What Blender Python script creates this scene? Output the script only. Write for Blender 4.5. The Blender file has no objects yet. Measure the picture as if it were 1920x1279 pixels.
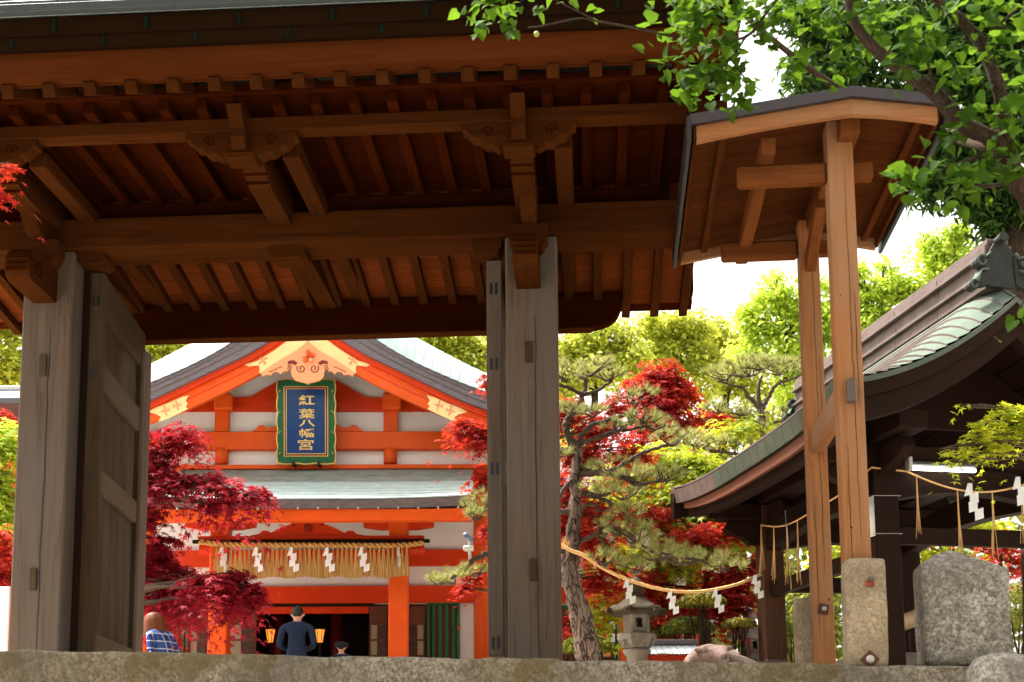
import bpy, bmesh, math, random
import numpy as np
from mathutils import Vector, Matrix
random.seed(7); RNG = np.random.default_rng(11)
R = math.radians
scene = bpy.context.scene
col = scene.collection

# ---------------------------------------------------------------- camera
FPX, CY, PITCH, ROLL, EYE = 2500.0, 1109.0, 8.0, 0.45, -0.86
cam_data = bpy.data.cameras.new('camera')
cam = bpy.data.objects.new('camera', cam_data); col.objects.link(cam)
cam_data.sensor_width = 36.0
cam_data.lens = 36.0 * FPX / 1920.0
cam_data.shift_y = (CY - 639.5) / 1920.0
cam_data.clip_start = 0.05; cam_data.clip_end = 900
CROT = Matrix.Rotation(R(90 + PITCH), 4, 'X') @ Matrix.Rotation(R(-ROLL), 4, 'Z')
cam.matrix_world = Matrix.Translation((0, 0, EYE)) @ CROT
cam_data.dof.use_dof = True; cam_data.dof.focus_distance = 17.0; cam_data.dof.aperture_fstop = 3.2
scene.camera = cam
scene.render.resolution_x = 1024; scene.render.resolution_y = 682

# ---------------------------------------------------------------- light
SUN_EL, SUN_AZ = 62.0, 302.0        # azimuth clockwise from +Y: high, from the left and a little ahead
world = bpy.data.worlds.new('World'); scene.world = world; world.use_nodes = True
wn = world.node_tree; wn.nodes.clear()
sky = wn.nodes.new('ShaderNodeTexSky'); sky.sky_type = 'NISHITA'; sky.sun_disc = False
sky.sun_elevation = R(SUN_EL); sky.sun_rotation = R(SUN_AZ)
sky.air_density = 1.0; sky.dust_density = 6.0; sky.ozone_density = 1.0; sky.altitude = 50
hs = wn.nodes.new('ShaderNodeHueSaturation'); hs.inputs['Saturation'].default_value = 0.12
bg = wn.nodes.new('ShaderNodeBackground'); bg.inputs['Strength'].default_value = 0.15
wo = wn.nodes.new('ShaderNodeOutputWorld')
tint = wn.nodes.new('ShaderNodeMix'); tint.data_type = 'RGBA'; tint.blend_type = 'MULTIPLY'; tint.inputs[0].default_value = 1.0
tint.inputs[7].default_value = (1.0, 0.965, 0.91, 1)
wn.links.new(sky.outputs[0], hs.inputs['Color']); wn.links.new(hs.outputs[0], tint.inputs[6]); wn.links.new(tint.outputs[2], bg.inputs[0]); wn.links.new(bg.outputs[0], wo.inputs[0])
sd = bpy.data.lights.new('sun', 'SUN'); sd.energy = 3.2; sd.angle = R(3); sd.color = (1.0, 0.95, 0.87)
sun = bpy.data.objects.new('sun', sd); col.objects.link(sun)
sdir = Vector((math.sin(R(SUN_AZ)) * math.cos(R(SUN_EL)), math.cos(R(SUN_AZ)) * math.cos(R(SUN_EL)), math.sin(R(SUN_EL))))
sun.rotation_euler = sdir.to_track_quat('Z', 'Y').to_euler()
vs = scene.view_settings
vs.view_transform = 'Standard'; vs.look = 'None'; vs.exposure = 1.88; vs.gamma = 1.0; vs.use_curve_mapping = False
scene.cycles.max_bounces = 5; scene.cycles.diffuse_bounces = 3; scene.cycles.glossy_bounces = 2; scene.cycles.transmission_bounces = 3; scene.cycles.transparent_max_bounces = 4
scene.cycles.use_adaptive_sampling = True; scene.cycles.adaptive_threshold = 0.03; scene.cycles.caustics_reflective = False; scene.cycles.caustics_refractive = False
scene.cycles.use_denoising = True

# ---------------------------------------------------------------- placing
def ray(px, py):
    d = CROT.to_3x3() @ Vector(((px - 960) / FPX, -(py - CY) / FPX, -1.0))
    return d
def P(px, py, d):
    """world point seen at photo pixel (px, py), d metres ahead"""
    r = ray(px, py); k = d / r.y
    return Vector((r.x * k, d, EYE + r.z * k))
def PXM(d): return FPX / math.cos(R(PITCH)) / d
class Frame:
    """an upright local frame: x to the right along a facade, y into depth"""
    def __init__(s, x, y, deg):
        s.o = Vector((x, y, 0)); s.a = R(deg); s.m = Matrix.Translation(s.o) @ Matrix.Rotation(s.a, 4, 'Z'); s.i = s.m.inverted()
    def at(s, px, py, v):
        c = s.i @ Vector((0, 0, EYE)); r = s.i.to_3x3() @ ray(px, py)
        k = (v - c.y) / r.y
        return (c.x + r.x * k, c.z + r.z * k)
    def u(s, px, py, v): return s.at(px, py, v)[0]
    def z(s, px, py, v): return s.at(px, py, v)[1]
    def atu(s, px, py, u):
        c = s.i @ Vector((0, 0, EYE)); r = s.i.to_3x3() @ ray(px, py)
        k = (u - c.x) / r.x
        return (c.y + r.y * k, c.z + r.z * k)

def tag(o, label=None, cat=None, group=None, kind=None):
    if label: o['label'] = label
    if cat: o['category'] = cat
    if group: o['group'] = group
    if kind: o['kind'] = kind
    return o
def thing(name, label, cat, loc=(0, 0, 0), rz=0.0, group=None):
    o = bpy.data.objects.new(name, None); col.objects.link(o)
    o.empty_display_size = 0.1
    o.location = loc; o.rotation_euler = (0, 0, rz)
    return tag(o, label, cat, group)

# ---------------------------------------------------------------- mesh building
def rot_to(p, q, up=(0, 0, 1)):
    y = (Vector(q) - Vector(p)).normalized(); up = Vector(up)
    if abs(y.dot(up)) > 0.99: up = Vector((0, 1, 0))
    x = y.cross(up).normalized(); z = x.cross(y)
    return Matrix((x, y, z)).transposed()
CORN = [(a, b, c) for a in (-1, 1) for b in (-1, 1) for c in (-1, 1)]
def _cham():
    idx = {}; n = 0
    for ci, c in enumerate(CORN):
        for a in range(3): idx[(ci, a)] = n; n += 1
    F = []
    for a in range(3):
        o = [i for i in range(3) if i != a]
        for s in (-1, 1):
            q = []
            for t in ((-1, -1), (1, -1), (1, 1), (-1, 1)):
                c = [0, 0, 0]; c[a] = s; c[o[0]] = t[0]; c[o[1]] = t[1]
                q.append(idx[(CORN.index(tuple(c)), a)])
            F.append(q)
    for a in range(3):
        for b in range(a + 1, 3):
            k = 3 - a - b
            for sa in (-1, 1):
                for sb in (-1, 1):
                    c1 = [0] * 3; c1[a] = sa; c1[b] = sb; c1[k] = -1; c2 = list(c1); c2[k] = 1
                    i1, i2 = CORN.index(tuple(c1)), CORN.index(tuple(c2))
                    F.append([idx[(i1, a)], idx[(i2, a)], idx[(i2, b)], idx[(i1, b)]])
    for ci in range(8): F.append([idx[(ci, 0)], idx[(ci, 1)], idx[(ci, 2)]])
    return F
CHF = _cham()
class MB:
    def __init__(s): s.v = []; s.f = []
    def add(s, vs_, fs_):
        n = len(s.v); s.v += [tuple(p) for p in vs_]; s.f += [[i + n for i in q] for q in fs_]; return s
    def box(s, x0, x1, y0, y1, z0, z1, c=0.006, m=None):
        h = Vector(((x1 - x0) / 2, (y1 - y0) / 2, (z1 - z0) / 2)); o = Vector(((x0 + x1) / 2, (y0 + y1) / 2, (z0 + z1) / 2))
        c = min(c, min(abs(h.x), abs(h.y), abs(h.z)) * 0.45)
        vv = []
        for cn in CORN:
            for a in range(3):
                p = [cn[i] * (h[i] - (0 if i == a else c)) for i in range(3)]
                p = Vector(p) + o
                vv.append(m @ p if m else p)
        return s.add(vv, CHF)
    def beam(s, p, q, w, h, c=0.006, up=(0, 0, 1)):
        p = Vector(p); q = Vector(q); L = (q - p).length
        m = Matrix.Translation((p + q) / 2) @ rot_to(p, q, up).to_4x4()
        return s.box(-w / 2, w / 2, -L / 2, L / 2, -h / 2, h / 2, c, m)
    def tube(s, pts, rad, n=8, cap=True):
        pts = [Vector(p) for p in pts]
        if not hasattr(rad, '__len__'): rad = [rad] * len(pts)
        prev = None; rings = []
        for i, p in enumerate(pts):
            t = (pts[min(i + 1, len(pts) - 1)] - pts[max(i - 1, 0)])
            if t.length < 1e-9: t = Vector((0, 0, 1))
            t.normalize()
            if prev is None:
                a = Vector((1, 0, 0)) if abs(t.x) < 0.8 else Vector((0, 1, 0))
                x = t.cross(a).normalized()
            else:
                x = (prev - t * prev.dot(t)).normalized()
            prev = x; y = t.cross(x)
            rings.append([p + (x * math.cos(2 * math.pi * k / n) + y * math.sin(2 * math.pi * k / n)) * rad[i] for k in range(n)])
        vv = [p for r in rings for p in r]; ff = []
        for i in range(len(rings) - 1):
            for k in range(n):
                ff.append([i * n + k, i * n + (k + 1) % n, (i + 1) * n + (k + 1) % n, (i + 1) * n + k])
        if cap:
            ff.append(list(range(n))[::-1]); ff.append([(len(rings) - 1) * n + k for k in range(n)])
        return s.add(vv, ff)
    def prism(s, poly, a, b, axes='xz'):
        """poly in two axes, extruded from a to b on the third"""
        def mk(p, t):
            if axes == 'xz': return (p[0], t, p[1])
            if axes == 'yz': return (t, p[0], p[1])
            return (p[0], p[1], t)
        n = len(poly)
        vv = [mk(p, a) for p in poly] + [mk(p, b) for p in poly]
        ff = [list(range(n)), list(range(2 * n - 1, n - 1, -1))] + [[i, (i + 1) % n, n + (i + 1) % n, n + i] for i in range(n)]
        return s.add(vv, ff)
    def lathe(s, prof, n=24, c=(0, 0, 0), ph=0.0, sc=(1, 1)):
        vv = []; ff = []
        for r, z in prof:
            for k in range(n):
                a = 2 * math.pi * k / n + ph
                vv.append((c[0] + r * math.cos(a) * sc[0], c[1] + r * math.sin(a) * sc[1], c[2] + z))
        for i in range(len(prof) - 1):
            for k in range(n):
                ff.append([i * n + k, i * n + (k + 1) % n, (i + 1) * n + (k + 1) % n, (i + 1) * n + k])
        ff.append(list(range(n))[::-1]); ff.append([(len(prof) - 1) * n + k for k in range(n)])
        return s.add(vv, ff)
    def loft(s, rows):
        n = len(rows[0]); vv = [p for r in rows for p in r]; ff = []
        for i in range(len(rows) - 1):
            for k in range(n - 1):
                ff.append([i * n + k, i * n + k + 1, (i + 1) * n + k + 1, (i + 1) * n + k])
        return s.add(vv, ff)
    def mesh(s, name, mat, smooth=False):
        me = bpy.data.meshes.new(name); me.from_pydata(s.v, [], s.f)
        if len(s.v) < 60000:
            bm = bmesh.new(); bm.from_mesh(me); bmesh.ops.recalc_face_normals(bm, faces=bm.faces); bm.to_mesh(me); bm.free()
        if smooth: me.polygons.foreach_set('use_smooth', [True] * len(me.polygons))
        for m_ in (mat if isinstance(mat, (list, tuple)) else [mat]): me.materials.append(m_)
        me.update(); return me
    def build(s, name, mat, parent=None, smooth=False, loc=None, rz=None):
        o = bpy.data.objects.new(name, s.mesh(name, mat, smooth)); col.objects.link(o)
        if parent: o.parent = parent
        if loc is not None: o.location = loc
        if rz is not None: o.rotation_euler = (0, 0, rz)
        return o
def inst(name, me, parent=None, loc=(0, 0, 0), rot=(0, 0, 0), sc=None):
    o = bpy.data.objects.new(name, me); col.objects.link(o)
    if parent: o.parent = parent
    o.location = loc; o.rotation_euler = rot
    if sc: o.scale = sc
    return o
def thick(o, t, off=-1.0):
    m = o.modifiers.new('thickness', 'SOLIDIFY'); m.thickness = t; m.offset = off; return o

# ---------------------------------------------------------------- materials
class NT:
    def __init__(s, name):
        s.m = bpy.data.materials.new(name); s.m.use_nodes = True; s.t = s.m.node_tree; s.t.nodes.clear()
        s.out = s.n('ShaderNodeOutputMaterial')
    def n(s, typ, **kw):
        nd = s.t.nodes.new(typ)
        for k, v in kw.items():
            if k in nd.inputs.keys(): nd.inputs[k].default_value = v
            else: setattr(nd, k, v)
        return nd
    def l(s, a, b): s.t.links.new(a, b)
    def ramp(s, fac, stops, interp='LINEAR'):
        r = s.n('ShaderNodeValToRGB'); r.color_ramp.interpolation = interp
        e = r.color_ramp.elements
        while len(e) > 1: e.remove(e[-1])
        e[0].position = stops[0][0]; e[0].color = stops[0][1] if len(stops[0][1]) == 4 else (*stops[0][1], 1)
        for p, c in stops[1:]:
            x = e.new(p); x.color = c if len(c) == 4 else (*c, 1)
        s.l(fac, r.inputs[0]); return r.outputs[0]
    def coords(s, scale=(1, 1, 1), kind='Object', rot=(0, 0, 0)):
        tc = s.n('ShaderNodeTexCoord'); mp = s.n('ShaderNodeMapping')
        mp.inputs['Scale'].default_value = scale; mp.inputs['Rotation'].default_value = rot
        s.l(tc.outputs[kind], mp.inputs[0]); return mp.outputs[0]
    def noise(s, vec, scale=5, detail=5, rough=0.6, dist=0.0):
        n_ = s.n('ShaderNodeTexNoise'); n_.inputs['Scale'].default_value = scale; n_.inputs['Detail'].default_value = detail
        n_.inputs['Roughness'].default_value = rough; n_.inputs['Distortion'].default_value = dist
        s.l(vec, n_.inputs['Vector']); return n_.outputs['Fac']
    def mix(s, fac, a, b, mode='MIX'):
        m = s.n('ShaderNodeMix'); m.data_type = 'RGBA'; m.blend_type = mode
        for sock, val in ((m.inputs[0], fac), (m.inputs[6], a), (m.inputs[7], b)):
            if isinstance(val, (int, float)): sock.default_value = val
            elif isinstance(val, tuple): sock.default_value = val if len(val) == 4 else (*val, 1)
            else: s.l(val, sock)
        return m.outputs[2]
    def math(s, op, a, b=0.0):
        m = s.n('ShaderNodeMath'); m.operation = op
        for sock, val in ((m.inputs[0], a), (m.inputs[1], b)):
            if isinstance(val, (int, float)): sock.default_value = val
            else: s.l(val, sock)
        return m.outputs[0]
    def bump(s, h, strength=0.3, dist=0.01):
        b = s.n('ShaderNodeBump'); b.inputs['Strength'].default_value = strength; b.inputs['Distance'].default_value = dist
        s.l(h, b.inputs['Height']); return b.outputs[0]
    def bsdf(s, colour, rough=0.6, bump=None, metallic=0.0, spec=0.5, **kw):
        b = s.n('ShaderNodeBsdfPrincipled')
        for sock, val in ((b.inputs['Base Color'], colour), (b.inputs['Roughness'], rough)):
            if isinstance(val, (int, float)): sock.default_value = val
            elif isinstance(val, tuple): sock.default_value = val if len(val) == 4 else (*val, 1)
            else: s.l(val, sock)
        b.inputs['Metallic'].default_value = metallic; b.inputs['Specular IOR Level'].default_value = spec
        if bump is not None: s.l(bump, b.inputs['Normal'])
        for k, v in kw.items(): b.inputs[k].default_value = v
        s.l(b.outputs[0], s.out.inputs[0]); return b
def mulc(c, k): return tuple(x * k for x in c)
def wood(name, base, axis, dark=0.55, grey=None, rough=0.7, gs=1.0, spec=0.25):
    t = NT(name); big = 22.0 * gs; sm = 0.9 * gs
    sc = {'x': (sm, big, big), 'y': (big, sm, big), 'z': (big, big, sm)}[axis]
    oi = t.n('ShaderNodeObjectInfo')
    tc = t.n('ShaderNodeTexCoord'); ad = t.n('ShaderNodeVectorMath'); ad.operation = 'ADD'
    mul = t.n('ShaderNodeVectorMath'); mul.operation = 'SCALE'; t.l(oi.outputs['Random'], mul.inputs['Scale']); mul.inputs[0].default_value = (7.3, 3.1, 5.7)
    t.l(tc.outputs['Object'], ad.inputs[0]); t.l(mul.outputs[0], ad.inputs[1])
    mp = t.n('ShaderNodeMapping'); mp.inputs['Scale'].default_value = sc; t.l(ad.outputs[0], mp.inputs[0])
    g = t.noise(mp.outputs[0], 1.0, 6, 0.65, 1.2)
    mp2 = t.n('ShaderNodeMapping'); mp2.inputs['Scale'].default_value = tuple(0.12 * x if x > 5 else x * 0.8 for x in sc); t.l(ad.outputs[0], mp2.inputs[0])
    b2 = t.noise(mp2.outputs[0], 1.0, 3, 0.5)
    c = t.ramp(g, [(0.25, mulc(base, dark)), (0.5, base), (0.75, mulc(base, 1.25))])
    c = t.mix(t.math('MULTIPLY', oi.outputs['Random'], 0.35), c, mulc(base, 0.6))
    if grey: c = t.mix(t.ramp(b2, [(0.4, (0, 0, 0)), (0.65, (0.8, 0.8, 0.8))]), c, grey)
    else: c = t.mix(t.ramp(b2, [(0.42, (0, 0, 0)), (0.7, (0.6, 0.6, 0.6))]), c, mulc(base, 0.62))
    t.bsdf(c, rough, t.bump(g, 0.35, 0.004), spec=spec); return t.m
def wood3(name, base, **kw): return {a: wood(name + '_' + a, base, a, **kw) for a in 'xyz'}
def paint(name, c, rough=0.45, wear=0.12, spec=0.4):
    t = NT(name); v = t.coords(); oi = t.n('ShaderNodeObjectInfo')
    n1 = t.noise(v, 2.5, 5, 0.6); n2 = t.noise(v, 40, 3, 0.6); n3 = t.noise(t.coords((3, 3, 34)), 1.0, 5, 0.65, 0.8); n4 = t.noise(t.coords((26, 26, 1.2)), 1.0, 4, 0.6)
    cc = t.mix(t.ramp(n1, [(0.35, (0, 0, 0)), (0.75, (1, 1, 1))]), mulc(c, 1 - wear), mulc(c, 1 + wear * 0.6))
    cc = t.mix(t.ramp(n3, [(0.45, (0, 0, 0)), (0.8, (0.45, 0.45, 0.45))]), cc, mulc(c, 1 - 1.6 * wear))
    cc = t.mix(t.ramp(n4, [(0.55, (0, 0, 0)), (0.8, (0.4, 0.4, 0.4))]), cc, mulc(c, 1 - 2.2 * wear))
    cc = t.mix(t.math('MULTIPLY', oi.outputs['Random'], 0.5), cc, mulc(c, 1 - wear * 1.3))
    t.bsdf(cc, rough, t.bump(t.math('ADD', n2, n3), 0.12, 0.004), spec=spec); return t.m
def stone(name, a, b, dark, scale=30, lichen=None, bump=0.6, moss=None):
    t = NT(name); v = t.coords()
    n1 = t.noise(v, scale * 1.3, 8, 0.75); n2 = t.noise(v, scale * 0.09, 4, 0.6); n3 = t.noise(v, scale * 0.55, 6, 0.7, 0.6)
    vo = t.n('ShaderNodeTexVoronoi'); vo.inputs['Scale'].default_value = scale * 1.6; t.l(v, vo.inputs['Vector'])
    c = t.ramp(n1, [(0.34, dark), (0.50, a), (0.66, b)])
    c = t.mix(t.ramp(n3, [(0.48, (0, 0, 0)), (0.62, (0.7, 0.7, 0.7))]), c, mulc(dark, 1.3))
    if lichen: c = t.mix(t.ramp(t.noise(v, scale * 0.8, 8, 0.8, 0.5), [(0.53, (0, 0, 0)), (0.60, (0.9, 0.9, 0.9))]), c, lichen)
    if moss: c = t.mix(t.ramp(n2, [(0.45, (0, 0, 0)), (0.62, (0.8, 0.8, 0.8))]), c, moss)
    n5 = t.noise(v, 2.2, 5, 0.65)
    c = t.mix(t.ramp(n5, [(0.35, (0.75, 0.75, 0.75)), (0.62, (0, 0, 0))]), c, mulc(a, 0.45))
    h = t.math('ADD', n1, t.math('MULTIPLY', vo.outputs['Distance'], 0.4))
    t.bsdf(c, 0.9, t.bump(h, bump, 0.014), spec=0.15); return t.m
def leafmat(name, cols, trans=0.45, hue_noise=3.0, rough=0.5, spec=0.3):
    """cols: dark to light natural leaf tints, picked per leaf and per clump"""
    t = NT(name); g = t.n('ShaderNodeNewGeometry'); v = t.coords(kind='Object')
    n1 = t.noise(v, hue_noise, 3, 0.6)
    f = t.math('ADD', t.math('MULTIPLY', g.outputs['Random Per Island'], 0.55), t.math('MULTIPLY', t.math('SUBTRACT', n1, 0.27), 0.95))
    k = len(cols) - 1
    c = t.ramp(f, [(0.12 + 0.76 * i / k, x) for i, x in enumerate(cols)])
    b = t.n('ShaderNodeBsdfPrincipled'); b.inputs['Roughness'].default_value = rough; b.inputs['Specular IOR Level'].default_value = spec
    t.l(c, b.inputs['Base Color'])
    tr = t.n('ShaderNodeBsdfTranslucent'); t.l(t.mix(0.5, c, mulc(cols[-1], 1.3)), tr.inputs['Color'])
    mx = t.n('ShaderNodeMixShader'); mx.inputs[0].default_value = trans
    t.l(b.outputs[0], mx.inputs[1]); t.l(tr.outputs[0], mx.inputs[2]); t.l(mx.outputs[0], t.out.inputs[0]); return t.m
def plain(name, c, rough=0.6, metallic=0.0, spec=0.4, bump=0.0, emit=None, es=1.0):
    t = NT(name); v = t.coords(); n1 = t.noise(v, 9, 4, 0.6)
    cc = t.mix(n1, mulc(c, 0.85), mulc(c, 1.12))
    b = t.bsdf(cc, rough, t.bump(n1, bump, 0.004) if bump else None, metallic, spec)
    if emit: b.inputs['Emission Color'].default_value = (*emit, 1); b.inputs['Emission Strength'].default_value = es
    return t.m
def bark(name, base, dark, scale=16, stretch=0.35, deep=1.0):
    t = NT(name); v = t.coords((1, 1, stretch))
    n0 = t.n('ShaderNodeTexNoise'); n0.inputs['Scale'].default_value = scale * 0.6; n0.inputs['Detail'].default_value = 6; t.l(v, n0.inputs['Vector'])
    mixv = t.mix(0.30, v, n0.outputs['Color'], 'ADD')
    def edge(sc, w):
        vo = t.n('ShaderNodeTexVoronoi'); vo.feature = 'DISTANCE_TO_EDGE'; vo.inputs['Scale'].default_value = sc; t.l(mixv, vo.inputs['Vector'])
        return t.ramp(vo.outputs['Distance'], [(0.0, (0, 0, 0)), (w, (1, 1, 1))])
    e1 = edge(scale, 0.12); e2 = edge(scale * 2.3, 0.10)
    n1 = t.noise(v, scale * 2.5, 7, 0.75); n2 = t.noise(v, scale * 0.3, 4, 0.6)
    pl = t.ramp(n1, [(0.3, mulc(base, 0.45)), (0.5, base), (0.72, mulc(base, 1.45))])
    pl = t.mix(t.ramp(n2, [(0.4, (0, 0, 0)), (0.65, (0.6, 0.6, 0.6))]), pl, mulc(base, 0.5))
    c = t.mix(t.math('ADD', t.math('MULTIPLY', e2, 0.35), 0.65), dark, pl)
    c = t.mix(e1, dark, c)
    t.bsdf(c, 0.9, t.bump(t.math('ADD', t.math('ADD', e1, t.math('MULTIPLY', e2, 0.4)), t.math('MULTIPLY', n1, 0.5)), deep, 0.03), spec=0.12); return t.m
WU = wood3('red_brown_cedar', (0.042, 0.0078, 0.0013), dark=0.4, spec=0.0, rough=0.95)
WL = wood3('tan_cedar', (0.062, 0.0185, 0.0046), dark=0.38, spec=0.0, rough=0.95)
WP = wood3('grey_weathered_timber', (0.135, 0.094, 0.070), grey=(0.122, 0.104, 0.092), dark=0.4, spec=0.03)
WR = wood3('rail_timber', (0.12, 0.085, 0.056), dark=0.5, spec=0.05)
WD = wood3('door_timber', (0.065, 0.040, 0.021), grey=(0.085, 0.066, 0.048), dark=0.45, spec=0.05)
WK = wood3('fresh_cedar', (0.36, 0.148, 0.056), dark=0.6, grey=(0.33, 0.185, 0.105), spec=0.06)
WKD = wood3('shade_toned_cedar', (0.17, 0.056, 0.017), dark=0.55, spec=0.0)  # fresh cedar darkened: under-roof shade put into the colour of arms and beams
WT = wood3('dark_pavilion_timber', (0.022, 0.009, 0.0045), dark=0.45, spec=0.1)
WS = wood3('reddish_roof_plank', (0.085, 0.025, 0.0075), dark=0.4, spec=0.0)
WH = wood3('brown_hall_timber', (0.16, 0.05, 0.022), dark=0.6)
VERM = paint('vermilion_paint', (0.72, 0.048, 0.005), spec=0.2)
VERM_O = paint('orange_vermilion_paint', (0.84, 0.105, 0.010), spec=0.2)
WHITE = paint('white_plaster', (0.84, 0.81, 0.77), 0.85, 0.05, 0.1)
GREEN = paint('green_lacquer', (0.012, 0.11, 0.035), 0.35)
BLUE = paint('blue_lacquer', (0.005, 0.040, 0.17), 0.3, 0.1)
GOLD = plain('gold_leaf', (0.85, 0.55, 0.16), 0.38, 0.6)
BRASS = plain('pale_gilt_plate', (0.95, 0.68, 0.30), 0.42, 0.35)
DRED = paint('dark_red_lacquer', (0.20, 0.012, 0.008))
PEACH = paint('pale_orange_paint', (0.86, 0.33, 0.14), 0.5, 0.05)
BLACK = plain('black_iron', (0.015, 0.014, 0.014), 0.5)
PAPER = plain('white_paper', (0.85, 0.85, 0.84), 0.8)
def straw_mat():
    t = NT('rice_straw'); v = t.coords((60, 60, 2)); n1 = t.noise(v, 2, 4, 0.7); g = t.n('ShaderNodeNewGeometry')
    c = t.ramp(t.math('ADD', t.math('MULTIPLY', n1, 0.6), t.math('MULTIPLY', g.outputs['Random Per Island'], 0.4)), [(0.25, (0.28, 0.12, 0.03)), (0.5, (0.55, 0.30, 0.09)), (0.75, (0.72, 0.47, 0.18))])
    t.bsdf(c, 0.8, spec=0.2); return t.m
STRAW = straw_mat()
ROPE = plain('pale_straw_rope', (0.78, 0.47, 0.19), 0.8)
def copper(name, a, b, streak, rough=0.42, sc=(3, 3, 3)):
    t = NT(name); v = t.coords(sc); n1 = t.noise(v, 1.6, 6, 0.65); n2 = t.noise(v, 9, 4, 0.7)
    c = t.ramp(n1, [(0.3, streak), (0.5, a), (0.7, b)])
    c = t.mix(t.ramp(n2, [(0.5, (0, 0, 0)), (0.75, (0.5, 0.5, 0.5))]), c, mulc(a, 1.15))
    t.bsdf(c, rough, t.bump(n2, 0.08, 0.004), 0.1, 0.3); return t.m
COP = copper('pale_verdigris_copper', (0.46, 0.57, 0.55), (0.55, 0.66, 0.66), (0.38, 0.48, 0.44))
COPG = copper('green_verdigris_copper', (0.085, 0.122, 0.094), (0.12, 0.15, 0.115), (0.105, 0.098, 0.066), 0.85)
COPM = copper('brown_green_copper', (0.27, 0.30, 0.26), (0.36, 0.38, 0.34), (0.24, 0.22, 0.18), 0.7)
COPB = copper('brown_copper', (0.125, 0.085, 0.072), (0.155, 0.112, 0.10), (0.08, 0.062, 0.05), 0.7)
COPK = copper('blackened_copper', (0.022, 0.024, 0.020), (0.034, 0.034, 0.028), (0.016, 0.022, 0.018), 0.6)
COPD = copper('dull_green_copper', (0.085, 0.105, 0.075), (0.14, 0.125, 0.095), (0.07, 0.10, 0.08))
EDGE = copper('grey_shingle_edge', (0.15, 0.125, 0.135), (0.19, 0.16, 0.17), (0.10, 0.085, 0.09), 0.7, (6, 6, 30))
DARKF = plain('dark_eave_copper', (0.014, 0.0062, 0.0028), 0.95, 0.0, 0.0)
CLIP = plain('dull_green_clip', (0.006, 0.012, 0.008), 0.9, spec=0.0)
SKIN = plain('skin', (0.62, 0.33, 0.22), 0.5)
# ================================================================ SETTING
def ground_mat():
    t = NT('pale_gravel'); v = t.coords(); n1 = t.noise(v, 60, 5, 0.7); n2 = t.noise(v, 0.8, 4, 0.6)
    c = t.mix(n2, t.ramp(n1, [(0.3, (0.36, 0.31, 0.25)), (0.6, (0.58, 0.52, 0.44))]), (0.50, 0.45, 0.38))
    t.bsdf(c, 0.95, t.bump(n1, 0.6, 0.01), spec=0.1); return t.m
GRAV = ground_mat(); GZ = -0.085
ASPH = stone('pale_paving', (0.40, 0.36, 0.31), (0.52, 0.48, 0.42), (0.26, 0.23, 0.20), 60)
m = MB(); m.add([(-300, 9.7, GZ), (300, 9.7, GZ), (300, 500, GZ), (-300, 500, GZ)], [[0, 1, 2, 3]])
tag(m.build('ground', GRAV), kind='structure')
m = MB(); m.add([(-300, -200, -2.45), (300, -200, -2.45), (300, 9.6, -2.45), (-300, 9.6, -2.45)], [[0, 1, 2, 3]])
tag(m.build('lower_path', ASPH), kind='structure')

# stone retaining wall with coping blocks, its top just at the bottom of the view
S_A = stone('lichened_granite', (0.25, 0.20, 0.135), (0.45, 0.38, 0.285), (0.065, 0.052, 0.032), 30, lichen=(0.42, 0.37, 0.29), moss=(0.115, 0.085, 0.038))
S_B = stone('speckled_granite', (0.33, 0.295, 0.245), (0.62, 0.58, 0.51), (0.07, 0.06, 0.045), 28, lichen=(0.66, 0.61, 0.53), bump=0.9)
S_M = stone('brownish_granite', (0.25, 0.21, 0.155), (0.47, 0.41, 0.32), (0.065, 0.053, 0.035), 30, lichen=(0.40, 0.36, 0.29), bump=0.8)
S_C = stone('tan_granite', (0.42, 0.32, 0.20), (0.55, 0.45, 0.32), (0.20, 0.14, 0.08), 36, lichen=(0.52, 0.47, 0.38))
S_L = stone('lantern_granite', (0.27, 0.235, 0.19), (0.36, 0.32, 0.27), (0.16, 0.135, 0.105), 50, bump=0.35)
S_LD = stone('mossy_granite', (0.075, 0.058, 0.036), (0.11, 0.088, 0.06), (0.035, 0.028, 0.018), 40, moss=(0.05, 0.042, 0.02))
S_W = stone('sun_toned_granite', (0.42, 0.38, 0.34), (0.55, 0.51, 0.47), (0.28, 0.25, 0.22), 50, bump=0.3)
S_P = stone('pink_granite', (0.27, 0.185, 0.155), (0.38, 0.28, 0.245), (0.15, 0.10, 0.085), 30, bump=0.5)
def rough_block(sx, sy, sz, seed, amp=0.02, cuts=6, rnd=0.05):
    bm = bmesh.new(); bmesh.ops.create_cube(bm, size=1)
    bmesh.ops.subdivide_edges(bm, edges=bm.edges, cuts=cuts, use_grid_fill=True)
    rr = random.Random(seed); off = Vector((rr.random() * 50, rr.random() * 50, rr.random() * 50))
    from mathutils import noise
    for v in bm.verts:
        p = Vector((v.co.x * sx, v.co.y * sy, v.co.z * sz))
        h = Vector((sx / 2, sy / 2, sz / 2))
        q = Vector([max(-h[i] + rnd, min(h[i] - rnd, p[i])) for i in range(3)]); d = p - q
        if d.length > 1e-6: p = q + d.normalized() * min(d.length, rnd)
        n = noise.noise_vector(p * 4 + off) * amp + noise.noise_vector(p * 13 + off) * amp * 0.5
        v.co = p + n
    return bm
def bm_obj(bm, name, mat, parent=None, loc=(0, 0, 0), rot=(0, 0, 0), smooth=True):
    me = bpy.data.meshes.new(name); bm.to_mesh(me); bm.free(); me.materials.append(mat)
    if smooth: me.polygons.foreach_set('use_smooth', [True] * len(me.polygons))
    return inst(name, me, parent, loc, rot)
wl, wr = P(0, 1219, 9.15), P(1920, 1251, 9.75)
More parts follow.
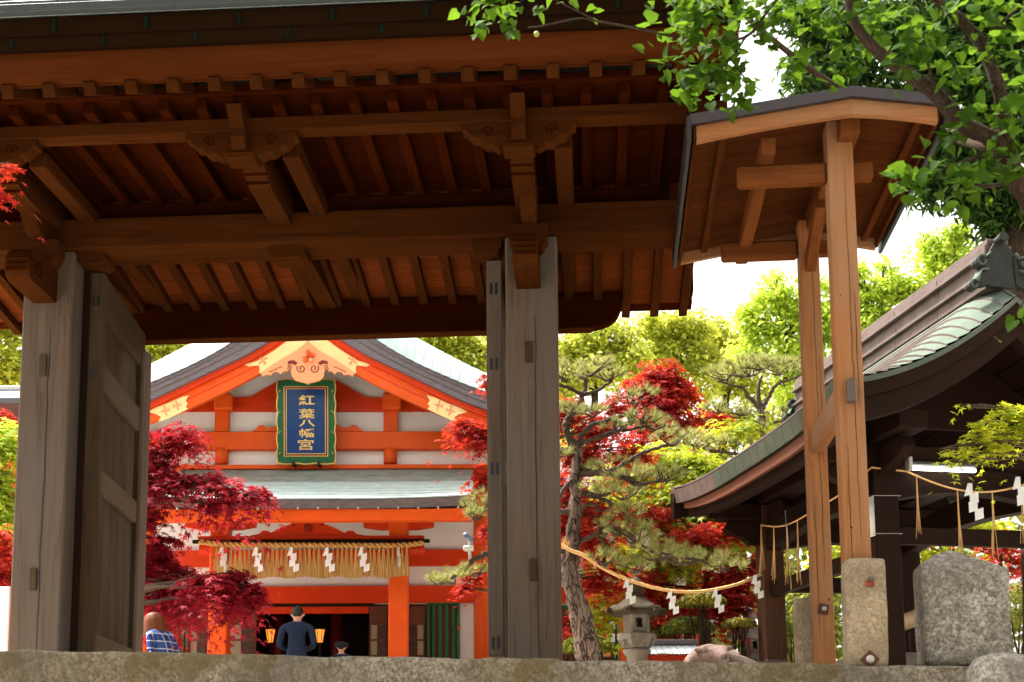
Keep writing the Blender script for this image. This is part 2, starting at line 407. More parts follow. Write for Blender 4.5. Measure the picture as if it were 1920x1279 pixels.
wall = thing('stone_wall', 'low lichen-covered granite retaining wall across the bottom of the picture', 'wall', (wl.x, wl.y, -2.45), math.atan2(wr.y - wl.y, wr.x - wl.x))
WLEN = (wr.xy - wl.xy).length
def wz(x): return wl.z + (wr.z - wl.z) * x / WLEN + 2.45
cuts_px = [-420, -60, 492, 842, 1018, 1232, 1560, 1856, 2300]
xs = [WLEN * c / 1920.0 for c in cuts_px]
for i in range(len(xs) - 1):
    a, b = xs[i] - 0.05, xs[i + 1] + 0.05; zt = wz((a + b) / 2) + (0.003 if i % 2 else -0.003)
    bm = rough_block(b - a, 0.50, 0.34, 3, 0.016, 14, 0.028)
    o = bm_obj(bm, 'coping_block', (S_A, S_A, S_M, S_A, S_M, S_A, S_M, S_M)[i], wall, ((a + b) / 2, 0.25, zt - 0.17), (0, -math.atan2(wr.z - wl.z, WLEN), 0))
for r_ in range(4):
    x = xs[0] - 0.3 * (r_ % 2)
    while x < xs[-1]:
        w = random.uniform(0.7, 1.1); zt = 2.10 - r_ * 0.53
        bm = rough_block(w - 0.015, 0.42, 0.515, int(x * 100) + r_, 0.02, 3, 0.05)
        bm_obj(bm, 'wall_stone', S_A if random.random() < 0.6 else S_B, wall, (x + w / 2, 0.27, zt - 0.26)); x += w
mb = MB().box(xs[0], xs[-1], 0.46, 0.62, 0.0, 2.30, 0.01); mb.build('earth_backing', S_A, wall)

# ================================================================ THE GATE
GA = 3.4
G = Frame(-1.757, 10.43, -GA)
gate = thing('temple_gate', 'large weathered timber gate with copper roof and carved beam ends', 'gate', (-2.021, 11.995, 0.129), R(-GA))
gate.scale = (1.15, 1.15, 1.15)      # modelled on a 10.4 m baseline, built 15 % larger and set back to its real place
uL, uR = G.u(62, 1216, -0.21), G.u(1003, 1225, -0.21)
PW = 0.205
U0, U1 = -3.42, 3.40           # roof ends
zl0_ = G.z(700, 449, -0.24)
# --- main posts with metal-dark wooden plugs and long drying cracks
for u, nm in ((uL, 0), (uR, 1)):
    m = MB().box(u - PW, u + PW, -0.21, 0.04, -0.14, zl0_ - 0.001, 0.014); po = m.build('post', WP['z'], gate)
    for (px, py) in (((81, 685), (63, 1086)) if nm == 0 else ((992, 660), (1000, 1068))):
        pu, pz = G.at(px, py, -0.215)
        MB().box(pu - 0.028, pu + 0.028, -0.232, -0.205, pz - 0.085, pz + 0.085, 0.004).build('wooden_plug', WD['z'], po)
    cm = MB(); x = u + 0.03; z = 0.05; pts = []
    while z < 2.8: pts.append((x + random.uniform(-0.007, 0.007), z)); z += 0.15
    w = [0.0025 + 0.003 * math.sin(i / len(pts) * math.pi) for i in range(len(pts))]
    cm.prism([(p[0] - w[i], p[1]) for i, p in enumerate(pts)] + [(p[0] + w[i], p[1]) for i, p in reversed(list(enumerate(pts)))], -0.2125, -0.205)
    cm.build('drying_crack', BLACK, po)
    MB().box(u - 0.30, u + 0.30, -0.34, 0.17, -0.20, -0.06, 0.03).build('foundation_stone', S_B, po)
    MB().box(u - 0.15, u + 0.15, 1.60, 1.90, -0.18, 3.22, 0.012).build('rear_post', WP['z'], gate)
# --- lintel
zl0, zl1 = G.z(700, 449, -0.24), G.z(700, 391, -0.24)
MB().box(U0 + 0.4, U1 - 0.28, -0.24, 0.15, zl0, zl1, 0.012).build('lintel', WL['x'], gate)
MB().box(U0 + 0.5, U1 - 0.4, -0.08, 0.0, zl1 + 0.002, 3.86, 0.006).build('ridge_board', WU['x'], gate)
# --- under-lintel pivot sockets
for (px, py, w) in ((178, 500, 0.245), (543, 484, 0.30), (914, 473, 0.24)):
    u = G.u(px, py, -0.05); a = w / 2
    m = MB(); m.prism([(u - a, zl0 + 0.002), (u + a, zl0 + 0.002), (u + a * 0.98, zl0 - 0.055), (u + a * 0.75, zl0 - 0.09), (u - a * 0.75, zl0 - 0.09), (u - a * 0.98, zl0 - 0.055)], -0.16, 0.08)
    m.build('pivot_socket', WL['x'], gate)
# --- front purlin, rafters, boards
zp = G.z(750, 243, -1.45)
ze_ = G.z(591, 186, -1.66) - 0.0425
def rz(v):                       # underside of the rafters
    return 3.83 - (3.83 - ze_) * abs(v) / 1.66
MB().box(U0 + 0.22, U1 - 0.02, -1.52, -1.38, zp, rz(1.52) - 0.002, 0.006).build('front_purlin', WL['x'], gate)
sl = (rz(0) - rz(1.0))
def rafter(name, v0, v1, w, h, mat, z0=None, z1=None):
    z0 = rz(v0) if z0 is None else z0; z1 = rz(v1) if z1 is None else z1
    return MB().beam((0, v0, z0 + h / 2), (0, v1, z1 + h / 2), w, h, 0.004).mesh(name, mat)
front_r = rafter('rafter', -1.66, 0.0, 0.078, 0.085, WU['y'])
z_fl = G.z(558, 151, -2.08) - 0.045
FS = (ze_ + 0.085 + 0.045 - z_fl) / 0.42
front_f = rafter('flying_rafter', -2.08, -1.66, 0.083, 0.09, WL['y'], z_fl, z_fl + 0.42 * FS)
back_r = rafter('rafter', 0.02, 2.02, 0.078, 0.085, WL['y'], rz(0), 3.50)
zbf = G.z(1190, 574, 2.38)
back_f = rafter('flying_rafter', 1.70, 2.38, 0.075, 0.085, WL['y'], max(3.545, zbf + 0.06), zbf)
u0 = G.u(558, 151, -2.08); sp = G.u(637, 148, -2.08) - u0
k0 = int((U0 + 0.1 - u0) / sp); k1 = int((U1 - 0.1 - u0) / sp)
v0_ = G.u(591, 186, -1.66); sp2 = (G.u(1025, 162, -1.66) - v0_) / 6.0
for k in range(k0, k1 + 1): inst('flying_rafter', front_f, gate, (u0 + k * sp, 0, 0))
for k in range(-14, 15):
    u = v0_ + k * sp2
    if U0 + 0.1 < u < U1 - 0.1: inst('rafter', front_r, gate, (u, 0, 0))
ub = G.u(1119, 510, 1.9); sp3 = G.u(1190, 510, 2.0) - G.u(1137, 510, 2.0)
for k in range(-26, 10):
    u = ub + k * sp3
    if U0 + 0.1 < u < U1 - 0.05:
        inst('rafter', back_r, gate, (u, 0, 0)); inst('flying_rafter', back_f, gate, (u, 0, 0))
# soffit planks, laid along the gate, on top of the rafters
n = 7
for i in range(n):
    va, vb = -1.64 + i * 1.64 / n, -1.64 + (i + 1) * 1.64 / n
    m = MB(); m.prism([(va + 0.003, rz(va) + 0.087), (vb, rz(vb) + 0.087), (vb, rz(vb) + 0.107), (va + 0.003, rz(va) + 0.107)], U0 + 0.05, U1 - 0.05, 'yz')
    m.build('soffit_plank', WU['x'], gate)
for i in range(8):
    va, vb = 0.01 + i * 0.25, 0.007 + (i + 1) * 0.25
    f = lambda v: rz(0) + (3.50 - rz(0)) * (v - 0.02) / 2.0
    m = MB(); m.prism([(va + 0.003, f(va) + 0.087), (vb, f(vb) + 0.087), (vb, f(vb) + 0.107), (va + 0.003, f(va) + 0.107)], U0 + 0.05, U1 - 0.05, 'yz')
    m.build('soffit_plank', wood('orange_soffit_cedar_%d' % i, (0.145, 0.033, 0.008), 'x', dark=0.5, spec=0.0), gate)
zk = rz(-1.63) + 0.088; zk1 = z_fl + 0.42 * FS + 0.02
MB().box(U0 + 0.05, U1 - 0.03, -1.71, -1.60, min(zk - 0.002, zk1 - 0.03), zk1, 0.004).build('eave_batten', WU['x'], gate)
m = MB(); m.prism([(-2.05, z_fl + 0.092), (-1.6, z_fl + 0.092 + 0.45 * FS), (-1.6, z_fl + 0.112 + 0.45 * FS), (-2.05, z_fl + 0.112)], U0 + 0.05, U1 - 0.05, 'yz'); m.build('soffit_plank', WU['x'], gate)
# eave boards: a broad reddish board, then two tiers of dark copper-clad edge
zf = z_fl + 0.095
MB().prism([(-2.17, zf), (-2.02, zf), (-2.06, zf + 0.15), (-2.20, zf + 0.15)], U0 + 0.02, U1 - 0.01, 'yz').build('eave_board', wood('eave_board_cedar', (0.085, 0.022, 0.0055), 'x', dark=0.6, spec=0.0), gate)
MB().prism([(-2.235, zf + 0.152), (-2.0, zf + 0.152), (-2.0, zf + 0.235), (-2.25, zf + 0.235)], U0, U1, 'yz').build('eave_edge', DARKF, gate)
MB().prism([(-2.265, zf + 0.237), (-2.0, zf + 0.237), (-2.0, zf + 0.345), (-2.29, zf + 0.345)], U0 - 0.02, U1 + 0.02, 'yz').build('eave_edge', DARKF, gate)
for k in range(11):
    u = U0 + 0.15 + k * 0.62
    MB().box(u - 0.012, u + 0.012, -2.252, -2.20, zf + 0.165, zf + 0.23, 0.002).build('copper_clip', CLIP, gate)
    MB().box(u - 0.012 + 0.3, u + 0.312, -2.294, -2.20, zf + 0.25, zf + 0.34, 0.002).build('copper_clip', CLIP, gate)
# copper roof in courses, front and back
zr0 = zf + 0.348
def roofz(s): return zr0 + 1.75 * (0.72 * s + 0.28 * s * s)
for side in (-1, 1):
    v_e = -2.32 if side < 0 else 2.12
    for i in range(16):
        s0, s1 = i / 16.0, (i + 1) / 16.0 + 0.008
        va, vb = v_e * (1 - s0), v_e * (1 - s1)
        m = MB(); m.prism([(va, roofz(s0) + 0.030), (vb, roofz(s1) + 0.002), (vb, roofz(s1) - 0.012), (va, roofz(s0) - 0.006)], U0 - 0.05, U1 + 0.05, 'yz')
        cc_ = m.build('copper_course', COP, gate); sg = -1 if side < 0 else 1
        MB().prism([(va + sg * 0.001, roofz(s0) - 0.004), (va + sg * 0.008, roofz(s0) - 0.004), (va + sg * 0.006, roofz(s0) + 0.026), (va + sg * 0.001, roofz(s0) + 0.026)], U0 - 0.05, U1 + 0.05, 'yz').build('course_lip', COPK, cc_)  # shade on the front-facing lip put into a darker copper
MB().box(U0 - 0.08, U1 + 0.08, -0.17, 0.17, roofz(1) - 0.05, roofz(1) + 0.32, 0.03).build('ridge', COPB, gate)
# back eave board
MB().prism([(1.92, 3.60), (2.06, 3.58), (2.06, 3.72), (1.92, 3.74)], U0 + 0.02, U1 - 0.02, 'yz').build('eave_board', WU['x'], gate)
MB().prism([(1.95, 3.742), (2.10, 3.722), (2.12, zr0 - 0.01), (1.95, zr0 - 0.01)], U0, U1, 'yz').build('eave_edge', DARKF, gate)
# gable ends under the roof
for u in (U0 + 0.06, U1 - 0.10):
    m = MB(); m.prism([(-2.1, zf + 0.15), (2.0, 3.7), (0.0, roofz(1) - 0.06)], u, u + 0.05, 'yz'); m.build('gable_board', WU['y'], gate)
# --- cantilever beams with carved noses, boat-shaped brackets, tie-beam noses
def nose_profile(v_s, v_e, zb, zt, n=10, waves=3):
    """side view (v,z): straight beam whose end sweeps up in carved steps"""
    pts = [(1.95, zb), (v_s, zb)]
    for i in range(1, n + 1):
        t = i / n; v = v_s + (v_e - v_s) * t
        z = zb + (zt - zb) * 0.85 * (1 - math.cos(t * math.pi / 2)) + 0.012 * abs(math.sin(t * math.pi * waves))
        pts.append((v, z))
    pts += [(v_e - 0.01, zt - 0.005), (v_e + 0.03, zt), (1.95, zt)]
    return pts
um = G.u(528, 423, -0.24)
zb_arm = G.z(528, 423, -0.245)
arms = [uL + 0.02, um, uR - 0.02]
for u in arms:
    m = MB(); m.prism(nose_profile(-0.92, -1.38, zb_arm, zb_arm + 0.24), u - 0.085, u + 0.085, 'yz'); ar = m.build('cantilever_beam', WL['y'], gate)
    for k in range(4):       # carved cross grooves seen on the nose
        v = -1.0 - 0.09 * k; z = zb_arm + 0.24 * 0.85 * (1 - math.cos((k + 0.9) / 5 * math.pi / 2)) - 0.004
        MB().box(u - 0.088, u + 0.088, v - 0.006, v + 0.006, z - 0.006, z + 0.012, 0.002).build('carved_groove', WU['x'], ar)
    MB().box(u + 0.24, u + 0.37, -1.25, 1.7, zb_arm + 0.07, zb_arm + 0.19, 0.008).build('side_beam', WL['y'], gate)
    # boat bracket
    hl = 0.40; zt_ = zp - 0.002; pts = [(u - hl, zt_), (u - hl, zt_ - 0.04)]
    for i in range(0, 13):
        t = i / 12.0; x = -hl * 0.98 + hl * 0.68 * t
        pts.append((u + x, zt_ - 0.045 - 0.13 * math.sin(t * math.pi / 2) + 0.010 * math.sin(t * 6 * math.pi)))
    pts += [(-(p[0] - u) + u, p[1]) for p in reversed(pts)]
    br = MB().prism(pts, -1.51, -1.385).build('boat_bracket', WL['x'], gate)
    for sgn in (-1, 1):
        sp_ = [(u + sgn * (0.22 + 0.045 * (1 - t) * math.cos(t * 9)), -1.513, zt_ - 0.075 + 0.045 * (1 - t) * math.sin(t * 9)) for t in [i / 24 for i in range(22)]]
        MB().tube(sp_, 0.006, 5).build('scroll_carving', WU['x'], br)
    MB().box(u - 0.11, u + 0.11, -1.53, -1.36, zp - 0.21, zp - 0.155, 0.01).build('bearing_block', WL['x'], gate)
    for sd in (u - 0.087, u + 0.087):
        sp_ = [(sd, -1.12 + 0.06 * (1 - 0.85 * t) * math.cos(1.0 - t * 10), zb_arm + 0.15 + 0.06 * (1 - 0.85 * t) * math.sin(1.0 - t * 10)) for t in [i / 26 for i in range(27)]]
        MB().tube(sp_, 0.005, 5).build('scroll_carving', WU['y'], ar)
    # upper nose crossing the purlin
    pr = [(-1.36, zp + 0.02), (-1.55, zp + 0.0), (-1.66, zp + 0.05), (-1.70, zp + 0.10), (-1.78, zp + 0.13), (-1.80, zp + 0.17), (-1.74, zp + 0.19), (-1.36, zp + 0.12)]
    MB().prism([(-1.37, zp - 0.16), (-1.55, zp - 0.15), (-1.60, zp - 0.08), (-1.60, zp - 0.02), (-1.68, zp + 0.05), (-1.72, zp + 0.10), (-1.68, zp + 0.13), (-1.535, zp + 0.126), (-1.52, zp - 0.005), (-1.37, zp - 0.005)], u - 0.05, u + 0.05, 'yz').build('carved_nose', WL['y'], gate)
for u, px in ((uL, 0), (uR, 1)):
    zb_t = G.z(1000, 541, -0.215)
    prof = [(1.7, zb_t), (-0.66, zb_t), (-0.72, zb_t + 0.015)]
    for i in range(7): 
        t = i / 6.0; prof.append((-0.74 - 0.03 * math.sin(t * math.pi) + 0.02 * t - 0.008 * math.sin(t * 12), zb_t + 0.03 + 0.20 * t))
    prof += [(-0.68, zb_t + 0.262), (1.7, zb_t + 0.262)]
    tb = MB().prism(prof, u - 0.095 - 0.02, u + 0.075, 'yz').build('tie_beam', WL['y'], gate)
    for sd in (u - 0.117, u + 0.077):
        sp_ = [(sd, -0.60 + 0.075 * (1 - 0.85 * t) * math.cos(1.2 - t * 10), zb_t + 0.135 + 0.075 * (1 - 0.85 * t) * math.sin(1.2 - t * 10)) for t in [i / 26 for i in range(27)]]
        MB().tube(sp_, 0.006, 5).build('scroll_carving', WU['y'], tb)
    for k in range(3):
        MB().box(u - 0.10, u + 0.06, -0.783 + 0.004 * k, -0.74, zb_t + 0.07 + 0.05 * k, zb_t + 0.082 + 0.05 * k, 0.003).build('carved_groove', WU['x'], tb)
    # bearing block over the tie nose, and the small nose above it
    MB().prism([(u - 0.11, zb_t + 0.264), (u + 0.09, zb_t + 0.264), (u + 0.14, zb_t + 0.34), (u + 0.14, zl0 + 0.02), (u - 0.16, zl0 + 0.02), (u - 0.16, zb_t + 0.34)], -0.40, -0.245).build('bearing_block', WL['x'], gate)
    MB().prism([(-0.245, zl0 + 0.03), (-0.48, zl0 + 0.0), (-0.60, zl0 + 0.06), (-0.66, zl0 + 0.14), (-0.64, zl0 + 0.19), (-0.245, zl0 + 0.2)], u - 0.06, u + 0.06, 'yz').build('small_nose', WL['y'], gate)
# --- rear beam with a carved end, on the rear posts
zb0, zb1 = G.z(600, 627, 1.66), G.z(600, 563, 1.66)
ue0 = G.u(1112, 600, 1.66); ue1 = G.u(1168, 560, 1.66)
pts = [(-2.6, zb0), (ue0, zb0)]
for i in range(1, 9):
    t = i / 8.0; pts.append((ue0 + (ue1 - ue0) * math.sin(t * math.pi / 2), zb0 + (zb1 - zb0) * 0.85 * (1 - math.cos(t * math.pi / 2)) + 0.008 * math.sin(t * 9)))
pts += [(ue1 - 0.04, zb1), (-2.6, zb1)]
rb = MB().prism(pts, 1.66, 1.80).build('rear_beam', WU['x'], gate)
MB().prism([(-2.6, zb0 - 0.012), (ue0 - 0.02, zb0 - 0.012), (ue0, zb0 - 0.001), (-2.6, zb0 - 0.001)], 1.655, 1.80).build('underside_light_strip', WL['x'], rb)  # lighter wood paints bounce light onto the beam's underside
# --- door leaves, both open inward
def leaf(u_c, flip):
    zt, zb = zl0 - 0.10, 0.09; W = 1.55; t = 0.062
    rails = [zt - 0.34, zt - 0.97, zt - 1.83, zb]; hs_ = (0.34, 0.22, 0.20, 0.24)
    m = MB().box(-t, t, 0.0, 0.13, zb, zt, 0.006).box(-t, t, W - 0.12, W, zb, zt, 0.006)
    d = m.build('door_leaf', WD['z'] if flip < 0 else WP['z'], gate, loc=(u_c, 0.02, 0), rz=R(6.5 if flip < 0 else -5.0))
    def bx(nm, x0, x1, y0, y1, z0, z1, mt, c=0.005): return MB().box(x0, x1, y0, y1, z0, z1, c).build(nm, mt, d)
    for i, zz in enumerate(rails):
        bx('rail', -t + 0.006, t - 0.006, 0.132, W - 0.122, zz, zz + hs_[i], (WD['y'], WR['y'], WR['y'], WR['y'])[i])
        for xx in (-0.034, 0.008):    # through tenons on the hanging edge
            bx('tenon', xx, xx + 0.022, -0.004, 0.01, zz + 0.05, zz + 0.15, BLACK, 0.002)
    for z0, z1 in ((rails[1] + 0.22, rails[0]), (rails[2] + 0.2, rails[1]), (rails[3] + 0.24, rails[2])):
        for k in range(5):
            y0 = 0.134 + k * (W - 0.258) / 5
            bx('door_plank', -0.02 + 0.003 * (k % 2), 0.02, y0, y0 + (W - 0.258) / 5 - 0.005, z0 + 0.002, z1 - 0.002, WD['z'], 0.004)
            if False: bx('door_batten', 0.021, 0.030, y0 - 0.022, y0 + 0.017, z0 + 0.003, z1 - 0.003, WD['z'], 0.003)
    return d
for u, sx, w in ((uL, 1, 0.06), (uR, -1, 0.012)):
    a, b = sorted((u + sx * (PW + 0.001), u + sx * (PW + w)))
    MB().box(a, b, 0.0, 0.035, 0.02, zl0 - 0.001, 0.006).build('door_jamb', WT['z'], gate)
leaf(G.u(165, 1000, 0.03), -1)
leaf(G.u(929, 1000, 0.03), 1)
# ================================================================ THE VERMILION HALL
S = Frame(P(577, 1300, 19.0).x, 19.0, 1.3)
hall = thing('shrine_hall', 'vermilion and white shrine hall with curved gable, gilt fittings and copper roofs', 'shrine', S.o, R(1.3))
def sb(nm, px0, px1, py0, py1, v0, v1, mt, par=None, c=0.008, vp=None):
    """box on the hall whose front face (at v0) fills the photo rectangle"""
    vp = v0 if vp is None else vp
    pm = (px0 + px1) / 2; pn = (py0 + py1) / 2
    u0, u1 = S.u(px0, pn, vp), S.u(px1, pn, vp); za, zb = S.z(pm, py1, vp), S.z(pm, py0, vp)
    return MB().box(u0, u1, v0, v1, za, zb, c).build(nm, mt, par or hall)
# porch columns
for px0, px1 in ((390, 426), (728, 765)):
    pm = (px0 + px1) / 2
    u0, u1 = S.u(px0, 1150, 0), S.u(px1, 1150, 0); zt = S.z(pm, 976, 0)
    c_ = MB().box(u0, u1, 0, u1 - u0, 0, zt, 0.02).build('porch_column', VERM_O, hall)
    MB().box(u0 - 0.06, u1 + 0.06, -0.06, u1 - u0 + 0.06, -0.02, 0.10, 0.02).build('column_base', S_L, c_)
    uc = (u0 + u1) / 2; w = 0.51
    z0 = S.z(pm, 976, -0.02)
    m = MB(); m.prism([(uc - w, z0), (uc - w, z0 - 0.075)] + [(uc - w * 0.96 + w * 0.4 * t, z0 - 0.08 - 0.035 * t) for t in (0, 0.5, 1)] + [(uc + w * 0.56, z0 - 0.115), (uc + w * 0.96, z0 - 0.08), (uc + w, z0 - 0.075), (uc + w, z0)], 0.03, 0.16)
    m.build('boat_bracket', VERM, hall)
sb('porch_beam', 268, 884, 954, 976, -0.70, -0.52, VERM_O)
# pent roof of copper courses, thick shingle edge
ze, zt = S.z(577, 936, -0.78), S.z(577, 879, 1.55)
uA, uB = S.u(266, 940, -0.78), S.u(886, 940, -0.78)
def pentz(t): return ze + (zt - ze) * (0.72 * t + 0.28 * t * t)
def sag(u): a = abs((u - (uA + uB) / 2) / ((uB - uA) / 2)); return 0.05 * a ** 3
NC = 9
for i in range(NC):
    t0, t1 = i / NC, (i + 1) / NC
    if i: t0 -= 0.004
    rows = []
    for (t, dz) in ((t0, 0.014), (t1, 0.002), (t1, -0.012), (t0, -0.004), (t0, 0.014)):
        v = -0.80 + 2.36 * t
        rows.append([(uA + (uB - uA) * k / 24.0, v, pentz(t) + dz + sag(uA + (uB - uA) * k / 24.0) * (1 - t)) for k in range(25)])
    MB().loft(rows).build('copper_course', COP if i < 6 else COPM, hall)
zb = S.z(577, 953, -0.74)
rows = []
for (v, z) in ((-0.78, ze - 0.008), (-0.74, zb + 0.04), (-0.73, zb), (-0.5, zb), (1.5, zb + 0.85), (1.5, zt - 0.03)):
    rows.append([(uA + 0.02 + (uB - uA - 0.04) * k / 24.0, v, z + sag(uA + (uB - uA) * k / 24.0) * (1 if v < 0 else 0)) for k in range(25)])
MB().loft(rows).build('shingle_edge', EDGE, hall)
for k in range(16):
    u = uA + 0.2 + k * (uB - uA - 0.4) / 15
    MB().box(u - 0.012, u + 0.012, -0.752, -0.72, zb - 0.012, zb + 0.018, 0.003).build('gutter_clip', COP, hall)
# porch cross-beam with rounded noses, rail and frog-leg strut
u0, u1 = S.u(371, 1012, -0.02), S.u(796, 1012, -0.02); za, zz = S.z(577, 1017, -0.02), S.z(577, 1005, -0.02)
MB().prism([(u0, zz - 0.02), (u0 + 0.03, zz), (u1 - 0.03, zz), (u1, zz - 0.02), (u1 - 0.02, za), (u0 + 0.02, za)], -0.04, 0.0).build('cross_beam', VERM, hall)
for px in (385, 782):
    u = S.u(px, 1028, -0.02); z = S.z(px, 1028, -0.02)
    MB().tube([(u + (0.1 if px < 500 else -0.1), 0.1, z), (u - (0.1 if px < 500 else -0.1), 0.1, z)], 0.085, 14).build('beam_nose', VERM, hall)
sb('hanging_rail', 360, 806, 1011, 1018, -0.10, -0.05, WT['x'], c=0.012)
fp = [(470, 1004), (486, 1001), (492, 995), (502, 995), (508, 999), (530, 988), (546, 982), (548, 978), (536, 975)]
fp = fp + [(1154 - x, y) for x, y in reversed(fp)]
fk = MB().prism([S.at(x, y, 0.0) for x, y in fp], 0.0, 0.09).build('frog_leg_strut', VERM, hall)
uc, zc = S.at(578, 990, -0.006); rr = 0.062
MB().tube([(uc + rr * math.cos(a), -0.006, zc + rr * math.sin(a)) for a in [i * math.pi / 12 for i in range(25)]], 0.004, 5, False).build('crest_ring', DRED, fk)
for k in range(3):
    a0 = k * 2.094 + 0.5
    pts = [(uc + r_ * math.cos(a0 + t * 2.0), zc + r_ * math.sin(a0 + t * 2.0)) for t, r_ in [(i / 8, 0.022 + 0.030 * i / 8) for i in range(9)]]
    MB().tube([(p[0], -0.006, p[1]) for p in pts], [0.016 * (1 - i / 9) + 0.002 for i in range(9)], 6).build('crest_comma', DRED, fk)
for px in (551, 604):
    u, z = S.at(px, 985, -0.003); MB().tube([(u, -0.008, z), (u, 0.01, z)], 0.018, 8).build('carved_eye', DRED, fk)
# ---- main wall, lower storey (v = 1.6)
VW = 1.6
def wall_panel(px0, px1, py0, py1, mt=WHITE, nm='plaster_panel', dv=0.05): return sb(nm, px0, px1, py0, py1, VW + dv, VW + dv + 0.05, mt, c=0.003)
uw0, uw1 = S.u(190, 1100, VW), S.u(1010, 1100, VW)
for (a, b, c_, d_) in ((150, 482, 880, 1132), (482, 690, 880, 1132), (690, 1010, 880, 1132), (150, 330, 1132, 1320), (862, 1010, 1132, 1320)):
    wall_panel(a, b, c_, d_)
sb('wall_beam', 150, 1010, 1031, 1062, VW - 0.04, VW + 0.04, VERM)
sb('wall_beam', 150, 1010, 1099, 1131, VW - 0.06, VW + 0.04, VERM)
sb('door_head', 478, 692, 1134, 1150, VW + 0.10, VW + 0.2, VERM)
sb('dark_transom', 470, 700, 1126, 1136, VW - 0.02, VW + 0.14, WT['x'])
for px0, px1 in ((264, 286), (888, 920), (398, 420), (735, 757)):
    pm = (px0 + px1) / 2; u = S.u(pm, 1100, VW); r_ = (S.u(px1, 1100, VW) - S.u(px0, 1100, VW)) / 2
    MB().tube([(u, VW + 0.02, 0), (u, VW + 0.02, S.z(pm, 880, VW))], r_, 18).build('round_pillar', VERM_O, hall, True)
# green louvred windows and brown doors either side of the entrance
def louvre(px0, px1):
    f = sb('window', px0, px1, 1126, 1134, VW - 0.05, VW + 0.03, GREEN)
    sb('window_frame', px0, px0 + 5, 1134, 1320, VW - 0.05, VW + 0.03, GREEN, f); sb('window_frame', px1 - 5, px1, 1134, 1320, VW - 0.05, VW + 0.03, GREEN, f)
    sb('window_back', px0 + 5, px1 - 5, 1134, 1320, VW + 0.02, VW + 0.04, WH['z'], f)
    n = 4; w = (px1 - px0 - 10) / n
    for k in range(n): sb('slat', px0 + 5 + k * w + w * 0.28, px0 + 5 + k * w + w * 0.78, 1134, 1320, VW - 0.03, VW + 0.015, GREEN, f)
for o in (louvre(801, 862), louvre(300, 352)): pass
for (a, b) in ((692, 726), (764, 798), (353, 390), (428, 480)):
    d = sb('lattice_door', a, b, 1136, 1320, VW + 0.03, VW + 0.07, WH['z'])
    w = b - a
    for k in range(2):
        sb('door_pane', a + 4 + k * (w - 4) / 2, a + (k + 1) * (w - 4) / 2, 1172, 1228, VW + 0.018, VW + 0.028, plain('frosted_pane_%d_%d' % (a, k), ((0.30, 0.24, 0.16), (0.05, 0.03, 0.02))[(k + (a > 700)) % 2], 0.3), d)
    for yy in (1168, 1198, 1228): sb('door_rail', a + 2, b - 2, yy, yy + 4, VW + 0.012, VW + 0.027, WH['x'], d)
for a, b in ((320, 480), (692, 866)): sb('wall_backing', a, b, 1132, 1325, VW + 0.09, VW + 0.13, WH['z'])
# entrance room behind
u0, u1 = S.u(478, 1180, VW), S.u(694, 1180, VW); zh = S.z(577, 1140, VW)
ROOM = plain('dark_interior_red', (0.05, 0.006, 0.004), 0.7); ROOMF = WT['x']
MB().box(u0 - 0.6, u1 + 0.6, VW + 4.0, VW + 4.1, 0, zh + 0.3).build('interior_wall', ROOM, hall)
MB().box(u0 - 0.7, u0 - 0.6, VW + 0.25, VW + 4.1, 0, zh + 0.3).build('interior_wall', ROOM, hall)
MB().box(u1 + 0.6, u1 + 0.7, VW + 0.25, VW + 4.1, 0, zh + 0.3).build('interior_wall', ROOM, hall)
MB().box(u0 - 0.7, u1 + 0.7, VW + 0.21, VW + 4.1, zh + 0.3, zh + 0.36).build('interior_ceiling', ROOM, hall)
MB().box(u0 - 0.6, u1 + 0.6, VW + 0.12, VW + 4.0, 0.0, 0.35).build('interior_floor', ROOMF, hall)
for k, px in enumerate((520, 632)):
    a = S.u(px - 12, 1180, VW + 1.6); b = S.u(px + 12, 1180, VW + 1.6)
    MB().tube([((a + b) / 2, VW + 1.6, 0.352), ((a + b) / 2, VW + 1.6, zh + 0.29)], (b - a) / 2, 14).build('interior_pillar', DRED, hall, True)
# ---- gable wall above the pent roof
for (a, b, c_, d_) in ((150, 1010, 640, 880),):
    m = MB(); poly = [S.at(x, y, VW + 0.05) for x, y in ((150, 880), (1010, 880), (1010, 800), (860, 790), (700, 700), (577, 600), (454, 700), (294, 790), (150, 800))]
    m.prism(poly, VW + 0.05, VW + 0.1); m.build('gable_plaster', WHITE, hall)
sb('gable_beam', 150, 1010, 809, 842, VW - 0.10, VW + 0.06, VERM_O)
sb('gable_sill', 150, 1010, 871, 879, VW - 0.14, VW + 0.06, VERM_O)
for px in (417, 733):
    sb('gable_post', px - 14, px + 12, 735, 809, VW - 0.07, VW + 0.05, VERM_O)
    sb('post_cap', px - 16, px + 18, 738, 766, VW - 0.22, VW - 0.07, VERM_O, c=0.015)
    u, z0 = S.at(px - 1, 870, VW); z1 = S.z(px, 842, VW); r_ = 13 / PXM(20.6)
    MB().tube([(u, VW - 0.02, z0), (u, VW - 0.02, z1)], r_, 16).build('strut_post', VERM_O, hall, True)
for sx in (1, -1):
    X = lambda x: 577 + sx * (577 - x)
    poly = [(335, 771), (525, 771), (525, 712), (500, 726), (470, 744), (432, 746), (425, 747), (385, 745)]
    MB().prism([S.at(X(x), y, VW - 0.02) for x, y in poly], VW - 0.02, VW + 0.04).build('gable_tie', VERM, hall)
    fr = [(472, 808.5), (480, 804), (486, 798), (494, 797), (500, 802), (512, 801), (525, 794), (525, 808.5)]
    MB().prism([S.at(X(x), y, VW - 0.09) for x, y in fr], VW - 0.09, VW - 0.01).build('frog_leg_strut', VERM_O, hall)
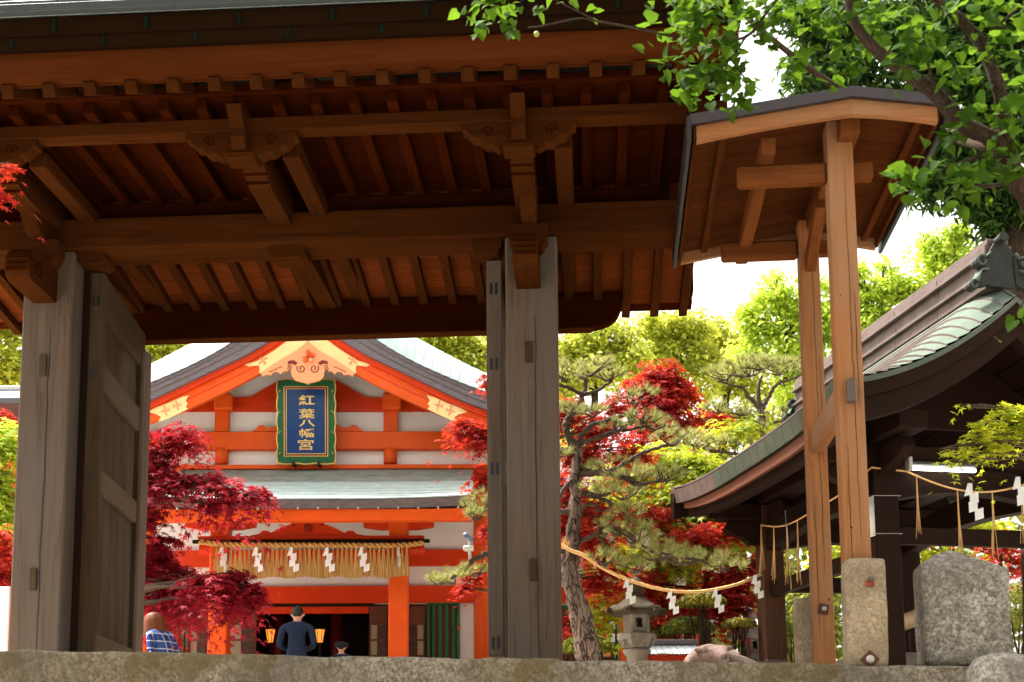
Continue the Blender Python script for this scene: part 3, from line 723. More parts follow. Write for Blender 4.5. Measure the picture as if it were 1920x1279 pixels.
# ---- the great curved gable: bargeboards, gilt plates, pendant, shingle edge, copper roof
VV = 0.55
low = [(577, 645), (540, 668), (492, 699), (425, 734), (353, 768), (273, 797), (200, 818), (140, 830)]
top = [(577, 597), (516, 640), (476, 667), (425, 690), (356, 723), (273, 763), (200, 787), (140, 800)]
band = [(577, 608), (521, 648), (480, 676), (430, 698), (359, 733), (274, 773), (200, 797), (140, 811)]
gry = [(577, 553), (449, 641), (411, 666), (356, 694), (316, 711), (275, 728), (200, 755), (140, 770)]
cre = [(577, 516), (425, 606), (370, 641), (322, 666), (300, 678), (275, 692), (200, 722), (140, 740)]
VC = 0.75
def samp(line, n=25, vq=None):
    vq = VV if vq is None else vq
    L = [S.at(x, y, vq) for x, y in line]; L = [(-(p[0] - S.u(577, p_[1], vq)), p[1]) for p, p_ in zip(L, line)]
    xs_ = [p[0] for p in L]; zs = [p[1] for p in L]; out = []
    X = [k / (n - 1) * xs_[-1] for k in range(n)]
    # smooth monotone interpolation
    z = np.interp(X, xs_, zs)
    zz = z.copy()
    for _ in range(3): zz[1:-1] = (zz[:-2] + 2 * zz[1:-1] + zz[2:]) / 4
    return X, list(zz)
uc0 = S.u(577, 640, VV)
lines = {k: samp(v) for k, v in dict(low=low, top=top, band=band, gry=gry).items()}; lines['cre'] = samp(cre, 25, VC)
def strip(nm, ka, va, kb, vb, sx, mt, par=None, t=None, smooth=False):
    A, B = lines[ka], lines[kb]
    rows = [[(uc0 + sx * A[0][i], va, A[1][i]) for i in range(25)], [(uc0 + sx * B[0][i], vb, B[1][i]) for i in range(25)]]
    o = MB().loft(rows).build(nm, mt, par or hall, smooth)
    if t: thick(o, t, 0.0)
    return o
for sx in (-1, 1):
    A, B = lines['low'], lines['band']
    Z = lambda k, i: lines[k][1][i]
    def solid(nm, ka, kb, v0, v1, mt, par=hall):
        rows = []
        for (kk, v) in ((ka, v0), (kb, v0), (kb, v1), (ka, v1), (ka, v0)):
            rows.append([(uc0 + sx * lines[kk][0][i], v, lines[kk][1][i]) for i in range(25)])
        return MB().loft(rows).build(nm, mt, par)
    bb = solid('bargeboard', 'low', 'band', VV, VV + 0.09, VERM_O)
    solid('verge_board', 'band', 'top', VV - 0.08, VV + 0.12, VERM)
    solid('shingle_edge', 'top', 'gry', VV - 0.16, VV + 0.5, EDGE)
    # thin lines of the layered edge
    for f_ in (0.35, 0.68):
        rows = []
        for (dz, v) in ((0.0, VV - 0.168), (0.012, VV - 0.168), (0.012, VV - 0.15), (0.0, VV - 0.15), (0.0, VV - 0.168)):
            rows.append([(uc0 + sx * lines['top'][0][i], v, Z('top', i) * (1 - f_) + Z('gry', i) * f_ + dz) for i in range(25)])
        MB().loft(rows).build('edge_fillet', COPB, hall)
    # a groove line along the bargeboard
    rows = []
    for (dz, v) in ((0.0, VV - 0.006), (0.016, VV - 0.006), (0.016, VV + 0.01), (0.0, VV + 0.01), (0.0, VV - 0.006)):
        rows.append([(uc0 + sx * lines['low'][0][i], v, Z('low', i) * 0.45 + Z('band', i) * 0.55 + dz) for i in range(25)])
    MB().loft(rows).build('bargeboard_bead', VERM, bb)
    # curled copper verge, one sheet after another up the slope
    NS = 26; xmax = lines['gry'][0][-1]
    def zi(k, x): return float(np.interp(x, lines[k][0], lines[k][1]))
    for i in range(NS):
        xa, xb = i / NS * xmax, (i + 1) / NS * xmax + 0.012
        rows = []
        for t in [j / 7 for j in range(8)]:
            v = VV - 0.19 + (VC - VV + 0.19) * t; e = math.sin(t * math.pi / 2)
            row = []
            for q, x in enumerate((xa, (xa + xb) / 2, xb)):
                xx = x * (1 + 0.02 * t); row.append((uc0 + sx * xx, v, zi('gry', x) * (1 - e) + zi('cre', x) * e + 0.004 + 0.010 * (q / 2.0) - 0.02 * (1 - min(1, t * 7))))
            rows.append(row)
        rows.append([(p[0], 9.0, p[2] + 0.0) for p in rows[-1]])
        MB().loft(rows).build('copper_sheet', COP, hall, True)
    # gilt plates with bird-shaped cutouts (in relief on the board)
    def plate(pts, v=VV - 0.012):
        return MB().prism([S.at(577 + sx * (x - 577), y, v) for x, y in pts], v, VV - 0.001).build('gilt_plate', BRASS, bb)
    plate([(578.5, 612), (614, 638), (640, 657), (672, 677), (697, 683), (688, 687), (668, 685), (667, 692), (668, 699), (661, 703), (655, 695), (600, 659), (578.5, 643)])
    plate([(800, 741), (813, 744), (840, 756), (862, 764), (877, 772), (860, 777), (852, 782), (858, 791), (846, 788), (820, 776), (804, 768), (801, 766), (806, 763), (802, 757), (806, 751)])
    def bird(cx, cy, a, s_, par=bb):
        sh = [(-1, 0), (-.55, .14), (-.2, .16), (-.12, .75), (.08, .95), (.16, .7), (.12, .16), (.45, .1), (.55, .35), (.7, .3), (.66, .06), (1, 0), (.66, -.06), (.7, -.3), (.55, -.35), (.45, -.1), (.12, -.16), (.16, -.7), (.08, -.95), (-.12, -.75), (-.2, -.16), (-.55, -.14)]
        q = [(cx + s_ * (x * math.cos(a) - y * math.sin(a)), cy + s_ * (x * math.sin(a) + y * math.cos(a))) for x, y in sh]
        return MB().prism([S.at(577 + sx * (x - 577), y, VV - 0.017) for x, y in q], VV - 0.017, VV - 0.0125).build('bird_cutout', PEACH, par)
    bird(661, 676, 2.2, 12); bird(822, 760, 0.25, 11); bird(844, 770, 3.4, 11)
# pendant under the apex
half = [(577, 640), (600, 658), (625, 672), (650, 688), (665, 699), (661, 706), (654, 702), (645, 703), (640, 697), (632, 697), (628, 702), (622, 696), (616, 696), (611, 691), (608, 697), (607, 706), (600, 713), (589, 716), (583, 717), (577, 720)]
pend = half + [(1154 - x, y) for x, y in reversed(half[1:-1])]
gp = MB().prism([S.at(x, y, VV - 0.07) for x, y in pend], VV - 0.07, VV - 0.02).build('gable_pendant', PEACH, hall)
for sx in (-1, 1):
    def curl(cx, cy, r0, turns, a0, w=0.009):
        pts = []
        for i in range(16):
            t = i / 15.0; r_ = r0 * (1 - 0.85 * t); a = a0 + sx * turns * t
            u, z = S.at(577 + sx * (cx - 577) + r_ * math.cos(a), cy + r_ * math.sin(a), VV - 0.073); pts.append((u, VV - 0.073, z))
        MB().tube(pts, w, 5).build('carved_curl', DRED, gp)
    curl(589, 691, 9.0, 8.5, -0.6 if sx > 0 else math.pi + 0.6, 0.008); curl(612, 688, 5.5, 8.0, 0.6 if sx > 0 else math.pi - 0.6, 0.006)
    MB().prism([S.at(577 + sx * (x - 577), y, VV - 0.076) for x, y in ((596, 680), (604, 675), (614, 677), (615, 683), (607, 682), (600, 685))], VV - 0.076, VV - 0.0705).build('pierced_hole', DRED, gp)
    for k in range(3):
        pts = []
        for i in range(6):
            t = i / 5.0; u, z = S.at(577 + sx * (626 + 8 * k + 7 * t - 577), 687 + 3.5 * k + 6 * t - 3 * t * t, VV - 0.073); pts.append((u, VV - 0.073, z))
        MB().tube(pts, 0.006, 5).build('carved_vein', DRED, gp)
u, z = S.at(578, 669, VV - 0.08)
for k in range(5):
    a = math.pi * (0.5 + 0.4 * k)
    MB().prism([(u + 0.105 * math.cos(a + d_) * r_, z + 0.105 * math.sin(a + d_) * r_) for d_, r_ in ((0, .15), (-.45, .7), (-.2, 1), (.2, 1), (.45, .7))], VV - 0.10 - 0.004 * k, VV - 0.071).build('rosette_petal', PEACH if k % 2 else VERM_O, gp)
MB().tube([(u, VV - 0.13, z), (u, VV - 0.07, z)], 0.022, 10).build('rosette_boss', VERM, gp)

# ================================================================ NAME TABLET
TB = Frame(S.o.x, S.o.y, 1.3)
vp = 1.28
tab = thing('name_tablet', 'blue name tablet with gold characters in a green and gold wavy frame', 'plaque', S.o, R(1.3))
uL_, uR_ = S.u(522, 800, vp), S.u(628, 800, vp); zT, zB = S.z(576, 719, vp), S.z(576, 868, vp)
W_, H_ = uR_ - uL_, zT - zB; uc = (uL_ + uR_) / 2
tilt = 0.16
def TV(u, z, off=0.0):       # the board leans forward at the top
    t = (z - zB) / H_
    return (u, vp + 0.05 - tilt * t - off, z)
def tpoly(nm, pts, o0, o1, mt, par=tab):
    n_ = len(pts); vv = [TV(p[0], p[1], o1) for p in pts] + [TV(p[0], p[1], o0) for p in pts]
    ff = [list(range(n_)), list(range(2 * n_ - 1, n_ - 1, -1))] + [[i, (i + 1) % n_, n_ + (i + 1) % n_, n_ + i] for i in range(n_)]
    return MB().add(vv, ff).build(nm, mt, par)
def wavy(e, amp, n_=9):
    L, Rr, T, Bm = uL_ - e, uR_ + e, zT + e, zB - e; pts = []
    def edge(a, b, nn):
        out = []
        for i in range(nn * 8):
            t = i / (nn * 8); ph = abs(math.sin(t * math.pi * nn)) ; out.append(((a[0] + (b[0] - a[0]) * t), (a[1] + (b[1] - a[1]) * t), ph))
        return out
    c = ((L, Bm), (Rr, Bm), (Rr, T), (L, T)); nrm = ((0, -1), (1, 0), (0, 1), (-1, 0)); nn = (3, 5, 3, 5)
    for k in range(4):
        for (x, z, ph) in edge(c[k], c[(k + 1) % 4], nn[k]): pts.append((x + nrm[k][0] * amp * (ph - 0.5), z + nrm[k][1] * amp * (ph - 0.5)))
    return pts
def rect(e): return [(uL_ + e, zB + e), (uR_ - e, zB + e), (uR_ - e, zT - e), (uL_ + e, zT - e)]
tpoly('gold_edge', wavy(0.016, 0.018), -0.02, 0.045, GOLD)
tpoly('green_frame', wavy(-0.002, 0.017), 0.0, 0.055, GREEN)
q = W_ * 0.11
tpoly('gold_fillet', rect(q), 0.0, 0.062, GOLD); tpoly('red_border', rect(q + 0.012), 0.0, 0.067, DRED)
tpoly('gold_fillet', rect(q + 0.035), 0.0, 0.071, GOLD); tpoly('blue_field', rect(q + 0.046), 0.0, 0.076, BLUE)
def glyphs(ch, cx, cz, size, sq=1.0, par=tab):
    cu = bpy.data.curves.new('character', 'FONT'); cu.body = ch; cu.align_x = 'CENTER'; cu.align_y = 'CENTER'; cu.size = 1.0; cu.extrude = 0.02; cu.offset = 0.022 if ch in '八紅' else 0.010; cu.resolution_u = 2
    to = bpy.data.objects.new('tmp', cu); col.objects.link(to); dg = bpy.context.evaluated_depsgraph_get()
    me = bpy.data.meshes.new_from_object(to.evaluated_get(dg)); col.objects.unlink(to); bpy.data.objects.remove(to)
    co = np.zeros(len(me.vertices) * 3); me.vertices.foreach_get('co', co); co = co.reshape(-1, 3)
    if len(co) == 0: return
    mn, mx = co.min(0), co.max(0); s_ = 1.0 / max(1e-6, mx[0] - mn[0]); c0 = (mn + mx) / 2
    out = []
    for x, y, z in co:
        u = cx + (x - c0[0]) * s_ * size * 1.05; zz = cz + (y - c0[1]) / max(1e-6, mx[1] - mn[1]) * size * sq
        out.append(TV(u, zz, 0.079 + z * 0.1))
    me.vertices.foreach_set('co', np.array(out).ravel()); me.materials.clear(); me.materials.append(GOLD); me.name = 'character'
    inst('character', me, par)
for ch, py, sq in (('紅', 751, 0.66), ('葉', 776, 0.66), ('八', 793, 0.45), ('幡', 811, 0.58), ('宮', 832, 0.72)):
    glyphs(ch, S.u(575 if ch != '宮' else 572, py, vp - 0.15), S.z(576, py, vp - 0.12), W_ * 0.265, sq)
for sx in (-1, 1):
    for k in range(4):
        zc = zB + H_ * (0.12 + 0.25 * k); x = uc + sx * (W_ / 2 - 0.035)
        pts = [TV(x + sx * 0.018 * math.cos(t * 5), zc + 0.05 * (t - 0.5) + 0.012 * math.sin(t * 5), 0.058) for t in [i / 9 for i in range(10)]]
        MB().tube(pts, 0.004, 4).build('gold_tendril', GOLD, tab)
    MB().box(uc + sx * 0.2 * W_ - 0.02 + sx * 0.02, uc + sx * 0.2 * W_ + 0.02 + sx * 0.02, vp - 0.05, VW - 0.12, zB - 0.04, zB + 0.03, 0.006).build('support_bracket', BLACK, tab)

# ================================================================ SACRED ROPE WITH STRAW FRINGE
rope = thing('straw_fringe_rope', 'thick straw rope with a deep straw fringe across the shrine porch', 'rope', S.o, R(1.3))
def twist(pts, r0, mt, nm, par, n=2, pitch=0.16, sides=6):
    L = [0.0]
    for i in range(1, len(pts)): L.append(L[-1] + (Vector(pts[i]) - Vector(pts[i - 1])).length)
    for s_ in range(n):
        out = []
        for i, p in enumerate(pts):
            t = (Vector(pts[min(i + 1, len(pts) - 1)]) - Vector(pts[max(i - 1, 0)])).normalized()
            x = t.cross(Vector((0, 0, 1)));  x = x.normalized() if x.length > 1e-4 else Vector((1, 0, 0)); y = t.cross(x)
            a = L[i] / pitch * 2 * math.pi + s_ * 2 * math.pi / n
            out.append(Vector(p) + (x * math.cos(a) + y * math.sin(a)) * r0 * 0.55)
        MB().tube(out, r0 * 0.62, sides).build(nm, mt, par, True)
ra, rb_ = S.at(374, 1016, -0.16), S.at(794, 1018, -0.16)
pts = [(ra[0] + (rb_[0] - ra[0]) * i / 150, -0.16, ra[1] + (rb_[1] - ra[1]) * i / 150 - 0.04 * math.sin(math.pi * min(1, i / 22) / 2) * math.sin(math.pi * min(1, (150 - i) / 22) / 2)) for i in range(151)]
twist(pts, 0.038, STRAW, 'rope_strand', rope)
f0, f1 = S.u(402, 1050, -0.16), S.u(767, 1050, -0.16); zt, zb = S.z(577, 1024, -0.16), S.z(577, 1082, -0.16)
NB = 42
for b in range(NB):
    uc_ = f0 + (f1 - f0) * (b + 0.5) / NB; w = (f1 - f0) / NB
    N = 95; vv = np.zeros((N * 4, 3)); ff = []
    for i in range(N):
        a = random.uniform(-0.12, 0.12) * w; e = random.uniform(-0.66, 0.66) * w; dv = random.uniform(-0.03, 0.02); bl = zb - random.uniform(-0.012, 0.012) - 0.012 * math.sin(b * 0.9); hw = random.uniform(0.0022, 0.0042)
        vv[i * 4] = (uc_ + a - hw, -0.17 + dv * 0.3, zt + 0.01); vv[i * 4 + 1] = (uc_ + a + hw, -0.17 + dv * 0.3, zt + 0.01)
        vv[i * 4 + 2] = (uc_ + e + hw, -0.17 + dv, bl); vv[i * 4 + 3] = (uc_ + e - hw, -0.17 + dv, bl)
        ff.append([i * 4, i * 4 + 1, i * 4 + 2, i * 4 + 3])
    o = MB().add(vv, ff).build('straw_bundle', STRAW, rope); tag(o, kind='stuff')
def shide(pos, h, label, group, ang=0.0, w=0.07, flip=1):
    """folded paper streamer: a zigzag of overlapping panels"""
    th = thing('paper_streamer', label, 'paper streamer', pos, ang, group)
    n_ = 4; hh = h / n_
    for k in range(n_):
        x0 = flip * (-w * 0.5 + (w * 0.42 if k % 2 else 0)) ; z0 = -k * hh * 0.86; y = -0.004 * k
        poly = [(x0 - w * 0.42, z0 + (0.0 if k else 0.0)), (x0 + w * 0.58, z0 + hh * 0.30), (x0 + w * 0.58, z0 - hh * 0.85), (x0 - w * 0.42, z0 - hh * 1.15)] if k else [(x0 + w * 0.1, hh * 0.35), (x0 + w * 0.58, hh * 0.35), (x0 + w * 0.58, -hh * 0.85), (x0 - w * 0.42, -hh * 1.1)]
        poly = [(p[0] + flip * 0.016 * k * w / 0.07, p[1]) for p in poly]
        vv = [(p[0], y + 0.012 * (i in (0, 3)), p[1]) for i, p in enumerate(poly)]
        o = MB().add(vv, [[0, 1, 2, 3]]).build('paper_fold', PAPER, th); thick(o, 0.0012)
    return th
for px, nm in ((418, 'far left paper streamer half hidden on the porch straw rope'), (482, 'paper streamer second from left on the porch straw rope'), (548, 'paper streamer third from left on the porch straw rope, left of centre'), (615, 'paper streamer third from right on the porch straw rope, right of centre'), (680, 'paper streamer second from right on the porch straw rope'), (749, 'far right thin paper streamer turned edge-on on the porch straw rope')):
    u, z = S.at(px, 1030, -0.22); p = S.m @ Vector((u, -0.22, z))
    shide(p, 0.36, 'white zigzag ' + nm, 'paper streamers on the porch rope', R(75 if px == 749 else (40 if px == 418 else 0)), 0.085)
# lit lanterns inside
LAMP = plain('lit_lantern_paper', (0.9, 0.5, 0.15), 0.6, emit=(1.0, 0.27, 0.03), es=0.4)
for px, lab in ((507, 'left lit hexagonal lantern glowing inside the shrine entrance'), (600, 'right lit hexagonal lantern glowing inside the shrine entrance')):
    u, z = S.at(px, 1190, VW + 1.1); w0 = S.m @ Vector((u, VW + 1.1, 0.35))
    L = thing('standing_lantern', lab, 'lantern', w0, R(1.3), 'lit lanterns in the entrance')
    h = z - 0.35
    MB().lathe([(0.12, 0), (0.12, 0.04), (0.02, 0.07), (0.02, h - 0.16), (0.045, h - 0.132)], 6).build('stand', BLACK, L)
    MB().lathe([(0.042, h - 0.13), (0.078, h + 0.08)], 6).build('paper_shade', LAMP, L)
    MB().lathe([(0.11, h + 0.082), (0.07, h + 0.11), (0.02, h + 0.16), (0.015, h + 0.19)], 6).build('roof', BLACK, L)
    for k in range(6):
        a = k * math.pi / 3
        MB().tube([(0.045 * math.cos(a), 0.045 * math.sin(a), h - 0.13), (0.081 * math.cos(a), 0.081 * math.sin(a), h + 0.08)], 0.006, 5).build('frame_bar', BLACK, L)
# hall plinth
MB().box(S.u(150, 1100, VW), S.u(1010, 1100, VW), VW - 0.5, VW + 5.5, -0.11, 0.33, 0.02).build('stone_plinth', S_L, hall)
# ================================================================ ROOFED TIMBER FRAME (two posts, small gable roof)
K = Frame(P(1640, 1245, 9.95).x, 9.95, -4.3)
kio = thing('roofed_post_frame', 'fresh cedar two-post frame with a small gabled roof beside the gate', 'shelter', K.o, R(-4.3))
VF, VBk = -0.33, 2.10                    # roof front and back
k_u = K.u(1605, 1048, 0.0)
def kb(nm, u0, u1, v0, v1, z0, z1, mt, par=kio, c=0.008): return MB().box(u0, u1, v0, v1, z0, z1, c).build(nm, mt, par)
ap = K.at(1597, 217, VF); lf = K.at(1306, 268, VF); rt = K.at(1757, 232, VF)
u_a = ap[0]; z_a = ap[1]
pw = 0.098
fp_ = kb('front_post', k_u - pw, k_u + pw, -pw, pw, -0.1, z_a + 0.085, WK['z'])
vb_ = 1.68; bu = K.u(1548, 1200, vb_); pb = 0.088
bp_ = kb('rear_post', k_u - pb - 0.005, k_u + pb - 0.005, vb_ - pb, vb_ + pb, -0.1, z_a, WK['z'])
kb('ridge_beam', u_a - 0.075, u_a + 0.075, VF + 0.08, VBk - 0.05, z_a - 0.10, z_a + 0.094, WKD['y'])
# cross arms
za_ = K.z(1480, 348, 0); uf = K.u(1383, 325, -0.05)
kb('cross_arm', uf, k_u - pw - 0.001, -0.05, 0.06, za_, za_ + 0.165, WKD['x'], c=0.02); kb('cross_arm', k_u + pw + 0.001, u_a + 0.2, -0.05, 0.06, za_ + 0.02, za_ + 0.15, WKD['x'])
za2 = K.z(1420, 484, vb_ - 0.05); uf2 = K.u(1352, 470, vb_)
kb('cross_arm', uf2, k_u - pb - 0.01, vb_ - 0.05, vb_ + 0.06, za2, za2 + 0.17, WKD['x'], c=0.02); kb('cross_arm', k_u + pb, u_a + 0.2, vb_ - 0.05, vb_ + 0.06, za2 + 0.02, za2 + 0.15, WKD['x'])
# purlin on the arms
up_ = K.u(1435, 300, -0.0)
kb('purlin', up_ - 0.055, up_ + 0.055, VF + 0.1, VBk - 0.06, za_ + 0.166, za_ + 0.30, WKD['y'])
# roof planes: planks, bargeboards, edge, covering
slope_l = (z_a - lf[1]) / (u_a - lf[0]); slope_r = (z_a - rt[1]) / (rt[0] - u_a)
base_z = z_a + 0.098
def kz(u): return base_z - (slope_l * (u_a - u) if u < u_a else slope_r * (u - u_a))
BLACKM = plain('dark_flashing', (0.03, 0.024, 0.022), 0.5, 0.2)
for side, ue in ((-1, lf[0]), (1, rt[0])):
    for i in range(9):
        va, vb2 = VF + 0.03 + i * (VBk - VF - 0.04) / 9, VF + 0.03 + (i + 1) * (VBk - VF - 0.04) / 9 - 0.004
        m = MB(); vv = []
        for v in (va, vb2):
            for (u, dz) in ((u_a, 0), (ue, 0), (ue, 0.02), (u_a, 0.02)): vv.append((u, v, kz(u) + dz + 0.0015 * (i % 2)))
        m.add(vv, [[0, 1, 2, 3], [7, 6, 5, 4], [0, 4, 5, 1], [1, 5, 6, 2], [2, 6, 7, 3], [3, 7, 4, 0]]); m.build('roof_plank', WS['x'], kio)
    # bargeboards front and back, slightly hollow underneath
    for v0, v1 in ((VF - 0.03, VF + 0.028), (VBk - 0.008, VBk + 0.05)):
        top_, bot = [], []
        for i in range(11):
            t = i / 10; u = u_a + (ue - u_a) * t; d = 0.125 - 0.014 * math.sin(t * math.pi)
            top_.append((u, kz(u) + 0.024)); bot.append((u, kz(u) + 0.024 - d))
        MB().prism(top_ + bot[::-1], v0, v1).build('bargeboard', WK['x'], kio)
    e0 = ue + side * 0.05
    def ez(u): return kz(u) + 0.026
    vv = []
    for v in (VF - 0.07, VBk + 0.09):
        for (u, dz) in ((u_a, 0), (e0, 0), (e0, 0.085), (u_a, 0.085)): vv.append((u, v, ez(u) + dz))
    MB().add(vv, [[0, 1, 2, 3], [7, 6, 5, 4], [0, 4, 5, 1], [1, 5, 6, 2], [2, 6, 7, 3], [3, 7, 4, 0]]).build('roof_covering', plain('dark_roof_metal_%d' % side, (0.055, 0.045, 0.048), 0.4, 0.3), kio)
    MB().beam((ue + side * 0.01, VF - 0.02, kz(ue) - 0.03), (ue + side * 0.01, VBk + 0.03, kz(ue) - 0.03), 0.03, 0.10, 0.005).build('eave_fascia', WS['y'], kio)
    MB().beam((e0 + side * 0.01, VF - 0.08, ez(e0) - 0.03), (e0 + side * 0.01, VBk + 0.10, ez(e0) - 0.03), 0.035, 0.20, 0.006).build('edge_flashing', BLACKM, kio)
    kr = (ue * 0.82 + u_a * 0.18)
    MB().beam((kr, VF + 0.05, kz(kr) - 0.03), (kr, VBk - 0.05, kz(kr) - 0.03), 0.06, 0.055, 0.005).build('batten', WS['y'], kio)
# braces and rail between the posts
MB().beam((k_u, pw * 0.9, z_a - 0.12), (k_u, vb_ - pb * 0.9, z_a - 0.75), 0.085, 0.14, 0.006).build('brace', WKD['y'], kio) if False else None
MB().beam((k_u, vb_ - pb * 0.5, K.z(1520, 505, vb_) ), (k_u, vb_ - 0.75, z_a - 0.13), 0.09, 0.14, 0.006).build('brace', WKD['y'], kio)
zr_b = K.z(1515, 850, vb_ - pb); zr_f = K.z(1560, 742, pw)
kb('rail', k_u - 0.055, k_u + 0.055, pw + 0.001, vb_ - pb - 0.001, zr_b, zr_b + 0.21, WK['y'])
bx_, bz_ = K.at(1595, 735, -pw)
METG = plain('brown_metal_box', (0.13, 0.10, 0.085), 0.45, 0.3)
kb('switch_box', bx_ - 0.033, bx_ + 0.033, -pw - 0.06, -pw - 0.001, bz_ - 0.09, bz_ + 0.09, METG, fp_, 0.008)
RUST = plain('rusty_iron', (0.11, 0.045, 0.025), 0.8, 0.3, bump=0.4)
x_, z_ = K.at(1548, 1142, vb_ - pb)
m = MB().box(-0.045, 0.045, -0.006, 0.006, -0.045, 0.045, 0.002); o = m.build('bolt_plate', RUST, bp_, loc=(k_u - 0.01, vb_ - pb - 0.006, z_)); o.rotation_euler = (0, R(12), 0)
MB().tube([(k_u - 0.005, vb_ - pb - 0.045, z_), (k_u - 0.005, vb_ - pb, z_)], 0.02, 8).build('bolt', plain('zinc_bolt', (0.45, 0.44, 0.43), 0.5, 0.5), bp_)

for (po_, u_c, hw, v_f, z1) in ((fp_, k_u, pw, -pw, z_a - 0.2), (bp_, k_u - 0.005, pb, vb_ - pb, z_a - 0.3)):
    for cx_, za__, zb__ in ((0.25, 0.9, z1), (-0.45, 0.3, 1.7), (0.6, 1.9, 2.9)):
        pts = []; z = za__
        while z < zb__: pts.append((u_c + cx_ * hw + random.uniform(-0.004, 0.004), z)); z += 0.12
        if len(pts) < 3: continue
        w = [0.0006 + 0.0016 * math.sin(i / (len(pts) - 1) * math.pi) for i in range(len(pts))]
        MB().prism([(p[0] - w[i], p[1]) for i, p in enumerate(pts)] + [(p[0] + w[i], p[1]) for i, p in reversed(list(enumerate(pts)))], v_f - 0.0018, v_f + 0.004).build('drying_crack', WT['z'], po_)
    for k in range(2):
        kx, kz_ = u_c + random.uniform(-0.7, 0.7) * hw, random.uniform(0.6, z1); rk = random.uniform(0.004, 0.008)
        MB().prism([(kx + rk * math.cos(a), kz_ + rk * 1.5 * math.sin(a)) for a in [i * math.pi / 5 for i in range(10)]], v_f - 0.0012, v_f + 0.003).build('knot', WS['z'], po_)
# ================================================================ STONES BY THE WALL
def stone_thing(name, label, cat, bm, mat, loc, rz_, part='stone'):
    o = bm_obj(bm, name, mat, None, loc, (0, 0, rz_)); return tag(o, label, cat)
# short square stone post in front of the timber post
d = 9.72; a, b = P(1588, 1150, d), P(1664, 1150, d); zt = P(1625, 1046, d).z
sp_ = thing('stone_post', 'short tan granite post with rusty bolt in front of the cedar post', 'stone post', ((a.x + b.x) / 2, d, -0.1), R(-6))
bm = rough_block(b.x - a.x, 0.26, zt + 0.1, 91, 0.008, 9, 0.03); bm_obj(bm, 'shaft', S_C, sp_, (0, 0.13, (zt + 0.1) / 2), (0, R(0.8), 0))
bl = P(1632, 1088, d - 0.02); q = Matrix.Rotation(R(6), 3, 'Z') @ (bl - Vector(sp_.location))
MB().box(q.x - 0.04, q.x + 0.03, -0.012, 0.01, q.z - 0.045, q.z + 0.0, 0.006).build('rust_patch', plain('red_rust', (0.30, 0.06, 0.035), 0.8), sp_)
MB().lathe([(0.022, 0), (0.022, 0.012), (0.014, 0.03)], 6).build('bolt_head', METG, sp_, loc=(q.x, -0.02, q.z + 0.005)).rotation_euler = (R(90), 0, 0)
b2 = P(1632, 1236, d - 0.02); q = Matrix.Rotation(R(6), 3, 'Z') @ (b2 - Vector(sp_.location))
o = MB().box(-0.05, 0.05, -0.012, 0.01, -0.05, 0.05, 0.004).build('bolt_plate', RUST, sp_, loc=(q.x, 0, q.z)); o.rotation_euler = (0, R(45), 0)
MB().lathe([(0.03, 0), (0.03, 0.012), (0.016, 0.025)], 12).build('bolt_head', plain('zinc_nut', (0.5, 0.48, 0.45), 0.5, 0.5), sp_, loc=(q.x, -0.012, q.z)).rotation_euler = (R(90), 0, 0)
# second stub behind the rear post
d = 11.4; a, b = P(1514, 1200, d), P(1585, 1200, d)
o = stone_thing('stone_post', 'pale stone stub half hidden behind the rear cedar post', 'stone post', rough_block(b.x - a.x, 0.24, P(1520, 1112, d).z + 0.03, 17, 0.008, 5, 0.03), S_C, ((a.x + b.x) / 2, d + 0.48, (P(1520, 1112, d).z) / 2), R(-4))
# pointed boundary stone
d = 9.95; a, b = P(1740, 1150, d), P(1899, 1150, d); zs_ = P(1820, 1066, d).z; zp_ = P(1818, 1020, d).z
bs = thing('boundary_stone', 'thick speckled granite marker stone with a pointed top', 'stone post', ((a.x + b.x) / 2, d + 0.2, -0.05), R(-9))
w = (b.x - a.x) * 0.99
bm = rough_block(w, 0.50, zs_ + 0.05, 23, 0.007, 14, 0.014)
hh = (zs_ + 0.05) / 2
for v in bm.verts:
    if v.co.z > hh * 0.8:
        t = (v.co.z - hh * 0.8) / (hh * 0.2); k = 1 - 0.95 * max(abs(v.co.x + 0.06) / (w / 2), abs(v.co.y) / 0.25)
        v.co.z += max(0, k) * t * (zp_ - zs_) * 1.05
bm_obj(bm, 'shaft', S_B, bs, (0, 0, hh))
# rounded boulder at the corner, in front of the wall
d = 8.75; c0 = P(1900, 1290, d)
bm = rough_block(0.5, 0.42, 0.9, 55, 0.03, 8, 0.18)
o = stone_thing('boulder', 'rounded lichen-spotted boulder in the bottom right corner', 'boulder', bm, S_B, (c0.x, d + 0.1, P(1895, 1222, d).z - 0.45), 0.3)
o2 = bm_obj(rough_block(0.7, 0.6, 1.4, 56, 0.03, 5, 0.1), 'boulder_base', S_A, o, (0, 0.02, -1.13))

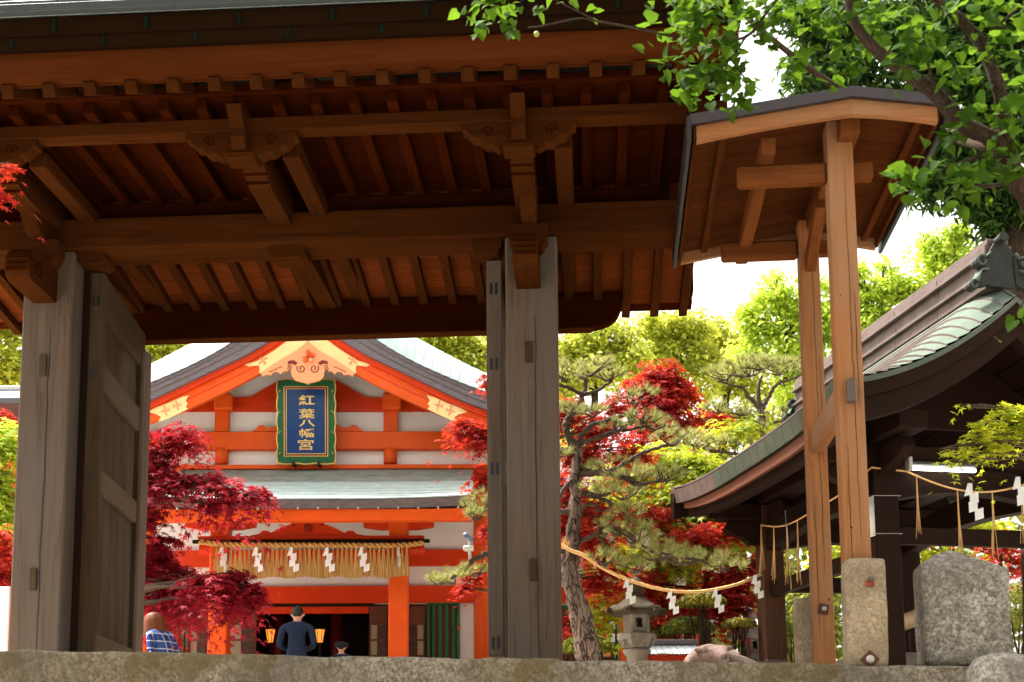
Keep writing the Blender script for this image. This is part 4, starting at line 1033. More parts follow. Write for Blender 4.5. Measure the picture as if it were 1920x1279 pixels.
# ================================================================ WATER PAVILION
T = Frame(P(1665, 1240, 13.96).x, 13.96, 11.0)
pav = thing('water_pavilion', 'dark timber purification pavilion with curved green copper roof at right', 'pavilion', T.o, R(11.0))
def tb_(nm, u0, u1, v0, v1, z0, z1, mt, par=pav, c=0.01): return MB().box(u0, u1, v0, v1, z0, z1, c).build(nm, mt, par)
WPF = wood3('lit_tone_post_timber', (0.085, 0.038, 0.022), dark=0.5, spec=0.1)  # lighter copy for the far-left post: the light on it put into colour
ph = 0.14; UP, VPp = 1.9, 3.15
farv = T.atu(1445, 1100, 0.0)[0]; VPp = max(2.6, min(3.6, farv))
for (u, v) in ((0, 0), (0, VPp), (UP, 0), (UP, VPp)):
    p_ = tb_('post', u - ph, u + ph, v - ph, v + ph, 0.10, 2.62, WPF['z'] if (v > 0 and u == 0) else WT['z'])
    if v > 0 and u == 0: tb_('copper_shoe', u - ph - 0.006, u + ph + 0.006, v - ph - 0.006, v + ph + 0.006, 0.10, 0.62, COPB, p_)
    tb_('base_stone', u - 0.22, u + 0.22, v - 0.22, v + 0.22, -0.11, 0.10, S_L, p_, 0.02)
# rainbow tie beams along both sides, straight beams front and back
def rainbow(u, v0, v1, zb, h, nm, axis):
    pts = []; N = 16
    for i in range(N + 1):
        t = i / N; pts.append((v0 + (v1 - v0) * t, zb + 0.10 * math.sin(t * math.pi)))
    for i in range(N, -1, -1):
        t = i / N; pts.append((v0 + (v1 - v0) * t, zb + h + 0.12 * math.sin(t * math.pi) - 0.05 * (1 - min(1, min(t, 1 - t) * 8))))
    return MB().prism(pts, u - 0.09, u + 0.09, 'yz' if axis == 'y' else 'xz').build(nm, WT[axis], pav)
rainbow(0, ph - 0.02, VPp - ph + 0.02, 2.02, 0.30, 'tie_beam', 'y'); rainbow(UP, ph, VPp - ph, 2.02, 0.30, 'tie_beam', 'y')
rainbow(0, ph - 0.02, UP - ph + 0.02, 2.05, 0.24, 'tie_beam', 'x'); rainbow(VPp, ph, UP - ph, 2.05, 0.24, 'tie_beam', 'x')
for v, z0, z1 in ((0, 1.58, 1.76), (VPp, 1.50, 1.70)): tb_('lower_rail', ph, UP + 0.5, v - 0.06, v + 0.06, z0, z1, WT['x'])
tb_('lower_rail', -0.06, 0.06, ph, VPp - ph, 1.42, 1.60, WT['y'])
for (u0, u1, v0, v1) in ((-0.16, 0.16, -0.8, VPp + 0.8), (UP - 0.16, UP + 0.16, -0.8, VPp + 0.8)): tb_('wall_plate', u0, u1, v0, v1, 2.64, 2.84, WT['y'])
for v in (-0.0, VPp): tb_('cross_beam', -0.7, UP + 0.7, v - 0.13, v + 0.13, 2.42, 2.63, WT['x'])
for (u, v) in ((0, 0), (0, VPp)):
    for s_ in (-1, 1):
        MB().prism([(s_ * 0.15, 2.42), (s_ * 0.55, 2.40), (s_ * 0.62, 2.30), (s_ * 0.52, 2.24), (s_ * 0.38, 2.20), (s_ * 0.28, 2.12), (s_ * 0.15, 2.10)], v - 0.07 if True else 0, v + 0.07).build('carved_nose', WT['x'], pav, loc=(u, 0, 0))
    MB().prism([(-0.15, 2.62), (-0.62, 2.60), (-0.70, 2.48), (-0.55, 2.40), (-0.36, 2.36), (-0.15, 2.30)], -0.07, 0.07, 'yz').build('carved_nose', WT['y'], pav, loc=(u, v, 0))
# roof: left eave runs back from the front corner, ridge runs back, front gable verge sweeps up
ZE = 2.90; UE = -0.98; UR = 0.95; ZR = 4.22
vF, vB = -1.22, T.atu(1258, 930, UE)[0]
vRF, vRB = -0.98, vB - 0.15
def prof(s):                       # s 0 at eave, 1 at ridge
    return ZE + (ZR - ZE) * (0.55 * s + 0.45 * s * s)
def eup(v):                        # eave lifts toward the corners
    t = (v - vF) / (vB - vF); return 0.16 * abs(2 * t - 1) ** 3 - 0.02
NCR = 15
for side in (-1, 1):
    for i in range(NCR):
        s0, s1 = i / NCR, (i + 1) / NCR + 0.01
        rows = []
        for (s, dz) in ((s0, 0.030), (s1, 0.004)):
            row = []
            for k in range(33):
                t = k / 32.0; v = vF + (vB - vF) * t
                # the courses dip at the front verge
                front = max(0.0, 1 - (v - vF) / 0.75); back = max(0.0, 1 - (vB - v) / 0.6)
                dip = 0.30 * (front ** 2) * (0.25 + 0.75 * s) + 0.10 * back ** 2 * s
                u = UR + side * (UR - UE) * (1 - s) * (1 if side > 0 else 1) if side > 0 else UE + (UR - UE) * s
                row.append((u, v, prof(s) + eup(v) * (1 - s) ** 2 + dz - dip))
            rows.append(row)
        rows.append([(p[0], p[1], p[2] - 0.02) for p in rows[0]])
        MB().loft([rows[0], rows[1]]).build('copper_course', COPG, pav)
        MB().loft([rows[2], rows[0]]).build('course_lip', COPB, pav)
# soffit boards under the slope
for side in (-1, 1):
    for i in range(8):
        s0, s1 = i / 8, (i + 1) / 8 - 0.006
        rows = []
        for s in (s0, s1):
            u = UE + 0.05 + (UR - UE - 0.05) * s if side < 0 else UR + (UR - UE - 0.05) * (1 - s)
            rows.append([(u, vF + 0.12 + (vB - vF - 0.24) * k / 12, prof(s) - 0.20 - 0.08 * s + eup(vF + (vB - vF) * k / 12) * (1 - s)) for k in range(13)])
        thick(MB().loft(rows).build('soffit_plank', WT['y'], pav), 0.02)
# eave edge: copper-clad band in panels, fascia board beneath, both following the lift
NP = 22
for i in range(NP):
    va, vb2 = vF + (vB - vF) * i / NP, vF + (vB - vF) * (i + 1) / NP - 0.006
    vv = []
    for v in (va, vb2):
        z = ZE + eup(v) - 0.008
        for (u, zz) in ((UE - 0.012, z), (UE + 0.03, z - 0.185), (UE + 0.16, z - 0.185), (UE + 0.13, z)): vv.append((u, v, zz))
    MB().add(vv, [[0, 1, 2, 3], [7, 6, 5, 4], [0, 4, 5, 1], [1, 5, 6, 2], [2, 6, 7, 3], [3, 7, 4, 0]]).build('eave_panel', COPD if i < 15 else COPB, pav)
N = 16; rows = []
for (du, dz) in ((0.06, -0.195), (0.07, -0.33), (0.12, -0.33), (0.12, -0.195), (0.06, -0.195)):
    rows.append([(UE + du, vF + 0.05 + (vB - vF - 0.4) * k / N, ZE + eup(vF + (vB - vF) * k / N) + dz) for k in range(N + 1)])
MB().loft(rows).build('eave_fascia', WH['y'], pav)
rows = []
for (du, dz) in ((0.14, -0.31), (0.15, -0.43), (0.26, -0.43), (0.26, -0.31), (0.14, -0.31)):
    rows.append([(UE + du, vF + 0.05 + (vB - vF - 0.35) * k / N, ZE + eup(vF + (vB - vF) * k / N) + dz) for k in range(N + 1)])
MB().loft(rows).build('eave_fascia', WT['y'], pav)
for k in range(16):
    v = vF + 0.2 + k * (vB - vF - 0.5) / 15
    MB().beam((UE + 0.16, v, ZE + eup(v) - 0.36), (UR - 0.3, v, prof(0.85) - 0.32), 0.07, 0.09, 0.004).build('rafter', WT['x'], pav)
# front and rear gable verge boards
for v0, v1, gd in ((vF - 0.04, vF + 0.16, 1), (vB - 0.16, vB + 0.02, 0)):
    for side in (-1, 1):
        for (nm, o0, o1, mt, dv) in (('verge_edge', -0.005, -0.06, COPD, 0.0), ('verge_board', -0.062, -0.2, WT['x'], 0.02), ('bargeboard', -0.202, -0.42, WT['x'], 0.05)):
            tp, bt = [], []
            for i in range(15):
                s = i / 14; u = UE + (UR - UE) * s if side < 0 else 2 * UR - (UE + (UR - UE) * s)
                zz = prof(s) + 0.14 * (1 - s) ** 2 - (0.30 * (0.25 + 0.75 * s) if gd else 0.10 * s)
                tp.append((u, zz + o0)); bt.append((u, zz + o1))
            MB().prism(tp + bt[::-1], v0 + dv, v1).build(nm, mt, pav)
m = MB(); m.prism([(UE + 0.6, 2.86), (2 * UR - UE - 0.6, 2.86), (UR, 4.0)], -0.02, 0.04); m.build('gable_board', WT['x'], pav)
m = MB(); m.prism([(UE + 0.15, 2.45), (2 * UR - UE - 0.15, 2.45), (2 * UR - UE - 0.4, 2.9), (UR, 4.0), (UE + 0.4, 2.9)], VPp - 0.02, VPp + 0.04); m.build('gable_board', WT['x'], pav)
# ridge: stacked copper boxes with caps, scroll ornaments at both ends
rz0 = prof(1) - 0.12
zz = rz0
for (w, h, nm) in ((0.16, 0.13, 'ridge_course'), (0.20, 0.03, 'ridge_cap'), (0.14, 0.17, 'ridge_course'), (0.19, 0.035, 'ridge_cap'), (0.15, 0.10, 'ridge_course'), (0.12, 0.06, 'ridge_cap')):
    nseg = 5 if nm == 'ridge_course' else 1
    for k in range(nseg):
        a_, b_ = vRF + (vRB - vRF) * k / nseg, vRF + (vRB - vRF) * (k + 1) / nseg - (0.004 if nseg > 1 else 0)
        tb_(nm, UR - w, UR + w, a_, b_, zz + 0.001, zz + h, COPB, pav, 0.006)
    zz += h + 0.002
def ridge_ornament(v, dirv, sc_o=1.0):
    o = bpy.data.objects.new('ridge_ornament', MB().prism([(UR - 0.22, rz0), (UR + 0.22, rz0), (UR + 0.27, rz0 + 0.2), (UR + 0.2, rz0 + 0.48), (UR + 0.1, rz0 + 0.66), (UR - 0.1, rz0 + 0.66), (UR - 0.2, rz0 + 0.48), (UR - 0.27, rz0 + 0.2)], v - 0.03, v + 0.05).mesh('ridge_ornament', COPK)); col.objects.link(o); o.parent = pav
    for sx in (-1, 1):
        def fin(pts, nm):
            rows = [[(UR + sx * p[0], v - 0.10, rz0 + p[1]) for p in pts], [(UR + sx * p[0], v + 0.10, rz0 + p[1]) for p in pts]]
            thick(MB().loft(rows).build(nm, COPG, o, True), 0.02)
        def spiral(cx, cz, r, a0, a1, n_=18, sh=0.5): return [(cx + r * (1 - sh * i / n_) * math.cos(a0 + (a1 - a0) * i / n_), cz + r * (1 - sh * i / n_) * math.sin(a0 + (a1 - a0) * i / n_)) for i in range(n_ + 1)]
        fin([(0.20, 0.50), (0.26, 0.44)] + spiral(0.33, 0.36, 0.10, 2.3, -3.6), 'scroll_fin')
        fin([(0.24, 0.25), (0.34, 0.24), (0.40, 0.14), (0.42, 0.05)] + spiral(0.47, 0.0, 0.085, 2.8, -3.2), 'scroll_fin')
        for (cx, cz, r) in ((0.33, 0.36, 0.09), (0.47, 0.0, 0.075)):
            MB().tube([(UR + sx * cx, v - 0.07, rz0 + cz), (UR + sx * cx, v + 0.07, rz0 + cz)], r, 16).build('scroll_core', COPK, o)
        MB().prism([(UR + sx * x, rz0 + z) for x, z in ((0.18, 0.45), (0.36, 0.30), (0.30, 0.2), (0.42, 0.1), (0.50, -0.03), (0.3, 0.0), (0.2, 0.03))], v - 0.05, v + 0.06).build('fin_body', COPK, o)
    MB().tube([(UR, v - 0.13 * dirv, rz0 + 0.72), (UR, v + 0.3 * dirv, rz0 + 0.66)], 0.075, 12).build('ridge_end_tile', COPK, o)
    o.scale = (sc_o, sc_o, sc_o); o.location = (UR * (1 - sc_o), v * (1 - sc_o), rz0 * (1 - sc_o))
ridge_ornament(vRF - 0.03, 1, 0.72); ridge_ornament(vRB + 0.03, -1, 0.55)
# fluorescent lamp on the front beam
fa, fb = T.at(1708, 875, -0.2), T.at(1828, 879, -0.2)
fl = thing('fluorescent_lamp', 'lit white fluorescent tube lamp under the pavilion roof', 'lamp', T.o, R(11))
MB().box(fa[0] - 0.04, fb[0] + 0.02, -0.24, -0.135, fa[1] + 0.018, fa[1] + 0.055, 0.01).build('housing', plain('lamp_housing', (0.05, 0.048, 0.045), 0.5), fl)
MB().tube([(fa[0], -0.2, fa[1] - 0.015), (fb[0], -0.2, fb[1] - 0.02)], 0.024, 12).build('tube', plain('lit_tube', (0.95, 0.95, 0.95), 0.4, emit=(1, 1, 0.98), es=2.5), fl)
MB().box(fa[0] - 0.045, fa[0] - 0.002, -0.25, -0.15, fa[1] - 0.05, fa[1] + 0.10, 0.006).build('end_cap', plain('lamp_cap', (0.5, 0.5, 0.48), 0.5), fl)
# paper notice tied to the near post
na = T.at(1641, 970, -ph)
nt = thing('paper_notice', 'white paper notice tied to the near pavilion post', 'notice', T.o, R(11))
z0, z1 = T.z(1650, 1008, -0.05), T.z(1650, 934, -0.05)
rows = [[(-ph - 0.012 - 0.015 * math.sin(k / 6 * math.pi), -ph - 0.01 + 0.27 * k / 6, z) for k in range(7)] for z in (z0, z1)]
thick(MB().loft(rows).build('sheet', PAPER, nt, True), 0.002)
for z in (z0 + 0.02, z1 + 0.0):
    MB().tube([(-ph - 0.02, -ph - 0.02, z), (ph + 0.015, -ph - 0.015, z + 0.01), (ph + 0.015, ph + 0.01, z), (-ph - 0.02, ph + 0.01, z), (-ph - 0.02, -ph - 0.02, z)], 0.004, 5).build('tie_string', plain('grey_string', (0.4, 0.38, 0.34), 0.8), nt)
# rope with straw tassels hung between the pavilion posts
pr = thing('tasselled_rope', 'thin straw rope with hanging straw tassels around the pavilion posts', 'rope', T.o, R(11))
zl_ = T.z(1665, 876, -ph - 0.02)
A_ = (-ph - 0.03, VPp - ph - 0.03, T.at(1431, 986, VPp - ph)[1]); B_ = (-ph - 0.03, -ph - 0.03, zl_); C_ = (ph + 0.02, -ph - 0.04, zl_ - 0.02); D_ = (UP, -ph - 0.05, zl_ - 0.02)
pl = []
for i in range(31):
    t = i / 30; pl.append((A_[0], A_[1] + (B_[1] - A_[1]) * t, A_[2] + (B_[2] - A_[2]) * t - 0.22 * math.sin(math.pi * t) ** 1.2 * (1.0 - 0.3 * t) - 0.03 * math.sin(9 * t)))
for i in range(1, 31):
    t = i / 30; pl.append((C_[0] + (D_[0] - C_[0]) * t, C_[1], C_[2] - 0.22 * math.sin(math.pi * t)))
MB().tube(pl, 0.011, 6).build('rope', ROPE, pr, True)
for idx in (0, 4, 8, 11, 15, 19, 24, 28, 33, 41, 48, 54):
    p = Vector(pl[idx]); m = MB(); L_ = random.uniform(0.62, 0.8)
    for k in range(7):
        e = random.uniform(-0.05, 0.05); f = random.uniform(-0.03, 0.03); ll = L_ * random.uniform(0.8, 1.05)
        m.tube([p, p + Vector((e * 0.3, f * 0.3, -ll * 0.5)), p + Vector((e, f, -ll))], [0.006, 0.004, 0.0025], 4)
    m.build('straw_tassel', ROPE, pr)
for (px, py, lab) in ((1822, 912, 'white zigzag paper streamer hanging in front of the pavilion crossbeam'), (1912, 900, 'white zigzag paper streamer at the right picture edge under the pavilion')):
    u, z = T.at(px, py, -ph - 0.1); p = T.m @ Vector((u, -ph - 0.1, z)); shide(p, 0.40, lab, None, R(11), 0.095)
u, z = T.atu(1475, 962, -ph - 0.05); p = T.m @ Vector((-ph - 0.06, u, z)); shide(p, 0.36, 'narrow paper streamer turned edge-on near the far pavilion post', None, R(80), 0.06)
# basin with bamboo pipe inside the pavilion
bw = thing('water_basin', 'grey stone basin standing inside the pavilion', 'basin', T.m @ Vector((0.95, 1.7, 0)), R(11))
MB().box(-0.62, 0.62, -0.8, 0.8, 0, 0.52, 0.04).build('trough', S_L, bw); MB().box(-0.5, 0.5, -0.68, 0.68, 0.5, 0.525, 0.004).build('water', plain('dark_water', (0.03, 0.04, 0.045), 0.05), bw)
BAM = plain('bamboo', (0.48, 0.36, 0.20), 0.4); BAMC = plain('cut_bamboo', (0.40, 0.17, 0.05), 0.6)
bpv = thing('bamboo_pipe', 'thick cut bamboo pipe lying across the pavilion basin', 'pipe', (0, 0, 0))
a, b = P(1745, 1150, 14.6), P(1660, 1178, 15.6)
MB().tube([b, a], 0.095, 18).build('pipe', BAM, bpv, True)
dr = (a - b).normalized(); MB().tube([a + dr * 0.001, a + dr * 0.006], 0.088, 18).build('cut_end', BAMC, bpv)
for px in (1696,):
    q = P(px, 1172, 15.2); MB().tube([(q.x, q.y, 0), (q.x, q.y, q.z - 0.09)], 0.055, 10).build('support_stake', WT['z'], bpv)

# ================================================================ ROPE FROM PINE TO PAVILION, WITH STREAMERS
rp = thing('sagging_rope', 'pale twisted straw rope sagging from the pine trunk to the pavilion', 'rope')
ctrl = [(1054, 1022, 15.35), (1070, 1032, 15.3), (1095, 1042, 15.35), (1135, 1068, 15.5), (1180, 1088, 15.65), (1230, 1103, 15.85), (1280, 1110, 16.05), (1330, 1107, 16.3), (1380, 1096, 16.5), (1426, 1077, 16.75)]
cp = [P(*c) for c in ctrl]; pts = []
for i in range(len(cp) - 1):
    p0, p1, p2, p3 = cp[max(i - 1, 0)], cp[i], cp[i + 1], cp[min(i + 2, len(cp) - 1)]
    for k in range(14):
        t = k / 14; pts.append(0.5 * ((2 * p1) + (p2 - p0) * t + (2 * p0 - 5 * p1 + 4 * p2 - p3) * t * t + (3 * p1 - p0 - 3 * p2 + p3) * t ** 3))
pts.append(cp[-1])
twist(pts, 0.021, ROPE, 'rope_strand', rp, 3, 0.10, 5)
m = MB()
for k in range(40):
    p = P(1056 + random.uniform(-3, 8), 1022 + random.uniform(-3, 8), 15.35); q = p + Vector((random.uniform(-0.06, 0.05), random.uniform(-0.05, 0.02), random.uniform(0.0, 0.11)))
    m.tube([p, q], [0.005, 0.002], 4)
m.build('frayed_end', ROPE, rp)
for (px, py, dd, lab) in ((1178, 1090, 15.65, 'white paper streamer in front of the stone lantern cap'), (1259, 1110, 15.98, 'white paper streamer just right of the nearer stone lantern'), (1344, 1108, 16.35, 'white paper streamer at the middle right of the sagging rope'), (1418, 1082, 16.55, 'white paper streamer beside the far pavilion post')):
    shide(P(px, py, dd - 0.05), 0.30, lab, 'paper streamers on the sagging rope', R(random.uniform(-15, 15)), 0.07, 1)
# ================================================================ STONE LANTERNS
def stone_lantern(label, loc, h_total, rz_, cap_mat, body_mat):
    L = thing('stone_lantern', label, 'stone lantern', loc, rz_, 'stone lanterns in the garden')
    s_ = h_total / 2.1
    def Z(x): return x * s_
    MB().lathe([(0.42, -0.1), (0.42, 0.14), (0.36, 0.2), (0.30, 0.24)], 6, sc=(s_, s_)).build('base', body_mat, L)
    MB().lathe([(0.235, 0.24), (0.20, 0.30), (0.185, 0.55), (0.215, 0.60), (0.215, 0.65), (0.185, 0.70), (0.19, 0.92), (0.25, 0.98), (0.25, 1.03), (0.22, 1.05)], 20).build('shaft', body_mat, L, True).scale = (s_, s_, s_)
    md = MB().lathe([(0.22, 1.05), (0.30, 1.12), (0.345, 1.20), (0.36, 1.205), (0.36, 1.31), (0.30, 1.33)], 6).build('platform', body_mat, L); md.scale = (s_, s_, s_)
    for k in range(12):
        a = (k + 0.5) * math.pi / 6; r_ = 0.275
        pts = [(r_ * math.cos(a + x) * q_, r_ * math.sin(a + x) * q_, z) for x, q_, z in ((-0.20, 1.13, 1.20), (-0.19, 1.06, 1.14), (-0.08, 0.93, 1.085), (0.08, 0.93, 1.085), (0.19, 1.06, 1.14), (0.20, 1.13, 1.20))]
        MB().tube(pts, 0.013, 5).build('lotus_petal', body_mat, md)
    # fire box: six corner stiles with window openings
    fb_ = MB()
    R0 = 0.245
    for k in range(6):
        a = k * math.pi / 3; a2 = a + math.pi / 3
        c1 = Vector((R0 * math.cos(a), R0 * math.sin(a), 0)); c2 = Vector((R0 * math.cos(a2), R0 * math.sin(a2), 0))
        n_ = ((c1 + c2) / 2).normalized() * 0.05
        def pan(t0, t1, z0, z1):
            p = c1.lerp(c2, t0); q = c1.lerp(c2, t1); vv = [(p.x, p.y, z0), (q.x, q.y, z0), (q.x, q.y, z1), (p.x, p.y, z1)]
            vv += [(x - n_.x, y - n_.y, z) for x, y, z in vv]
            fb_.add(vv, [[0, 1, 2, 3], [7, 6, 5, 4], [0, 4, 5, 1], [1, 5, 6, 2], [2, 6, 7, 3], [3, 7, 4, 0]])
        if k % 3 == 1 or k % 3 == 2 and False:
            pan(0, 0.25, 1.332, 1.68); pan(0.75, 1, 1.332, 1.68); pan(0.25, 0.75, 1.332, 1.42); pan(0.25, 0.75, 1.60, 1.68)
        else:
            pan(0, 1, 1.332, 1.68)
            p = c1.lerp(c2, 0.5); 
    fo = fb_.build('fire_box', body_mat, L); fo.scale = (s_, s_, s_)
    # roof with curled corners
    rows = []; NN = 48
    for (r_, z, up) in ((0.22, 1.66, 0), (0.46, 1.665, 0.03), (0.50, 1.73, 0.05), (0.44, 1.79, 0.05), (0.34, 1.83, 0.03), (0.25, 1.92, 0.0), (0.17, 1.99, 0), (0.14, 2.0, 0)):
        row = []
        for k in range(NN + 1):
            a = 2 * math.pi * k / NN; hexr = math.cos(math.pi / 6) / math.cos((a % (math.pi / 3)) - math.pi / 6)
            cr = abs(((a / (math.pi / 3)) % 1) - 0.5) * 2
            row.append((r_ * (0.88 * hexr + 0.12) * math.cos(a), r_ * (0.88 * hexr + 0.12) * math.sin(a), z + up * cr ** 4))
        rows.append(row)
    rf = MB().loft(rows).build('roof', cap_mat, L, True); rf.scale = (s_, s_, s_)
    for k in range(6):
        a = k * math.pi / 3; c_ = Vector((0.50 * math.cos(a), 0.50 * math.sin(a), 1.74)); rad = Vector((math.cos(a), math.sin(a), 0)); tan = Vector((-math.sin(a), math.cos(a), 0))
        pts = [c_ + rad * (0.065 * (1 - 0.6 * t) * math.cos(-2.6 + 6.5 * t)) + Vector((0, 0, 0.065 * (1 - 0.6 * t) * math.sin(-2.6 + 6.5 * t))) for t in [i / 16 for i in range(17)]]
        rows = [[p - tan * 0.06 for p in pts], [p + tan * 0.06 for p in pts]]
        o = MB().loft(rows).build('corner_curl', cap_mat, rf, True); thick(o, 0.022, 0)
        MB().tube([c_ - tan * 0.055, c_ + tan * 0.055], 0.045, 12).build('corner_curl', cap_mat, rf)
    MB().lathe([(0.13, 2.0), (0.15, 2.02), (0.13, 2.05), (0.115, 2.06), (0.145, 2.10), (0.15, 2.18), (0.13, 2.26), (0.08, 2.32), (0.02, 2.36)], 20).build('finial', cap_mat, L, True).scale = (s_, s_, s_)
    return L
p = P(1195, 1250, 16.5); zk_ = P(1195, 1082, 16.5).z
stone_lantern('grey stone lantern with dark mossy cap beside the pine trunk', (p.x, 16.5, 0), zk_ * 2.1 / 2.36, R(8), S_LD, S_L)
p = P(1408, 1250, 18.4); zk_ = P(1408, 1140, 18.4).z
stone_lantern('pale stone lantern with sun-toned cap half hidden behind the far pavilion post', (p.x, 18.4, 0), zk_ * 2.1 / 2.36, R(20), S_W, S_L)  # cap granite paler than the body: sunlight from above put into its colour

# ================================================================ RECLINING STONE OX
def skin_mesh(name, joints, edges, root, mat, levels=2, parent=None, loc=(0, 0, 0), rz_=0.0, mats=None, pick=None):
    me = bpy.data.meshes.new(name); me.from_pydata([j[0] for j in joints], edges, [])
    o = bpy.data.objects.new(name, me); col.objects.link(o)
    sk = o.modifiers.new('skin', 'SKIN'); sk.use_smooth_shade = True
    for i, j in enumerate(joints):
        r_ = j[1]; me.skin_vertices[0].data[i].radius = (r_, r_) if not isinstance(r_, tuple) else r_
        me.skin_vertices[0].data[i].use_root = (i == root)
    ss = o.modifiers.new('sub', 'SUBSURF'); ss.levels = levels; ss.render_levels = levels
    dg = bpy.context.evaluated_depsgraph_get(); nm = bpy.data.meshes.new_from_object(o.evaluated_get(dg))
    o.modifiers.clear(); o.data = nm; bpy.data.meshes.remove(me); nm.name = name
    nm.materials.clear()
    for m_ in (mats or [mat]): nm.materials.append(m_)
    nm.polygons.foreach_set('use_smooth', [True] * len(nm.polygons))
    if pick:
        for p_ in nm.polygons: p_.material_index = pick(p_.center)
    if parent: o.parent = parent
    o.location = loc; o.rotation_euler = (0, 0, rz_)
    return o
od = 16.2
op = P(1340, 1250, od); oz = P(1300, 1203, od).z
ox = thing('ox_statue', 'pinkish stone statue of a reclining ox in front of the garden', 'statue', (op.x, od, 0), R(0))
b0 = oz - 0.58
MB().box(-0.75, 0.75, -0.62, 0.4, GZ - 0.02, b0, 0.04).build('pedestal', S_L, ox)
J = [((-0.26, 0.0, oz - 0.23), (0.22, 0.23)), ((0.04, 0.02, oz - 0.28), (0.22, 0.22)), ((0.32, 0.05, oz - 0.31), (0.20, 0.20)), ((0.54, 0.05, oz - 0.38), (0.13, 0.14)),
     ((-0.16, -0.20, oz - 0.20), (0.14, 0.14)), ((-0.05, -0.36, oz - 0.19), (0.125, 0.12)), ((0.02, -0.50, oz - 0.24), (0.085, 0.085)), ((0.05, -0.585, oz - 0.265), (0.075, 0.062)),
     ((-0.19, -0.34, oz - 0.13), 0.040), ((-0.29, -0.31, oz - 0.13), 0.024), ((0.09, -0.32, oz - 0.12), 0.040), ((0.18, -0.28, oz - 0.115), 0.024),
     ((-0.38, -0.25, b0 + 0.12), 0.10), ((-0.12, -0.40, b0 + 0.06), 0.06), ((0.40, -0.24, b0 + 0.12), 0.13), ((0.12, -0.36, b0 + 0.06), 0.06), ((0.66, -0.02, b0 + 0.14), 0.05)]
E = [(0, 1), (1, 2), (2, 3), (0, 4), (4, 5), (5, 6), (6, 7), (5, 8), (8, 9), (5, 10), (10, 11), (0, 12), (12, 13), (2, 14), (14, 15), (3, 16)]
skin_mesh('ox_body', J, E, 1, S_P, 2, ox)
SHD = plain('stone_hollow', (0.06, 0.04, 0.035), 0.9)
for sx in (-1, 1):
    MB().lathe([(0.016, 0), (0.012, 0.012)], 8).build('nostril', SHD, ox, loc=(0.055 + sx * 0.028, -0.655, oz - 0.262)).rotation_euler = (R(80), 0, 0)
    MB().lathe([(0.018, 0), (0.012, 0.012)], 8).build('eye', SHD, ox, loc=(-0.01 + sx * 0.082, -0.455, oz - 0.165)).rotation_euler = (R(70), 0, R(sx * 30))

# ================================================================ PEOPLE
NAVY = plain('navy_sweater', (0.006, 0.016, 0.045), 0.9, bump=0.3)
BLACKT = plain('black_trousers', (0.012, 0.012, 0.014), 0.85)
HAIRB = plain('black_hair', (0.008, 0.007, 0.006), 0.55); HAIRR = wood('auburn_hair', (0.20, 0.062, 0.024), 'z', dark=0.45, rough=0.55, gs=2.5, spec=0.15)
def plaid():
    t = NT('blue_plaid'); v = t.coords((1, 1, 1)); sx = t.n('ShaderNodeSeparateXYZ'); t.l(v, sx.inputs[0])
    def line(sock, f, w): 
        a = t.math('FRACT', t.math('MULTIPLY', sock, f)); return t.math('LESS_THAN', t.math('ABSOLUTE', t.math('SUBTRACT', a, 0.5)), w)
    d1 = t.math('ADD', sx.outputs[0], t.math('MULTIPLY', sx.outputs[1], 0.6))
    l1 = line(d1, 11, 0.07); l2 = line(sx.outputs[2], 11, 0.07); b1 = line(d1, 5.5, 0.25); b2 = line(sx.outputs[2], 5.5, 0.25)
    c = t.mix(t.math('MULTIPLY', t.math('ADD', b1, b2), 0.4), (0.018, 0.035, 0.16), (0.05, 0.10, 0.30))
    c = t.mix(t.math('MULTIPLY', t.math('MAXIMUM', l1, l2), 0.8), c, (0.55, 0.60, 0.70)); t.bsdf(c, 0.85, spec=0.15); return t.m
PLAID = plaid()
